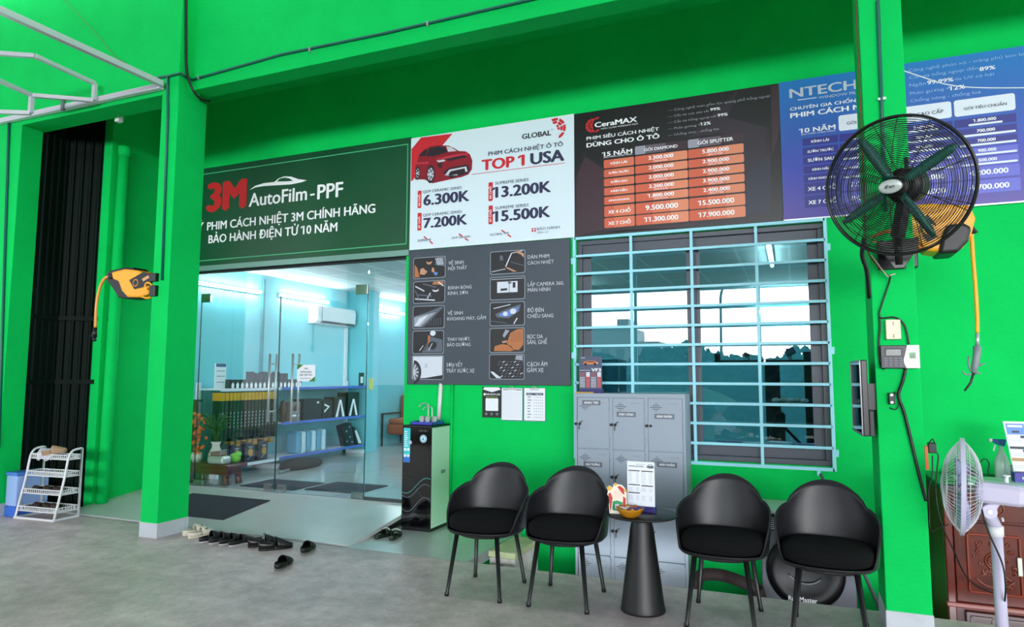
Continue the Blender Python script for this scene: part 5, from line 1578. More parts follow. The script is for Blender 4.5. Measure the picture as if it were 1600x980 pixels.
# objects on the cabinet
bx, by = 1.387, 5.80
t = athing('brochure_holder', 'clear tiered holder of blue and white leaflets on the carved cabinet', 'brochure holder', (bx + 0.02, by, KT))
hz0, hz1 = KT, 1.184
xa, xb = 1.365, 1.473 + 0.012
m = MB()
sh = 0.03
fh = FrameP((0, by, 0), k=(0.6, 1.6))
def qd(z0, z1, la, mi, x0=0.0, x1=1.0):
    w_ = xb - xa
    def sk(z): return 0.045 * (1 - (z - hz0) / (hz1 - hz0))
    m.poly(fh, [(xa + w_ * x0 + sk(z0), z0), (xa + w_ * x1 + sk(z0), z0), (xa + w_ * x1 + sk(z1), z1), (xa + w_ * x0 + sk(z1), z1)], la, mi)
H = hz1 - hz0
MB().prism([(xa + 0.042, hz0 + 0.06), (xb + 0.05, hz0 + 0.06), (xb + 0.005, hz1 + 0.006), (xa - 0.006, hz1 + 0.006)], -0.012, -0.002, fh).build('back_plate', mat('clear_acrylic', (220, 230, 236), 0.15), t)
for k, (z0, z1, mi) in enumerate(((0.80, 0.98, 0), (0.62, 0.78, 1), (0.56, 0.60, 3), (0.42, 0.545, 1), (0.36, 0.41, 2), (0.20, 0.345, 1), (0.155, 0.19, 3))):
    qd(hz0 + H * z0, hz0 + H * z1, 1, mi, 0.06, 0.94)
qd(hz0 + H * 0.83, hz0 + H * 0.86, 2, 3, 0.3, 0.65)
qd(hz0 + H * 0.92, hz0 + H * 0.955, 2, 1, 0.12, 0.85)
for z in (0.74, 0.51, 0.31):
    qd(hz0 + H * z, hz0 + H * (z + 0.045), 2, 4, 0.66, 0.95)
for z in (0.70, 0.67, 0.48, 0.45, 0.28, 0.25):
    qd(hz0 + H * z, hz0 + H * (z + 0.008), 2, 5, 0.12, 0.7)
m.build('leaflets', [mat('sky_blue_leaflet', (96, 140, 214), 0.5), PAPER, mat('tan_leaflet', (176, 128, 76), 0.5), mat('black_leaflet_bar', (40, 40, 60), 0.5), mat('indigo_leaflet_tab', (60, 54, 110), 0.5), mat('pale_grey_ink', (168, 172, 184), 0.6)], t)
MB().box(xa + 0.03, xb + 0.06, by - 0.05, by + 0.03, hz0, hz0 + 0.075).build('navy_foot', mat('violet_card', (58, 52, 150), 0.5), t, bevel=0.003)
m = MB().text(FrameP((0, by - 0.05, 0), k=(0.5, 1.6)), 'NTECH', (xa + 0.075, hz0 + 0.028), (xb + 0.03, hz0 + 0.050), 1, 0, 0.05)
m.build('foot_lettering', WPRINT, t)
sx_ = 1.36
t = athing('spray_bottle', 'clear spray bottle with a blue trigger head behind the leaflets', 'spray bottle', (sx_ + 0.02, 5.98, KT))
MB().lathe([(0.045, 0.0), (0.048, 0.02), (0.048, 0.12), (0.034, 0.165), (0.016, 0.20), (0.015, 0.235)], (sx_ + 0.02, 5.98, KT), 20).build('bottle', mat('milky_bottle_plastic', (206, 222, 220), 0.25, trans=0.3), t)
MB().prism([(sx_ - 0.032, KT + 0.285), (sx_ - 0.032, KT + 0.265), (sx_ + 0.0, KT + 0.245), (sx_ + 0.04, KT + 0.235), (sx_ + 0.055, KT + 0.285)][::-1], 0.015, -0.015, FrameP((0, 5.98, 0))).build('trigger_head', mat('deep_blue_plastic', (20, 80, 150), 0.4), t, bevel=0.004)
MB().cyl((sx_ - 0.05, 5.98, KT + 0.278), (sx_ - 0.032, 5.98, KT + 0.275), 0.013, n=10).build('nozzle', WHITE, t)
MB().bar((sx_ - 0.015, 5.98, KT + 0.245), (sx_ - 0.028, 5.98, KT + 0.20), 0.014, 0.008).build('trigger', WHITE, t)
t = athing('adapter_box', 'small black power adapter with a looped lead on the cabinet top', 'adapter', (1.17, 6.05, KT))
MB().box(1.13, 1.24, 6.02, 6.10, KT, KT + 0.04).build('body', BLACK, t, bevel=0.006)
MB().tube(smooth([(1.18, 6.06, KT + 0.04), (1.24, 6.07, KT + 0.075), (1.29, 6.07, KT + 0.13), (1.32, 6.07, KT + 0.10), (1.31, 6.06, KT + 0.02), (1.38, 6.05, KT + 0.01)], 5), 0.004, 6).build('lead', BLACK, t)
t = athing('glass_desk_pad', 'pale sheet of glass lying along the front of the cabinet top', 'glass sheet', (1.25, 5.78, KT))
MB().box(1.05, 1.45, 5.60, 5.98, KT, KT + 0.012).build('sheet', mat('pale_frosted_sheet', (196, 226, 214), 0.25), t, bevel=0.002)
for i, (xx, yy, cc) in enumerate(((1.41, 6.04, 0), (1.47, 6.1, 1), (1.44, 5.99, 2))):
    o = MB().lathe([(0.022, 0), (0.024, 0.06), (0.012, 0.075), (0.012, 0.09), (0.004, 0.092)], n=14).build('small_bottle', (BLACK, mat('olive_label', (110, 110, 50), 0.5), mat('grey_blue_label', (150, 170, 186), 0.4))[cc])
    o.location = (xx, yy, KT)
    tag(o, ('small black bottle beside the adapter on the cabinet', 'small olive bottle at the back of the cabinet top', 'small pale blue bottle before the olive one on the cabinet')[i], 'bottle')
# plug and leads by the column edge
a = (0.838,5.3,1.03)
t = athing('charger_plug', 'black charger plugged in beside the right column above the cabinet', 'charger', a)
MB().box(a[0] - 0.024, a[0] + 0.024, 5.28, 5.33, a[2] - 0.034, a[2] + 0.034).build('body', BLACK, t, bevel=0.005)
MB().tube(smooth([(0.824,5.3,1.063), (0.844,5.3,1.089), (0.854,5.3,1.064)], 4), 0.004, 6).build('pin_lead', BLACK, t)
MB().tube(smooth([(0.851,5.3,1.01), (0.872,5.3,0.981), (0.86,5.3,0.884), (0.846,5.3,0.738), (0.866,5.3,0.553), (0.938,5.35,0.364), (1.03,5.45,0.164), (1.184,5.52,0.068)], 6), 0.0045, 6).build('long_lead', BLACK, t)
o = MB().box(0.778, 0.796, 5.18, 5.22, 0.897, 1.05).build('orange_strip', mat('orange_plastic', (224, 96, 40), 0.5))
tag(o, 'short orange strip fixed behind the right column edge', 'strip')
cable('thin_lead', [(0.831,5.25,0.984), (0.821,5.25,0.847), (0.791,5.2,0.77), (0.788,5.2,0.627), (0.79,5.2,0.505), (0.85,5.3,0.51), (0.943,5.5,0.5)], 0.004, BLACK, 'thin black lead hanging down beside the cabinet')

# ------------------------------------------------------------------ pedestal fan
LIL = mat('lilac_grey_plastic', (196, 190, 214), 0.4)
LILD = mat('pale_lilac_grille', (206, 204, 216), 0.35)
FX = Vector((0.846,4.5,0.896))
t = athing('pedestal_fan', 'pale lilac pedestal fan seen from the side at the carved cabinet', 'fan', (1.02, 4.5, 0))
ax = Vector((-0.985, 0.16, 0.05)).normalized()
up = (Vector((0, 0, 1)) - ax * ax.z).normalized()
sd = ax.cross(up).normalized()
RP = (1.157 - 0.638) / 2
def pp(r, a, d):
    return FX + (sd * math.cos(a) + up * math.sin(a)) * r + ax * d
def pd(r, s):
    return s * 0.095 * (1 - (r / RP) ** 3.0)
for side, nm in ((1, 'front_grille'), (-1, 'rear_grille')):
    m = MB()
    for k in range(64):
        a = 2 * PI * k / 64
        m.tube([pp(0.04 + (RP - 0.04) * j / 9, a, pd(0.04 + (RP - 0.04) * j / 9, side)) for j in range(10)], 0.0014, 4)
    for r in (0.06, RP * 0.62, RP * 0.88):
        m.tube([pp(r, 2 * PI * i / 48, pd(r, side)) for i in range(48)], 0.002, 5, closed=True)
    m.build(nm, LILD, t)
m = MB()
seg = 64
rings = []
for i in range(seg):
    a = 2 * PI * i / seg
    rings.append([pp(RP - 0.004, a, -0.011), pp(RP + 0.006, a, -0.011), pp(RP + 0.006, a, 0.011), pp(RP - 0.004, a, 0.011)])
m.loft(rings + [rings[0]], 0, False, cap=False)
m.build('grille_rim', LIL, t)
Mf = Matrix((sd, up, ax)).transposed().to_4x4()
m = MB().lathe([(0.05, 0.09), (0.05, 0.098), (0.02, 0.102)], FX, 24, 0, Mf)
m.build('front_cap', LIL, t)
BLD = mat('translucent_blue_blade', (150, 160, 205), 0.25)
for k in range(3):
    a0 = 2 * PI * k / 3 + 0.5
    rings = []
    for j in range(7):
        r = 0.03 + (RP - 0.055) * j / 6
        w = (0.06, 0.10, 0.125, 0.135, 0.13, 0.11, 0.05)[j]
        tv = -sd * math.sin(a0) + up * math.cos(a0)
        wv = tv * 0.86 + ax * 0.5
        nn = ax * 0.86 - tv * 0.5
        c = pp(r, a0, 0.0)
        rings.append([c - wv * w / 2, c + nn * 0.004, c + wv * w / 2, c - nn * 0.002])
    MB().loft(rings, 0, True).build('blade', BLD, t)
prof = [(-0.06, 0.075), (-0.075, 0.085), (-0.11, 0.088), (-0.25, 0.086), (-0.295, 0.070), (-0.30, 0.04)]
rings = []
for d, h in prof:
    c = FX + ax * d + Vector((0, 0, -0.012))
    rings.append([c + sd * (h * 0.85 * cx_) + up * (h * 0.62 * cz_) for cx_, cz_ in ((1, 0.55), (0.72, 1), (-0.72, 1), (-1, 0.55), (-1, -0.75), (-0.72, -1.05), (0.72, -1.05), (1, -0.75))])
MB().loft(rings, 0, False).build('motor_housing', LIL, t, bevel=0.006)
kb = FX - ax * 0.20 + up * 0.045
MB().cyl(kb, kb + up * 0.035, 0.011, 0.009, n=12).cyl(kb + up * 0.035, kb + up * 0.042, 0.02, 0.018, n=12).build('oscillation_knob', WHITE, t)
j1, j2 = Vector((0.959,4.5,0.773)), Vector((0.997,4.5,0.673))
m = MB().tube([FX - ax * 0.15 - up * 0.06, j1, j2], [0.028, 0.032, 0.030], 14)
m.build('neck', LIL, t)
MB().tube([j1 + Vector((0, -0.045, 0)), j1 + Vector((0, 0.045, 0))], 0.036, 20).build('tilt_joint', LIL, t)
MB().cyl(j1 + Vector((0, -0.05, 0)), j1 + Vector((0, -0.045, 0)), 0.012, n=10).build('tilt_bolt', CHROME, t)
c1 = Vector((0.99,4.5,0.693)); c2 = Vector((0.993,4.5,0.639))
MB().cyl(c1, c2, 0.038, 0.034, n=18).build('height_collar', WHITE, t)
MB().tube([Vector((1.012,4.46,0.736)), Vector((1.02,4.46,0.737))], 0.012, 10).build('lock_knob', WHITE, t)
MB().cyl((c2.x, 4.5, 0.02), c2, 0.030, 0.028, n=20).build('pole', LIL, t)
MB().lathe([(0.20, 0.0), (0.205, 0.012), (0.19, 0.028), (0.06, 0.045), (0.035, 0.06)], (c2.x, 4.5, 0), 40).build('base', LIL, t)
MB().tube(smooth([FX - ax * 0.08 - up * 0.05 + sd * 0.03, (0.918,4.42,0.777), (0.941,4.42,0.671), (0.995,4.43,0.514), (1.004,4.43,0.4), (1.003,4.46,0.309)], 6), 0.005, 6).build('mains_lead', BLACK, t)

# ------------------------------------------------------------------ left bay: conduits, reel, awning frame
t = athing('conduit_pipe', 'teal conduit pipe from the left column across the beam', 'conduit', (-5.57, 4.64, 4.4))
zc = (-5.605,4.64,4.43)[2]
MB().tube([(-5.601,4.636,4.434), (-5.574,4.636,4.033), (-5.539,4.636,2.401)], 0.012, 10).build('down_pipe', TEAL, t)
m = MB().tube([(-5.732,4.636,4.444), (-5.601,4.636,4.434), (-5.422,4.636,4.436), (-5.446,4.711,4.439), (-5.446,4.765,4.436), (-5.44, 4.797, (-5.446,4.772,4.439)[2])], 0.012, 8)
m.tube([(-5.44, 4.797, (-5.446,4.772,4.439)[2]), (-5.286,4.797,4.448), (-4.331,4.797,4.495), (-3.204,4.797,4.477), (-1.83,4.797,4.485), (-0.96,4.797,4.5)], 0.012, 10)
m.build('beam_pipe', TEAL, t)
for px, py in ((310, 121), (484, 78), (668, 37)):
    a = {310: (-5.363,4.79,4.445), 484: (-3.999,4.79,4.473), 668: (-2.767,4.79,4.472)}[px]
    MB().box(a[0] - 0.008, a[0] + 0.008, 4.782, 4.81, a[2] - 0.02, a[2] + 0.02).build('pipe_clip', CHROME, t)
t = athing('conduit_pipe', 'teal conduit pipe down the leftmost green column', 'conduit', (-8.0, 4.64, 2))
MB().tube([(-8.029,4.636,4.31), (-7.866,4.636,1.675), (-7.801,4.636,0.727)], 0.014, 10).build('pipe', TEAL, t)
cable('black_cable', [(-5.446,4.671,5.273), (-5.446,4.696,4.821), (-5.44,4.717,4.5), (-5.38,4.735,4.314), (-5.36,4.83,4.237), (-5.369,4.95,4.265)], 0.012, BLACK, 'thick black cable curving under the beam at the left column')
cable('thin_wire', [(-7.314,4.63,5.669), (-6.943,4.63,5.333), (-6.62,4.63,5.033), (-6.359,4.63,4.775), (-6.179,4.62,4.67)], 0.003, mat('brown_wire', (96, 104, 40), 0.6), 'hair thin brown wire on the upper facade above the white frame')
# awning frame
ALU = mat('white_aluminium_tube', (206, 206, 216), 0.3, metal=0.15)
t = athing('awning_frame', 'folding white tube awning frame hanging over the left bay', 'awning frame', (-6.6, 4.5, 4.3))
A0 = Vector((-5.631,4.6,4.346))
def tb(a, b, w=0.05, nm='tube'):
    return MB().bar(a, b, w, w).build(nm, ALU, t, bevel=0.004)
tb(A0, A0 + Vector((-0.04, -2.4, 0.0)), 0.055, 'side_tube')
tb(Vector((-5.647,4.615,4.329)), Vector((-8.155,4.615,4.336)) + Vector((-0.8, 0, 0)), 0.055, 'rear_tube')
N0, N1 = Vector((-6.54, 4.56, 4.485)), Vector((-6.54, 4.56, 4.305))
M0, M1 = Vector((-7.0, 4.235, 4.305)), Vector((-7.0, 4.235, 4.12))
N2 = Vector((-6.49, 3.93, 4.485))
tb(N0, N1, 0.04, 'short_post')
tb(N0, N2, 0.04, 'brace_tube')
tb(N2, N2 + (Vector((-6.88,3.689,4.485)) - N2) * 1.2, 0.04, 'brace_tube')
tb(N1, M0, 0.04, 'brace_tube')
tb(M0, M1, 0.04, 'short_post')
tb(M0, Vector((-6.921,3.779,4.305)), 0.04, 'brace_tube')
tb(M1, Vector((-7.416,4.016,4.12)), 0.04, 'brace_tube')
p = Vector((-7.051,4.58,4.338))
MB().box(p.x - 0.02, p.x + 0.02, 4.57, 4.60, p.z - 0.05, p.z + 0.06).build('bracket', GREYM, t)
# drain pipe in the corner
t = athing('drain_pipe', 'fat drain pipe painted wall green in the corner by the corrugated sheet', 'pipe', (-7.30, 5.53, 0))
MB().tube([(-7.335, 5.5, 0.0), (-7.325, 5.5, 1.0), (-7.315, 5.52, 4.2)], 0.062, 18).build('pipe', GREEN, t)
for z in (0.62, 2.6):
    MB().tube([(-7.333, 5.5, z), (-7.333, 5.5, z + 0.02)], 0.066, 18).build('strap', GREEN, t)
MB().tube([(-7.315, 5.52, 4.1), (-7.315, 5.52, 4.22)], 0.072, 18).build('socket', GREEN, t)
a = (-6.653,4.93,4.259)
t = athing('security_camera', 'small white security camera under the beam by the left column', 'camera', a)
MB().box(a[0] - 0.03, a[0] + 0.03, 4.90, 4.96, a[2] - 0.035, a[2] + 0.035).build('housing', WHITE, t, bevel=0.006)
MB().tube([(a[0], 4.93, a[2] + 0.03), (a[0] + 0.03, 4.92, a[2] + 0.06), (a[0] + 0.08, 4.86, 4.262)], 0.014, 8).build('arm', mat('dusty_rose_metal', (120, 90, 84), 0.5), t)
o = MB().lathe([(0.03, 0), (0.034, 0.02), (0.034, 0.16), (0.014, 0.2), (0.014, 0.23)], n=14).build('water_bottle', mat('pale_blue_bottle', (170, 210, 225), 0.2, trans=0.3))
o.location = (-7.22, 6.1, 0.13)
tag(o, 'clear water bottle standing at the top of the ramp by the left column', 'bottle')
# cable reel on the left column
t = athing('cable_reel', 'yellow and black cable reel with a hanging plug on the left column', 'cable reel', (-5.75, 4.75, 2.2))
RY = 4.75
def wr(pts):
    return pts[::-1]
ys = [(-6.288,2.527), (-6.107,2.549), (-5.909,2.524), (-5.809,2.474), (-5.759,2.39), (-5.752,2.289), (-5.854,2.255), (-6.04,2.263), (-6.126,2.331), (-6.18,2.43), (-6.264,2.454)]
MB().prism(wr(ys), 0.085, -0.085, FrameP((0, RY, 0))).build('yellow_shell', YELLOW, t, bevel=0.02, seg=3)
bs = [(-6.404,2.483), (-6.344,2.546), (-6.116,2.568), (-5.99,2.558), (-5.952,2.523), (-6.106,2.429), (-6.041,2.285), (-5.932,2.254), (-6.047,2.246), (-6.183,2.265), (-6.284,2.373)]
MB().prism(wr(bs), 0.07, -0.095, FrameP((0, RY, 0))).build('black_housing', BLACK, t, bevel=0.015, seg=3)
pl = [(-6.011,2.429), (-5.823,2.501), (-5.743,2.478), (-5.71,2.376), (-5.829,2.35), (-5.933,2.336)]
p_ = MB().prism(wr(pl), 0.092, 0.080, FrameP((0, RY, 0))).build('maker_plate', BLACK, t)
fq = FrameP((0, RY - 0.092, 0))
m = MB()
c = (-5.92,2.399)
m.disc(fq, c, 0.036, layer=1, m=0).disc(fq, c, 0.029, layer=2, m=1)
m.rect(fq, (c[0] - 0.02, c[1] - 0.008), (c[0] + 0.02, c[1] + 0.008), 3, 2)
m.poly(fq, [(-5.835,2.432), (-5.751,2.465), (-5.732,2.439), (-5.816,2.406)], 1, 3)
m.build('round_badge', [YELLOW, BLACK, BLACK, mat('pale_orange_label', (214, 160, 110), 0.5)], p_)
m = MB().tube(smooth([(-5.75,4.66,2.328), (-5.787,4.66,2.361), (-5.763,4.66,2.391), (-5.71,4.66,2.376), (-5.698,4.66,2.325), (-5.746,4.66,2.284), (-5.836,4.67,2.27), (-5.773,4.67,2.242), (-5.725,4.68,2.254)], 5), 0.010, 8)
m.build('tail_cord', YELLOW, t)
for a, b in (((-5.679,4.65,2.473), (-5.597,4.65,2.394)), ((-5.671,4.65,2.354), (-5.595,4.65,2.251))):
    MB().box(a[0], b[0], 4.61, 4.66, b[2], a[2]).build('mounting_bracket', BLACKM, t, bevel=0.004)
MB().box(-5.80, -5.62, 4.70, 4.80, 2.333, 2.434).build('swivel_arm', BLACKM, t)
a = Vector((-6.295,4.68,2.485))
MB().ball(a, (0.035, 0.03, 0.03), 0, 14, 10).build('cord_stop', BLACK, t)
m = MB().tube(smooth([(-6.332,4.68,2.487), (-6.395,4.68,2.464), (-6.453,4.68,2.376), (-6.486,4.68,2.215), (-6.484,4.68,1.974)], 6), 0.014, 10)
m.build('hanging_cord', mat('amber_cord', (232, 160, 60), 0.45), t)
a, b = Vector((-6.484,4.68,1.974)), Vector((-6.489,4.68,1.923))
MB().tube([a, b, (-6.495,4.68,1.878)], [0.018, 0.022, 0.028], 12).tube([(-6.495,4.68,1.878), (-6.482,4.68,1.839)], 0.018, 8).build('plug', BLACK, t)

# ------------------------------------------------------------------ shoe rack
RWH = mat('white_rack_plastic', (232, 232, 236), 0.35)
c0, c1, c2 = Vector((-7.599,4.715) + (0,)), Vector((-7.027,4.756) + (0,)), Vector((-7.043,5.024) + (0,))
RU = (c1 - c0); RW_ = RU.length; RU.normalize()
RV = Vector((-RU.y, RU.x, 0)); RD = 0.275
t = thing('shoe_rack', 'white plastic four tier shoe rack beside the blue storage box', 'shoe rack', (c0.x, c0.y, 0), math.atan2(RU.y, RU.x))
RH = 0.72
for x in (0.012, RW_ - 0.012):
    m = MB().tube(smooth([(x, 0.0, 0.0), (x, 0.085, RH * 0.55), (x, 0.12, RH * 0.86), (x, 0.15, RH * 0.95), (x, 0.19, RH * 0.985), (x, RD, RH)], 5) + [Vector((x, RD, 0.0))], 0.012, 8)
    m.build('side_frame', RWH, t)
    MB().bar((x, 0, 0.012), (x, RD, 0.012), 0.02, 0.02).build('foot_rail', RWH, t)
MB().bar((0, 0, 0.012), (RW_, 0, 0.012), 0.02, 0.02).build('front_rail', RWH, t)
TIER = (0.08, 0.255, 0.435, 0.61)
def yfront(z):
    return 0.01 + 0.125 * z / (RH * 0.9)
for z in TIER:
    y0, y1 = yfront(z), RD - 0.012
    m = MB()
    for zz in (z, z + 0.045):
        m.bar((0.012, y0, zz), (RW_ - 0.012, y0, zz), 0.009, 0.009).bar((0.012, y1, zz), (RW_ - 0.012, y1, zz), 0.009, 0.009)
        m.bar((0.018, y0, zz), (0.018, y1, zz), 0.009, 0.009).bar((RW_ - 0.018, y0, zz), (RW_ - 0.018, y1, zz), 0.009, 0.009)
    n = 20
    for i in range(n):
        x = 0.02 + (RW_ - 0.04) * i / (n - 1)
        m.bar((x, y0, z), (x, y0, z + 0.045), 0.006, 0.006).bar((x, y1, z), (x, y1, z + 0.045), 0.006, 0.006)
        m.bar((x, y0, z), (x, y1, z), 0.006, 0.005)
    for i in range(8):
        y = y0 + (y1 - y0) * i / 7
        for x in (0.018, RW_ - 0.018):
            m.bar((x, y, z), (x, y, z + 0.045), 0.006, 0.006)
    m.build('basket_shelf', RWH, t)
def rack_at(x, y, z):
    return c0 + RU * x + RV * y + Vector((0, 0, z))
RA = math.atan2(RU.y, RU.x)
# ------------------------------------------------------------------ footwear
def sole_outline(L, W, n=28, side=1):
    pts = []
    for i in range(n):
        a = 2 * PI * i / n
        y = L / 2 * math.cos(a)
        u = y / L + 0.5
        w = W / 2 * (0.78 + 0.30 * sstep(0.35, 0.8, u) - 0.10 * math.exp(-((u - 0.42) / 0.13) ** 2))
        pts.append((w * math.sin(a) * (abs(math.sin(a)) ** -0.22 if abs(math.sin(a)) > 1e-3 else 1) + side * 0.006 * (u - .5), y))
    return pts
def slipper(name, label, cat, mu, ms, L=0.26, W=0.098, kind='clog', group=None, side=1):
    """Toe points to +y. clog: closed toe, open heel; slide: one wide strap; shoe: closed with opening."""
    t = thing(name, label, cat, (0, 0, 0), 0, group)
    o = sole_outline(L, W, side=side)
    m = MB()
    th = 0.022
    m.loft([[Vector((x * 0.94, y * 0.97, 0)) for x, y in o], [Vector((x, y, 0.006)) for x, y in o], [Vector((x, y, th)) for x, y in o], [Vector((x * 0.96, y * 0.98, th + 0.004)) for x, y in o]], 0, True)
    m.build('sole', ms, t)
    m = MB()
    ny = 12
    if kind == 'clog':
        ya, yb, h0, h1 = -0.04, 0.5, 0.092, 0.038
    elif kind == 'slide':
        ya, yb, h0, h1 = -0.02, 0.28, 0.062, 0.045
    else:
        ya, yb, h0, h1 = 0.02, 0.5, 0.10, 0.04
    rings = []
    for j in range(ny + 1):
        u = ya + (yb - ya) * j / ny
        y = u * L
        ws = [abs(x) for x, yy in o if abs(yy - y) < L * 0.07] or [W * 0.2]
        w = max(ws) * (1.0 if u < 0.40 else max(0.12, (1 - ((u - 0.40) / 0.1) ** 2) ** 0.5 if u < 0.5 else 0.12))
        w = max(w, 0.008)
        h = h0 + (h1 - h0) * (j / ny) ** 1.1
        rings.append([Vector((w * math.cos(PI * i / 10), y, th * 0.7 + (h - th * 0.7) * math.sin(PI * i / 10) ** 0.7)) for i in range(11)])
    m.loft(rings, 0, True, cap=False, closed=False)
    m.build('upper', mu, t, solid=0.005)
    if kind in ('clog', 'shoe'):
        m = MB()
        hh = 0.034 if kind == 'clog' else 0.066
        rings = []
        for i in range(17):
            a = PI * (1 + i / 16)
            u_ = abs(math.cos(a))
            x = W * 0.41 * math.cos(a)
            y = -L * 0.5 + L * 0.44 + L * 0.44 * math.sin(a)
            rings.append([Vector((x, y, th * 0.8)), Vector((x * 1.02, y, th + hh * (0.75 + 0.25 * (1 - u_)))) ])
        m.loft(rings, 0, True, cap=False, closed=False)
        m.build('heel_counter' if kind == 'shoe' else 'heel_rim', mu, t, solid=0.005)
    return t
def put(o, x, y, z, rz, lab=None):
    o.location = (x, y, z)
    o.rotation_euler.z = rz
    if lab:
        o['label'] = lab
    return o
BEIGE = mat('beige_rubber', (222, 214, 196), 0.6)
BRN = mat('brown_leather', (62, 44, 38), 0.6, var=0.1)
TAN = mat('tan_suede', (172, 142, 112), 0.8)
BLK = mat('black_rubber', (12, 12, 14), 0.5)
SOLEW = mat('grey_white_sole', (176, 178, 180), 0.6)
SOLEG = mat('olive_grey_sole', (104, 106, 100), 0.6)
DKGRN = mat('blackish_green_rubber', (14, 30, 18), 0.4)
def gp(p):
    return p
s = slipper('clog', 'cream perforated clog outermost in the row beside the left column', 'clog', BEIGE, BEIGE, W=0.09, kind='clog')
fro = FrameP((0, 0, 0.0), (1, 0, 0), (0, 1, 0), (0, 0, 1))
for i, (x, y, z) in enumerate(((-0.03, 0.03, 0.066), (0.0, 0.05, 0.070), (0.03, 0.03, 0.066))):
    m = MB().ball((x, y, z), (0.007, 0.022, 0.005))
    m.build('vent_hole', mat('dark_vent', (74, 72, 66), 0.8), s)
p = (-5.288,4.836); q = (-5.147,4.788)
put(s, p[0] - 0.01, p[1] + 0.11, 0, -0.2)
put(dup(s), q[0] - 0.02, q[1] + 0.10, 0, -0.16, 'cream perforated clog next to the black clogs on the concrete')
b = slipper('clog', 'black clog touching the cream clogs', 'clog', BLK, SOLEW, W=0.088, kind='clog')
for i, (px, py, lab) in enumerate(((313, 850, None), (326, 851, 'second black clog counted from the cream clogs'), (343, 852, 'third black clog counted from the cream clogs'), (358, 853, 'black clog lying nearest the laced black shoes'))):
    pt = {0: (-4.969,4.682), 1: (-4.854,4.681), 2: (-4.735,4.682), 3: (-4.623,4.681)}[i]
    put(b if i == 0 else dup(b), pt[0] + 0.03, pt[1] + 0.12, 0, -0.12, lab)
sh = slipper('laced_shoe', 'black leather laced shoe nearer the black clogs', 'shoe', mat('black_polished_leather', (16, 16, 18), 0.3, spec=0.6), BLK, L=0.285, W=0.10, kind='shoe')
m = MB()
for i in range(4):
    y = 0.015 + 0.018 * i
    m.tube(smooth([(-0.022, y, 0.078 - 0.012 * i), (0, y + 0.004, 0.088 - 0.012 * i), (0.022, y, 0.078 - 0.012 * i)], 3), 0.0025, 5)
m.tube(smooth([(0, 0.01, 0.086), (0.012, 0.0, 0.105), (0.02, -0.01, 0.10), (0.008, 0.0, 0.09)], 4), 0.0022, 5)
m.tube(smooth([(0, 0.01, 0.086), (-0.012, 0.0, 0.108), (-0.02, -0.01, 0.10), (-0.006, 0.0, 0.09)], 4), 0.0022, 5)
m.build('laces', BLACK, sh)
m = MB()
m.add([Vector((x * 0.55, y, z)) for x, y, z in ((-0.05, 0.012, 0.07), (0.05, 0.012, 0.07), (0.03, 0.03, 0.084), (-0.03, 0.03, 0.084))], [(0, 1, 2, 3)])
m.build('tongue', BLACK, sh, solid=0.004)
p = (-4.432,4.739); q = (-4.277,4.71)
put(sh, p[0] + 0.07, p[1] + 0.10, 0, -0.62)
put(dup(sh), q[0] + 0.08, q[1] + 0.08, 0, -0.66, 'black leather laced shoe nearer the scattered slip-ons')
mu = slipper('slip_on', 'black open backed slip-on nearest the camera on bare concrete', 'slipper', BLK, SOLEG, L=0.26, W=0.105, kind='clog')
p = (-3.762,4.261); q = (-3.886,4.717)
put(mu, p[0] + 0.0, p[1] + 0.12, 0, 0.36)
put(dup(mu), q[0] - 0.01, q[1] + 0.12, 0, 0.42, 'black open backed slip-on lying at the foot of the ramp')
sl = slipper('slide_sandal', 'dark green slide sandal beside the ramp edge', 'sandal', DKGRN, DKGRN, L=0.26, W=0.10, kind='slide')
m = MB().tube(smooth([(-0.04, 0.03, 0.055), (-0.02, 0.035, 0.068), (0.02, 0.035, 0.068), (0.04, 0.03, 0.055)], 3), 0.005, 6)
m.build('strap_print', mat('pale_strap_print', (190, 200, 196), 0.5), sl)
p = (-3.641,5.541); q = (-3.509,5.598)
put(sl, -3.595, 5.56, 0, -0.1)
put(dup(sl), -3.475, 5.56, 0, 0.3, 'dark green slide sandal beside the water dispenser foot')
# sandals and cloth on the rack
sa = slipper('sandal', 'dark brown sandal at the front corner of the bottom rack tier', 'sandal', BRN, BRN, L=0.25, W=0.10, kind='slide')
ZT = [z + 0.006 for z in TIER]
P_ = rack_at
v = P_(0.10, 0.15, ZT[0]); put(sa, v.x, v.y, v.z, RA - 1.3)
for x, y, z, a, lab in ((0.22, 0.16, ZT[0], -1.2, 'dark brown sandal in the middle of the bottom rack tier'), (0.34, 0.16, ZT[0], -1.2, 'dark brown sandal at the inner end of the bottom rack tier'),
                        (0.09, 0.14, ZT[1], -1.4, 'dark brown sandal poking out of the second lowest rack tier'), (0.20, 0.17, ZT[1], -1.15, 'dark brown sandal in the middle of the second lowest rack tier'), (0.33, 0.17, ZT[1], -1.0, 'dark brown sandal at the inner end of the second lowest rack tier')):
    v = P_(x, y, z)
    put(dup(sa), v.x, v.y, v.z, RA + a, lab)
ta = slipper('sandal', 'tan suede sandal lying on top of the white rack', 'sandal', TAN, TAN, L=0.25, W=0.095, kind='clog')
v = P_(0.31, 0.16, TIER[3] + 0.05); put(ta, v.x, v.y, v.z, RA - 1.15); ta.rotation_euler.x = 0.16
m = MB()
rings = []
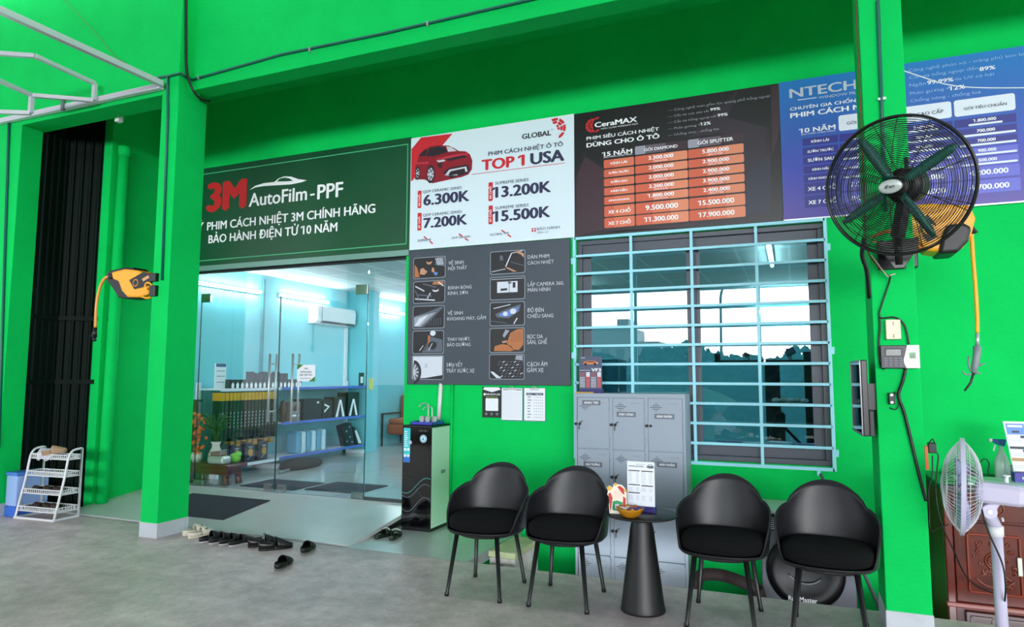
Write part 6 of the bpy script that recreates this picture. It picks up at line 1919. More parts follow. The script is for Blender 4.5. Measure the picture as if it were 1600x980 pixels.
for i in range(15):
    x = 0.10 + 0.22 * i / 14
    rings.append([Vector((x, 0.125 + 0.008 * math.sin(i * 1.3), 0.61 - 0.035 * (1 + math.sin(i * .9)) * .4)), Vector((x, 0.13, 0.67)), Vector((x, 0.16 + 0.005 * math.sin(i), 0.71 + 0.006 * math.sin(i * 0.8))), Vector((x, 0.215, 0.705 + 0.005 * math.sin(i * 0.7))), Vector((x, 0.235, 0.655))])
m.loft(rings, 0, True, cap=False, closed=False)
o = m.build('cloth', mat('pale_grey_cloth', (200, 200, 214), 0.9), solid=0.004)
o.location = (c0.x, c0.y, 0.0); o.rotation_euler.z = RA
tag(o, 'pale grey cloth folded over the top tier of the shoe rack', 'cloth')
# blue storage box
bx = Vector((-7.837,4.718) + (0,))
t = athing('storage_box', 'pale blue plastic storage box with a deeper blue base behind the shoe rack', 'storage box', (-7.72, 4.9, 0))
MB().box(-7.81, -7.63, 4.735, 5.08, 0.0, 0.11).build('base', mat('royal_blue_base_plastic', (48, 108, 210), 0.45), t, bevel=0.012)
MB().box(-7.808, -7.632, 4.738, 5.078, 0.11, 0.43).build('tub', mat('translucent_blue_plastic', (156, 186, 240), 0.4), t, bevel=0.012)
MB().box(-7.814, -7.622, 4.728, 5.09, 0.43, 0.465).build('lid', mat('mid_blue_plastic', (70, 130, 214), 0.45), t, bevel=0.008)

# ------------------------------------------------------------------ inside the shop
TUBEL = mat('lit_fluorescent_tube', (236, 250, 255), 0.5, emit=54)
PANELL = mat('lit_ceiling_panel', (240, 250, 255), 0.5, emit=24)
def wall_tube(y0, y1, z, lab):
    t = athing('tube_light', lab, 'tube light', (-7.37, (y0 + y1) / 2, z), 'tube lights on the shop walls')
    MB().box(-7.40, -7.365, y0, y1, z - 0.025, z + 0.025).build('batten', WHITE, t)
    MB().cyl((-7.345, y0 + 0.02, z), (-7.345, y1 - 0.02, z), 0.018, n=10).build('tube', TUBEL, t)
wall_tube(6.72, 7.90, 2.74, 'lit tube light on the blue wall nearest the left column')
wall_tube(8.30, 9.50, 2.75, 'lit tube light on the blue wall above the air conditioner')
wall_tube(10.75, 11.95, 2.76, 'lit tube light at the far end of the blue wall')
t = athing('tube_light', 'lit tube light on the back wall seen through the barred window', 'tube light', (-0.5, 12.17, 2.7), None)
xa, za = (-0.482,2.598)
xb, zb_ = (0.35,2.569)
MB().box(xa - 0.1, xb + 0.1, 12.17, 12.2, za - 0.03, za + 0.03).build('batten', WHITE, t)
MB().cyl((xa - 0.08, 12.14, za), (xb + 0.08, 12.14, za), 0.022, n=10).build('tube', TUBEL, t)
for x, y0, y1, lab in (((-0.213,2.944)[0], 7.6, 9.6, 'lit tube light running along the ceiling above the barred window'), (-3.2, 7.2, 8.6, 'added fill tube light on the ceiling behind the grey board wall'), (-3.2, 9.4, 10.8, 'added fill tube light on the ceiling deep behind the grey board wall'), (-4.9, 9.6, 11.0, 'added fill tube light on the ceiling far beyond the glass doors'), (0.9, 8.0, 9.4, 'added fill tube light on the ceiling right of the dark rack'), (-2.7, 6.9, 8.1, 'added fill tube light on the ceiling just inside the wall between door and window')):  # all but the first tube are added to brighten the shop
    t = athing('tube_light', lab, 'tube light', (x, (y0 + y1) / 2, ZC), 'tube lights on the shop ceiling')
    MB().box(x - 0.03, x + 0.03, y0, y1, ZC - 0.03, ZC).build('batten', WHITE, t)
    MB().cyl((x, y0 + 0.02, ZC - 0.048), (x, y1 - 0.02, ZC - 0.048), 0.018, n=10).build('tube', TUBEL, t)
# air conditioner
y0, y1, z0, z1 = 9.03, 10.08, 2.36, 2.66
t = athing('air_conditioner', 'white split air conditioner high on the pale blue shop wall', 'air conditioner', (-7.3, 9.55, 2.36))
fa = FrameP((0, y0, 0), (1, 0, 0), (0, 0, 1), (0, -1, 0))
prof = [(-7.40, z0), (-7.26, z0), (-7.205, z0 + 0.05), (-7.195, z1 - 0.06), (-7.22, z1), (-7.40, z1)]
MB().prism(prof, 0, -(y1 - y0), fa).build('casing', WHITEM, t, bevel=0.012)
MB().box(-7.27, -7.20, y0 + 0.12, y1 - 0.04, z0 + 0.012, z0 + 0.045).build('air_slot', mat('dark_air_slot', (60, 66, 70), 0.6), t)
MB().box(-7.20, -7.192, y0 + 0.10, y0 + 0.103, z0 + 0.03, z1 - 0.03).build('seam_strip', GREYM, t)
o = MB().box(-7.40, -7.36, 10.02, 10.08, ZF + 1.1, 2.36).build('white_trunking', WHITE)
tag(o, 'white cable trunking down the wall below the air conditioner', 'trunking')
o = MB().box(-7.40, -7.36, 7.95, 7.99, ZF + 1.2, 2.95).build('dark_trunking', mat('teal_line', (50, 130, 140), 0.5))
tag(o, 'thin dark vertical strip on the blue wall between two tube lights', 'trunking')
# shelving along the left wall
SHW = mat('white_shelf_steel', (226, 230, 240), 0.35)
SHB = mat('blue_shelf_edge', (80, 110, 200), 0.4)
MESH = mat('pale_grid_backing', (130, 180, 196), 0.6)
def shelving(y0, y1, zs, lab, edge):
    t = athing('shelving_unit', lab, 'shelving', (-7.15, (y0 + y1) / 2, ZF), 'steel shelving along the blue wall')
    for y in (y0 + 0.02, y1 - 0.02):
        MB().box(-7.40, -7.34, y - 0.02, y + 0.02, ZF, zs[-1] + 0.08).build('upright', SHW, t)
        MB().box(-7.40, -6.97, y - 0.02, y + 0.02, ZF, ZF + 0.06).build('foot', SHW, t)
    m = MB()
    for i in range(int((y1 - y0) / 0.07)):
        y = y0 + 0.07 * (i + 0.5)
        m.box(-7.385, -7.381, y - 0.003, y + 0.003, zs[0], zs[-1])
    for i in range(int((zs[-1] - zs[0]) / 0.07)):
        z = zs[0] + 0.07 * (i + 0.5)
        m.box(-7.386, -7.380, y0, y1, z - 0.003, z + 0.003)
    m.build('grid_back', MESH, t)
    for z in zs:
        s = MB().box(-7.38, -6.96, y0, y1, z - 0.02, z).build('shelf', SHW, t)
        MB().box(-6.96, -6.95, y0, y1, z - 0.035, z + 0.004).build('shelf_edge', edge, s)
shelving(6.80, 7.93, (0.30, 1.32), 'white steel shelving of dark goods nearest the glass doors', SHW)
shelving(7.97, 10.10, (0.31, 0.81, 1.32), 'steel shelving with blue edged shelves beside the armchair corner', SHB)
# floor mats hung on hooks in the near unit
BMAT = mat('black_packaging', (18, 18, 24), 0.4)
YLAB = mat('yellow_header', (200, 150, 20), 0.5)
GRT = mat('grey_pack_lettering', (150, 156, 168), 0.5)
for i in range(16):
    y = 6.86 + i * 0.067
    t = athing('hanging_pack', 'tall %s pack with a yellow header hanging under the top shelf' % ('black' if i % 5 else 'dark green'), 'pack', (-7.05, y, 0.62), '%s packs hanging in the row under the top shelf' % ('black' if i % 5 else 'dark green'))
    dz = 0.02 * ((i * 7) % 3)
    MB().box(-7.12, -6.965, y - 0.026, y + 0.026, 0.62 + dz, 1.16).build('pack_body', BMAT if i % 5 else mat('dark_green_packaging', (12, 40, 30), 0.4), t, bevel=0.004)
    MB().box(-7.13, -6.96, y - 0.028, y + 0.028, 1.16, 1.265).build('header', YLAB, t, bevel=0.003)
    fx = FrameP((-6.965, 0, 0), (0, 0, 1), (0, -1, 0), (1, 0, 0))
    m = MB()
    for k in range(5):
        m.rect(fx, (0.80 + 0.045 * k, -y - 0.008), (0.825 + 0.045 * k, -y + 0.008), 1, 0)
    m.build('lettering_print', GRT, t)
for i in range(9):
    y = 6.95 + i * 0.105
    o = MB().box(-7.09, -6.97, y - 0.035, y + 0.035, 0.60 - 0.03 * (i % 3), 0.615).build('small_tag_pack', mat('ochre_pack', (150, 112, 30), 0.5), bevel=0.004)
    tag(o, 'small ochre pack tucked below the hanging black packs', 'pack', 'ochre packs below the hanging black packs')
# oil cans on the bottom shelf
CANM = mat('dark_slate_can', (42, 48, 60), 0.35)
for i, (y, lab) in enumerate(((6.93, 'dark oil can at the near end of the bottom shelf'), (7.15, 'dark oil can with a gold label second from the near end'), (7.40, 'dark oil can with a gold label third from the near end'), (7.66, 'dark oil can with a gold label last before the light tool bag'))):
    t = athing('oil_can', lab, 'oil can', (-7.08, y, 0.30))
    fo = FrameP((-6.99, 0, 0), (0, 1, 0), (0, 0, 1), (1, 0, 0))
    pr = [(y - 0.095, 0.301), (y + 0.095, 0.301), (y + 0.098, 0.52), (y + 0.08, 0.57), (y + 0.055, 0.60), (y + 0.05, 0.63), (y - 0.03, 0.63), (y - 0.04, 0.585), (y - 0.09, 0.56)]
    MB().prism(pr, 0, -0.16, fo).build('can_body', CANM, t, bevel=0.015)
    MB().cyl((-7.07, y - 0.055, 0.585), (-7.07, y - 0.055, 0.625), 0.024, n=12).build('cap', BLACK, t)
    m = MB()
    m.poly(fo, [(y - 0.05, 0.34), (y - 0.035, 0.335), (y + 0.055, 0.40), (y + 0.045, 0.41)], 1, 1)
    m.disc(fo, (y + 0.01, 0.44), 0.045, 0.055, 1, 0)
    m.rect(fo, (y - 0.03, 0.50), (y + 0.05, 0.52), 1, 1)
    m.build('label_print', [mat('gold_label', (176, 132, 48), 0.5), GRT], t)
# little boxes and bottles along the top shelf
DKB = mat('dark_small_carton', (34, 32, 44), 0.5)
for i in range(17):
    y = 7.05 + i * 0.085
    t = athing('small_carton', 'little dark carton with a white label on the top shelf', 'carton', (-7.05, y, 1.32), 'small cartons in a row on the top shelf')
    MB().box(-7.10, -7.0, y - 0.036, y + 0.036, 1.321, 1.44).build('carton', DKB, t)
    fo = FrameP((-7.0, 0, 0), (0, 1, 0), (0, 0, 1), (1, 0, 0))
    MB().poly(fo, [(y - 0.022, 1.325), (y + 0.022, 1.325), (y + 0.024, 1.375), (y, 1.405), (y - 0.024, 1.375)], 1, 0).build('label_print', WPRINT, t)
for i in range(9):
    y = 7.42 + i * 0.085
    o = MB().box(-7.10, -7.01, y - 0.037, y + 0.037, 1.441, 1.53 + (0.02 if i % 3 == 0 else 0)).build('stacked_carton', DKB)
    tag(o, 'dark carton stacked as a second layer on the top shelf', 'carton', 'second layer of cartons on the top shelf')
t = athing('leaflet_stand', 'upright white leaflet stand with a blue head at the near end of the shelf', 'leaflet stand', (-7.1, 6.93, 1.32))
MB().box(-7.12, -7.10, 6.84, 7.02, 1.321, 1.66).build('card', PAPER, t)
fo = FrameP((-7.10, 0, 0), (0, 1, 0), (0, 0, 1), (1, 0, 0))
m = MB().rect(fo, (6.845, 1.61), (7.015, 1.655), 1, 0)
for z in (1.40, 1.48, 1.55):
    m.rect(fo, (6.86, z), (7.0, z + 0.012), 1, 1)
m.build('card_print', [mat('slate_blue_print', (70, 90, 140), 0.5), GRT], t)
# middle shelf of the far unit: boxes
fo = FrameP((-6.98, 0, 0), (0, 1, 0), (0, 0, 1), (1, 0, 0), k=(0.5, 1.6))
BOXI = mat('dark_blue_carton', (26, 28, 44), 0.45)
t = athing('figurine', 'dark brown ornament at the near end of the middle shelf', 'ornament', (-7.05, 8.10, 0.81))
MB().lathe([(0.05, 0.811), (0.05, 0.83), (0.03, 0.86), (0.055, 0.94), (0.06, 1.0), (0.035, 1.06), (0.04, 1.10), (0.01, 1.13)], (-7.05, 8.10, 0), 16).build('body', mat('brown_ornament', (60, 30, 18), 0.4), t)
t = athing('carton', 'pale carton with a dark red round emblem on the middle shelf', 'carton', (-7.05, 8.30, 0.81))
MB().box(-7.16, -6.98, 8.21, 8.40, 0.811, 1.10).build('carton_body', mat('dusty_carton', (128, 108, 112), 0.5), t)
MB().disc(fo, (8.305, 0.99), 0.06, layer=1, m=0).rect(fo, (8.23, 0.88), (8.38, 0.91), 1, 1).build('emblem_print', [mat('wine_print', (90, 20, 34), 0.5), WPRINT], t)
t = athing('carton', 'wide plain dark carton in the middle of the middle shelf', 'carton', (-7.05, 8.68, 0.81))
MB().box(-7.2, -6.97, 8.46, 8.90, 0.811, 1.13).build('carton_body', BOXI, t)
MB().rect(FrameP((-6.97, 0, 0), (0, 1, 0), (0, 0, 1), (1, 0, 0)), (8.78, 1.06), (8.83, 1.09), 1, 0).build('label_print', WPRINT, t)
def vbox(y0, y1, h, lab, inv=False, cnt=1):
    t = athing('carton', lab, 'carton', (-7.05, (y0 + y1) / 2, 0.81))
    MB().box(-7.2, -6.98, y0, y1, 0.811, 0.811 + h).build('carton_body', BMAT, t)
    m = MB()
    w = y1 - y0
    if inv:
        m.poly(fo, [(y0 + w * .2, 0.9), (y0 + w * .75, 1.0), (y0 + w * .2, 1.05), (y0 + w * .2, 1.02), (y0 + w * .55, 0.99), (y0 + w * .2, 0.94)], 1, 0)
    else:
        m.poly(fo, [(y0 + w * .1, 0.82), (y0 + w * .3, 0.82), (y0 + w * .5, 1.05), (y0 + w * .7, 0.82), (y0 + w * .9, 0.82), (y0 + w * .58, 1.1), (y0 + w * .42, 1.1)], 1, 0)
    m.build('chevron_print', WPRINT, t)
vbox(8.93, 9.18, 0.30, 'black carton with a small white arrow on the middle shelf', True)
vbox(9.24, 9.55, 0.33, 'black carton with a white peaked stripe left of the tallest one')
vbox(9.60, 9.92, 0.40, 'tallest black carton with a white peaked stripe on the middle shelf')
# bottom shelf: pale packs and leaning boxes
for i in range(6):
    y = 8.42 + i * 0.12
    o = MB().box(-7.2, -6.99, y - 0.05, y + 0.045, 0.311, 0.64).build('pale_pack', mat('aqua_pack_pale', (186, 216, 226), 0.4) if i % 2 else mat('aqua_pack_deep', (90, 156, 186), 0.4), bevel=0.03, seg=3)
    tag(o, ('deeper' if i % 2 == 0 else 'pale') + ' blue upright pack in the row on the lowest shelf', 'pack', ('deeper' if i % 2 == 0 else 'pale') + ' blue packs on the lowest shelf')
t = athing('leaning_carton', 'dark carton with white marks leaning on the lowest shelf end', 'carton', (-7.05, 9.62, 0.31))
fo2 = FrameP((-6.99, 0, 0), (0, 1, 0), (0, 0, 1), (1, 0, 0))
MB().prism([(9.60, 0.311), (9.85, 0.311), (9.72, 0.70), (9.46, 0.66)], 0, -0.12, fo2).build('carton_body', BOXI, t)
m = MB()
for u, v in ((9.62, .38), (9.70, .45), (9.60, .55), (9.68, .62), (9.76, .36)):
    m.rect(fo2, (u - 0.02, v), (u + 0.02, v + 0.025), 1, 0)
m.build('mark_print', GRT, t)
t = athing('leaning_carton', 'narrow black and white carton leaning against the dark leaning one', 'carton', (-7.05, 9.9, 0.31))
MB().prism([(9.88, 0.311), (10.06, 0.311), (9.86, 0.60), (9.76, 0.64)], 0, -0.10, fo2).build('carton_body', BMAT, t)
MB().poly(fo2, [(9.95, 0.33), (10.04, 0.33), (9.87, 0.57), (9.83, 0.55)], 1, 0).build('stripe_print', WPRINT, t)
t = athing('notice_card', 'small dark framed card standing at the far end of the top shelf', 'card', (-7.0, 10.02, 1.32))
MB().box(-7.02, -7.0, 9.95, 10.08, 1.321, 1.55).build('frame', mat('dark_frame', (40, 52, 50), 0.5), t)
MB().rect(FrameP((-7.0, 0, 0), (0, 1, 0), (0, 0, 1), (1, 0, 0)), (9.975, 1.37), (10.055, 1.48), 1, 0).build('card_print', PAPER, t)
# black tool bag on the floor
t = athing('racket_bag', 'flat black mesh bag lying on the tiles before the shelving', 'bag', (-6.75, 8.1, ZF))
rs = []
for z, s in ((0, .85), (0.03, 1), (0.09, .95), (0.12, .7), (0.125, .2)):
    rs.append([Vector((-6.72 + 0.20 * s * math.cos(2 * PI * i / 24), 8.15 + 0.42 * s * math.sin(2 * PI * i / 24), ZF + z)) for i in range(24)])
MB().loft(rs, 0, True).build('bag_body', mat('charcoal_mesh_fabric', (28, 30, 32), 0.8, bump=0.6, bscale=120), t)
MB().cyl((-6.60, 7.75, ZF + 0.03), (-6.55, 7.5, ZF + 0.02), 0.018, n=10).build('handle', GREYM, t)
# low carved table with plants and trophies
t = athing('low_table', 'low reddish wooden tea table inside the doors by the left column', 'table', (-6.85, 6.72, ZF))
WT = mat('red_mahogany', (84, 34, 22), 0.3, spec=0.6)
MB().box(-7.17, -6.42, 6.44, 6.77, ZF + 0.20, ZF + 0.25).build('tabletop', WT, t, bevel=0.012)
MB().box(-7.12, -6.48, 6.48, 6.73, ZF + 0.12, ZF + 0.20).build('apron', WT, t, bevel=0.01)
for x in (-7.10, -6.50):
    for y in (6.50, 6.71):
        MB().tube(smooth([(x, y, ZF + 0.13), (x * 1.002, y, ZF + 0.08), (x, y, ZF)], 3), 0.04, 8).build('leg', WT, t)
TT = ZF + 0.25
t = athing('vase', 'white pottery vase holding green fronds on the low table', 'vase', (-6.86, 6.665, TT))
MB().lathe([(0.06, 0.0), (0.082, 0.05), (0.086, 0.10), (0.05, 0.18), (0.045, 0.21), (0.065, 0.25)], (-6.86, 6.665, TT), 20).build('pot', mat('white_pottery', (206, 200, 192), 0.4), t)
m = MB()
rnd = random.Random(5)
for i in range(26):
    a, l = rnd.uniform(0, 2 * PI), rnd.uniform(0.28, 0.5)
    b = Vector((-6.86, 6.665, TT + 0.22))
    d = Vector((math.cos(a) * 0.35, math.sin(a) * 0.12 - 0.03, 1)).normalized()
    pts = [b, b + d * l * 0.5, b + d * l * 0.8 + Vector((math.cos(a) * 0.05, math.sin(a) * 0.05, -0.02)), b + d * l + Vector((math.cos(a) * 0.12, math.sin(a) * 0.05, -0.1))]
    m.tube(smooth(pts, 3), [0.004] + [0.012] * 7 + [0.008, 0.002], 4)
m.build('fronds', mat('deep_leaf_green', (36, 78, 30), 0.6), t)
t = athing('flower_pot', 'orange blossom arrangement at the end of the low table', 'flowers', (-7.06, 6.55, TT))
MB().lathe([(0.05, 0), (0.07, 0.06), (0.06, 0.12)], (-7.06, 6.55, TT), 16).build('pot', mat('white_pottery', (206, 200, 192), 0.4), t)
m = MB()
for i in range(44):
    a, z = rnd.uniform(0, 2 * PI), rnd.uniform(0.1, 0.62)
    r = 0.10 * math.sin(PI * min(1, z / 0.7)) * rnd.random() + 0.01
    m.ball((-7.06 + r * math.cos(a), 6.55 + r * math.sin(a), TT + z), 0.024, 0, 6, 4)
m.build('blossom', mat('orange_blossom', (214, 84, 30), 0.6), t)
t = athing('gift_bag', 'silver wrapped parcel with a brown lid on the low table', 'parcel', (-6.66, 6.53, TT))
MB().box(-6.79, -6.52, 6.455, 6.60, TT, TT + 0.10).build('wrapping', mat('silver_wrapping', (206, 208, 204), 0.25, metal=0.5, bump=0.8, bscale=25), t, bevel=0.03)
MB().box(-6.76, -6.58, 6.475, 6.585, TT + 0.10, TT + 0.15).build('lid', mat('mauve_brown_lid', (126, 100, 96), 0.5), t, bevel=0.015)
o = MB().ball((0, 0, 0.06), (0.08, 0.06, 0.06), 0, 12, 8).ball((0.06, 0, 0.11), (0.04, 0.035, 0.035), 0, 10, 8).build('green_ornament', mat('lime_ornament', (110, 190, 50), 0.5))
o.location = (-6.56, 6.69, TT)
tag(o, 'lime green ornament at the back corner of the low table', 'ornament')
t = athing('wooden_stand', 'dark reddish wooden stand against the blue wall by the shelving', 'stand', (-7.3, 6.62, ZF))
MB().box(-7.39, -7.22, 6.46, 6.70, ZF, ZF + 1.0).build('body', mat('red_stand_wood', (96, 36, 22), 0.35), t, bevel=0.01)
MB().box(-7.40, -7.19, 6.44, 6.73, ZF + 1.0, ZF + 1.03).build('top', mat('dark_stand_top', (40, 44, 48), 0.4), t)
# armchair
LEATH = mat('tan_brown_leather', (150, 74, 42), 0.4, bump=0.15, bscale=40)
t = athing('armchair', 'tan brown leather armchair on black legs in the far corner', 'armchair', (-7.05, 11.5, ZF))
MB().box(-7.30, -6.66, 11.30, 11.95, ZF + 0.22, ZF + 0.42).build('seat', LEATH, t, bevel=0.04, seg=3)
MB().box(-7.28, -6.72, 11.30, 11.90, ZF + 0.42, ZF + 0.52).build('seat_cushion', LEATH, t, bevel=0.04, seg=3)
fz = FrameP((0, 0, 0), (1, 0, 0), (0, 0, 1), (0, -1, 0))
MB().box(-7.36, -6.64, 11.86, 12.06, ZF + 0.25, ZF + 0.98).build('backrest', LEATH, t, bevel=0.06, seg=3)
for x in (-7.36, -6.64):
    MB().box(x - 0.02, x + 0.02, 11.22, 11.95, ZF + 0.60, ZF + 0.625).build('arm', BLACKM, t)
    for y in (11.24, 11.92):
        MB().box(x - 0.014, x + 0.014, y - 0.014, y + 0.014, ZF, ZF + 0.61).build('leg', BLACKM, t)
o = MB().box(-6.98, -6.95, 10.2, 10.3, 1.25, 1.45).build('yellow_pad', mat('yellow_pad', (214, 206, 120), 0.5))
tag(o, 'pale yellow pad hung on the blue pillar by the shelving', 'pad')
o = MB().box(-6.72, -6.5, 12.12, 12.2, 1.18, 1.30).build('white_socket_box', WHITE, bevel=0.01)
tag(o, 'small white box on the blue wall above the armchair', 'socket box')
# door mats
MATC = mat('charcoal_mat', (44, 48, 60), 0.95, bump=0.4, bscale=200)
def rampz(y):
    return 0.002 + (y - 5.13) / (D + 0.05 - 5.13) * (ZF - 0.002)
x0, x1, y0, y1 = -6.55, -5.40, 5.38, 6.05
m = MB()
vs = [Vector((x, y, rampz(y) + dz)) for dz in (0.001, 0.009) for x, y in ((x0, y0), (x1, y0), (x1, y1), (x0, y1))]
m.add(vs, [(3, 2, 1, 0), (4, 5, 6, 7), (0, 1, 5, 4), (1, 2, 6, 5), (2, 3, 7, 6), (3, 0, 4, 7)])
o = m.build('door_mat', MATC)
tag(o, 'charcoal door mat lying outside on the ramp', 'door mat')
o = MB().box(-6.30, -5.48, 6.52, 7.10, ZF, ZF + 0.008).build('door_mat', MATC)
tag(o, 'charcoal door mat inside, on the low tea table side', 'door mat')
o = MB().box(-5.40, -4.64, 6.62, 7.24, ZF, ZF + 0.008).build('door_mat', MATC)
tag(o, 'charcoal door mat inside, on the fixed glass panel side', 'door mat')
# ------------------------------------------------------------------ behind the window: rack and workbench
RKM = mat('black_rack_steel', (24, 30, 30), 0.45)
RY_ = 8.3
t = athing('equipment_rack', 'dark steel equipment rack standing behind the barred window', 'rack', (-0.3, 8.3, ZF))
ra, rb = -0.828, 0.113
zt_ = 1.688
zm = 1.204
MB().box(ra, rb + 0.08, 8.2, 8.45, zt_ - 0.035, zt_).build('top_shelf', RKM, t)
MB().box(rb, rb + 0.075, 8.25, 8.33, ZF, zt_ + 0.09).build('post', RKM, t)
MB().box(ra - 0.02, ra + 0.04, 8.25, 8.33, zt_ - 0.02, zt_ + 0.08).build('post', RKM, t)
xm_ = -0.243
MB().box(xm_ - 0.06, xm_ + 0.10, 8.35, 8.43, ZF, zt_ - 0.03).build('back_panel', mat('dark_purple_panel', (34, 34, 48), 0.5), t)
MB().box(xm_ - 0.06, rb + 0.05, 8.2, 8.45, zm - 0.03, zm).build('lower_shelf', RKM, t)
MB().bar((xm_ - 0.02, 8.22, zm - 0.1), (rb + 0.02, 8.22, 0.672), 0.03).build('brace', RKM, t)
for i, px in enumerate((1168, 1196, 1208, 1234)):
    xx = (-0.482, -0.294, -0.198, -0.029)[i]
    t = athing('work_lamp', 'square %s work lamp on top of the rack behind the window' % ('slate grey' if i else 'bronze'), 'work lamp', (xx, 8.3, zt_), 'slate work lamps on the rack behind the window' if i else None)
    fr_ = FrameP((xx, 8.26, zt_ + 0.10), (1, 0, 0.55), (-0.55, 0, 1), (0, -1, 0))
    MB().prism([(-0.055, -0.05), (0.055, -0.05), (0.05, 0.06), (-0.05, 0.06)], 0, -0.08, fr_).build('lamp_head', (mat('bronze_lamp_body', (92, 80, 62), 0.4), mat('grey_lamp_body', (84, 92, 108), 0.4))[i > 0], t, bevel=0.01)
    MB().cyl((xx, 8.3, zt_), (xx, 8.3, zt_ + 0.05), 0.02, n=10).build('lamp_foot', WHITE, t)
for i in range(5):
    o = MB().ball((0, 0, 0.03), (0.045, 0.04, 0.03), 0, 10, 8).build('white_roll', (WHITE, mat('cream_roll', (216, 206, 180), 0.5))[i % 2])
    o.location = (xm_ + 0.05 + 0.075 * i, 8.26 + 0.03 * (i % 2), zm)
    tag(o, 'small pale roll lying on the lower shelf of the dark rack', 'roll', 'pale rolls on the lower rack shelf')
t = athing('workbench', 'cluttered bench just behind the barred window', 'bench', (-0.3, 7.6, ZF))
zb2 = 0.783
MB().box(-1.0, 0.35, 7.2, 7.8, zb2 - 0.04, zb2).build('worktop', mat('grey_worktop', (120, 126, 132), 0.4), t)
for x in (-0.95, 0.30):
    for y in (7.25, 7.75):
        MB().box(x - 0.025, x + 0.025, y - 0.025, y + 0.025, ZF, zb2 - 0.04).build('leg', RKM, t)
for i in range(9):
    o = MB().box(-0.11, 0.11, -0.07, 0.07, 0, 0.012 + 0.01 * (i % 3)).build('paper_pile', (PAPER, mat('lilac_folder', (110, 100, 150), 0.5), PAPER)[i % 3], bevel=0.002)
    o.location = (-0.75 + 0.12 * i, 7.32 + 0.08 * (i % 2), zb2 + (0.0 if i % 2 == 0 else 0.034))
    o.rotation_euler.z = 0.4 * math.sin(i * 2.1)
    tag(o, 'loose %s lying on the bench behind the window' % ('lilac folder' if i % 3 == 1 else 'white paper pile'), 'papers', ('lilac folders' if i % 3 == 1 else 'white paper piles') + ' on the bench behind the window')
t = athing('office_chair', 'tall black chair back standing behind the bench at the window', 'chair', (-0.2, 8.0, ZF))
xo, zo = -0.194, 1.076
MB().prism([(xo - 0.09, zb2 - 0.1), (xo + 0.09, zb2 - 0.1), (xo + 0.10, zo + 0.02), (xo + 0.06, zo + 0.05), (xo + 0.0, zo + 0.03), (xo - 0.06, zb2 + 0.15)], 0.03, -0.04, FrameP((0, 7.95, 0))).build('backrest', BLACK, t, bevel=0.02)
MB().box(xo - 0.22, xo + 0.22, 7.86, 8.3, ZF + 0.42, ZF + 0.48).build('seat', BLACK, t, bevel=0.02)
MB().cyl((xo, 8.1, ZF + 0.03), (xo, 8.1, ZF + 0.43), 0.03, n=12).build('column_stem', GREYM, t)
MB().lathe([(0.24, 0.0), (0.24, 0.03), (0.04, 0.06)], (xo, 8.1, ZF), 5).build('foot', BLACK, t)
t = athing('desk_cabinet', 'dark teal cabinet low behind the window beside the locker', 'cabinet', (-2.1, 9.5, ZF))
cx0, cx1 = -2.676, -2.273
MB().box(cx0, cx1, 9.4, 9.9, ZF, 1.738).build('body', mat('dark_teal_laminate', (16, 84, 100), 0.4), t, bevel=0.005)
MB().box((cx0 + cx1) / 2 - 0.004, (cx0 + cx1) / 2 + 0.004, 9.395, 9.4, ZF + 0.05, 1.738 - 0.05).build('door_gap', BLACK, t)

# ------------------------------------------------------------------ across the street: what the window glass mirrors
LEAF = mat('leaf_green', (40, 62, 34), 0.7, scale=1.5, rgb2=(22, 38, 20))
LEAF2 = mat('dull_leaf_green', (70, 92, 52), 0.7, scale=1.5, rgb2=(34, 52, 28))
BARK = mat('brown_bark', (84, 66, 50), 0.9, var=0.2)
rnd = random.Random(11)
t = athing('hedge', 'long dark green hedge across the street mirrored in the window glass', 'hedge', (-4.5, -12.3, -0.64))
for k in range(3):
    m = MB()
    for i in range(800):
        x = rnd.uniform(-13, 5)
        top = 2.35 + 0.28 * math.sin(x * 1.3) + 0.15 * math.sin(x * 3.7 + 1)
        z = -0.5 + (top + 0.5) * rnd.random() ** 0.8
        c = Vector((x, -12.3 + rnd.uniform(-0.6, 0.6) - 0.4 * (k == 2), z))
        s = rnd.uniform(0.10, 0.26)
        b0 = len(m.v)
        m.ball(c, (s, s, s * 0.7), 0, 6, 4)
        for j in range(b0, len(m.v)):
            v = Vector(m.v[j])
            m.v[j] = tuple(c + (v - c) * rnd.uniform(0.5, 1.6))
    m.build('foliage', (LEAF, LEAF2, LEAF)[k], t)
m = MB()
for i in range(30):
    m.ball((-13 + i * 0.62, -12.6, 0.75), (0.6, 0.45, 1.35 + 0.12 * math.sin(i * 1.9)), 0, 10, 8)
m.build('dense_foliage', LEAF, t)
m = MB()
for i in range(13):
    x = -12.5 + i * 1.4
    m.tube([(x, -12.3, -0.64), (x + 0.1, -12.3, 1.4)], 0.05, 6)
m.build('stems', BARK, t)
t = athing('parasol', 'pale green street parasol mirrored low in the window glass', 'parasol', (-2.3, -6.3, -0.64))
MB().cyl((-2.3, -6.3, -0.64), (-2.3, -6.3, 1.2), 0.02, n=10).build('pole', GREYM, t)
MB().lathe([(0.86, 0.80), (0.87, 0.86), (0.45, 1.06), (0.02, 1.20)], (-2.3, -6.3, 0), 8, smooth=False).build('canopy', mat('mint_parasol_cloth', (150, 224, 190), 0.7), t)
t = athing('apartment_block', 'long pale apartment block mirrored behind the trees in the window', 'building', (-16.5, -70, -0.64))
MB().box(-26, -14.5, -74, -67.3, -0.64, 5.6).box(-26, -17.5, -74, -67.4, 5.6, 7.2).box(-19.6, -18.2, -72, -68, 7.2, 8.4).build('block', mat('white_render', (170, 172, 178), 0.8), t)
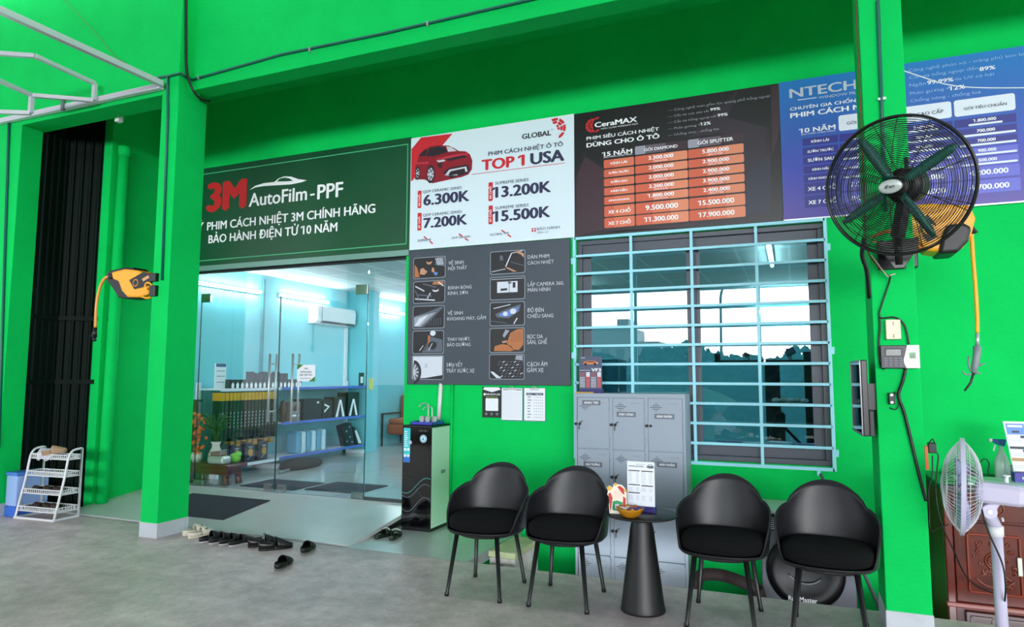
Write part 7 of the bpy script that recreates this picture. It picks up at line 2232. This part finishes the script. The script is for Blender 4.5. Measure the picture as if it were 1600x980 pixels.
for i in range(6):
    for j in range(2):
        MB().box(-25 + i * 1.8, -24 + i * 1.8, -67.32, -67.25, 1.2 + 2.4 * j, 2.4 + 2.4 * j).build('window', mat('grey_window_strip', (110, 118, 128), 0.5), t)
t = athing('street_lamp', 'curved street lamp post mirrored against the sky in the window', 'street lamp', (-2.37, -14.2, -0.64))
MB().tube(smooth([(-2.55, -14.2, -0.64), (-2.5, -14.2, 3.6), (-2.46, -14.2, 4.7), (-2.2, -14.2, 5.05), (-1.8, -14.2, 5.1)], 5), 0.05, 8).build('post', GREYM, t)
MB().box(-1.95, -1.6, -14.27, -14.13, 5.05, 5.12).build('lamp_head', GREYM, t)

# scooter and rider passing on the street, mirrored in the window
RZ = -0.70
sx, sy = -1.30, -2.5
t = athing('scooter', 'grey scooter passing on the street mirrored in the window glass', 'scooter', (sx, sy, RZ))
SCG = mat('scooter_grey', (112, 104, 116), 0.35)
for x in (sx - 0.62, sx + 0.62):
    m = MB().tube([(x + 0.235 * math.cos(2 * PI * i / 28), sy, RZ + 0.27 + 0.235 * math.sin(2 * PI * i / 28)) for i in range(28)], 0.04, 8, closed=True)
    m.cyl((x, sy - 0.05, RZ + 0.27), (x, sy + 0.05, RZ + 0.27), 0.06, n=12)
    for k in range(5):
        a = 2 * PI * k / 5
        m.bar((x, sy, RZ + 0.27), (x + 0.22 * math.cos(a), sy, RZ + 0.27 + 0.22 * math.sin(a)), 0.025)
    m.build('wheel', mat('tyre_black', (20, 20, 22), 0.8), t)
fs_ = FrameP((0, sy, 0))
MB().prism([(sx - 0.80, RZ + 0.62), (sx - 0.70, RZ + 0.42), (sx - 0.25, RZ + 0.30), (sx + 0.25, RZ + 0.28), (sx + 0.36, RZ + 0.36), (sx + 0.12, RZ + 0.40), (sx - 0.08, RZ + 0.48), (sx - 0.10, RZ + 0.70), (sx - 0.70, RZ + 0.74)], 0.12, -0.12, fs_).build('body_panel', SCG, t, bevel=0.03)
MB().prism([(sx + 0.28, RZ + 0.32), (sx + 0.46, RZ + 0.40), (sx + 0.44, RZ + 0.85), (sx + 0.36, RZ + 0.95), (sx + 0.30, RZ + 0.80)], 0.15, -0.15, fs_).build('leg_shield', SCG, t, bevel=0.03)
MB().box(sx - 0.72, sx - 0.05, sy - 0.13, sy + 0.13, RZ + 0.72, RZ + 0.80).build('saddle', BLACK, t, bevel=0.03)
MB().tube([(sx + 0.62, sy, RZ + 0.27), (sx + 0.50, sy, RZ + 0.62), (sx + 0.36, sy, RZ + 1.0)], 0.028, 8).build('fork', GREYM, t)
MB().tube(smooth([(sx + 0.24, sy - 0.33, RZ + 1.04), (sx + 0.36, sy - 0.12, RZ + 1.0), (sx + 0.36, sy + 0.12, RZ + 1.0), (sx + 0.24, sy + 0.33, RZ + 1.04)], 4), 0.016, 8).build('handlebar', BLACK, t)
t = athing('person', 'scooter rider in a pale lilac shirt and teal helmet mirrored in the window', 'person', (sx - 0.3, sy, RZ))
JV = [(-0.32, 0, 0.86), (-0.30, 0, 1.02), (-0.25, 0, 1.22), (-0.22, 0, 1.34), (-0.19, 0, 1.42), (-0.17, 0, 1.52)]
JR = [0.13, 0.125, 0.15, 0.10, 0.05, 0.085]
JE = [(0, 1), (1, 2), (2, 3), (3, 4), (4, 5)]
for s_ in (-1, 1):
    b = len(JV)
    JV += [(-0.23, 0.17 * s_, 1.33), (-0.06, 0.25 * s_, 1.16), (0.14, 0.27 * s_, 1.06), (0.22, 0.29 * s_, 1.05)]
    JR += [0.062, 0.045, 0.033, 0.036]
    JE += [(3, b), (b, b + 1), (b + 1, b + 2), (b + 2, b + 3)]
    b = len(JV)
    JV += [(-0.28, 0.09 * s_, 0.86), (0.12, 0.13 * s_, 0.80), (0.14, 0.12 * s_, 0.42), (0.24, 0.12 * s_, 0.38)]
    JR += [0.095, 0.07, 0.05, 0.04]
    JE += [(0, b), (b, b + 1), (b + 1, b + 2), (b + 2, b + 3)]
me = bpy.data.meshes.new('body')
me.from_pydata([(sx + x, sy + y, RZ + z) for x, y, z in JV], JE, [])
bo = bpy.data.objects.new('body', me)
C.objects.link(bo)
bo.parent = t
bo.matrix_parent_inverse = ABS[t.name]
md = bo.modifiers.new('skin', 'SKIN')
for i, r in enumerate(JR):
    me.skin_vertices[0].data[i].radius = (r, r)
    me.skin_vertices[0].data[i].use_root = (i == 0)
md2 = bo.modifiers.new('sub', 'SUBSURF'); md2.levels = 2; md2.render_levels = 2
me.materials.append(mat('warm_skin', (188, 140, 112), 0.6))
shirt = MB()
for z0, z1, r0, r1 in ((0.84, 1.04, 0.155, 0.15), (1.04, 1.22, 0.15, 0.172), (1.22, 1.36, 0.172, 0.10)):
    shirt.lathe([(r0, z0), (r1, z1)], (sx - 0.33 + 0.25 * (z0 - 0.84), sy, RZ), 20)
for s_ in (-1, 1):
    shirt.tube([(sx - 0.23, sy + 0.15 * s_, RZ + 1.33), (sx - 0.06, sy + 0.25 * s_, RZ + 1.16), (sx + 0.10, sy + 0.268 * s_, RZ + 1.08)], [0.078, 0.058, 0.046], 12)
shirt.build('shirt', mat('pale_lilac_cotton', (206, 196, 224), 0.8), t)
tr = MB()
for s_ in (-1, 1):
    tr.tube([(sx - 0.30, sy + 0.08 * s_, RZ + 0.87), (sx + 0.12, sy + 0.13 * s_, RZ + 0.81), (sx + 0.14, sy + 0.12 * s_, RZ + 0.46)], [0.115, 0.085, 0.062], 12)
tr.build('trousers', mat('dark_blue_denim', (44, 50, 80), 0.8), t)
MB().ball((sx - 0.165, sy, RZ + 1.57), (0.135, 0.12, 0.115)).build('helmet', mat('teal_helmet', (70, 140, 150), 0.3), t)
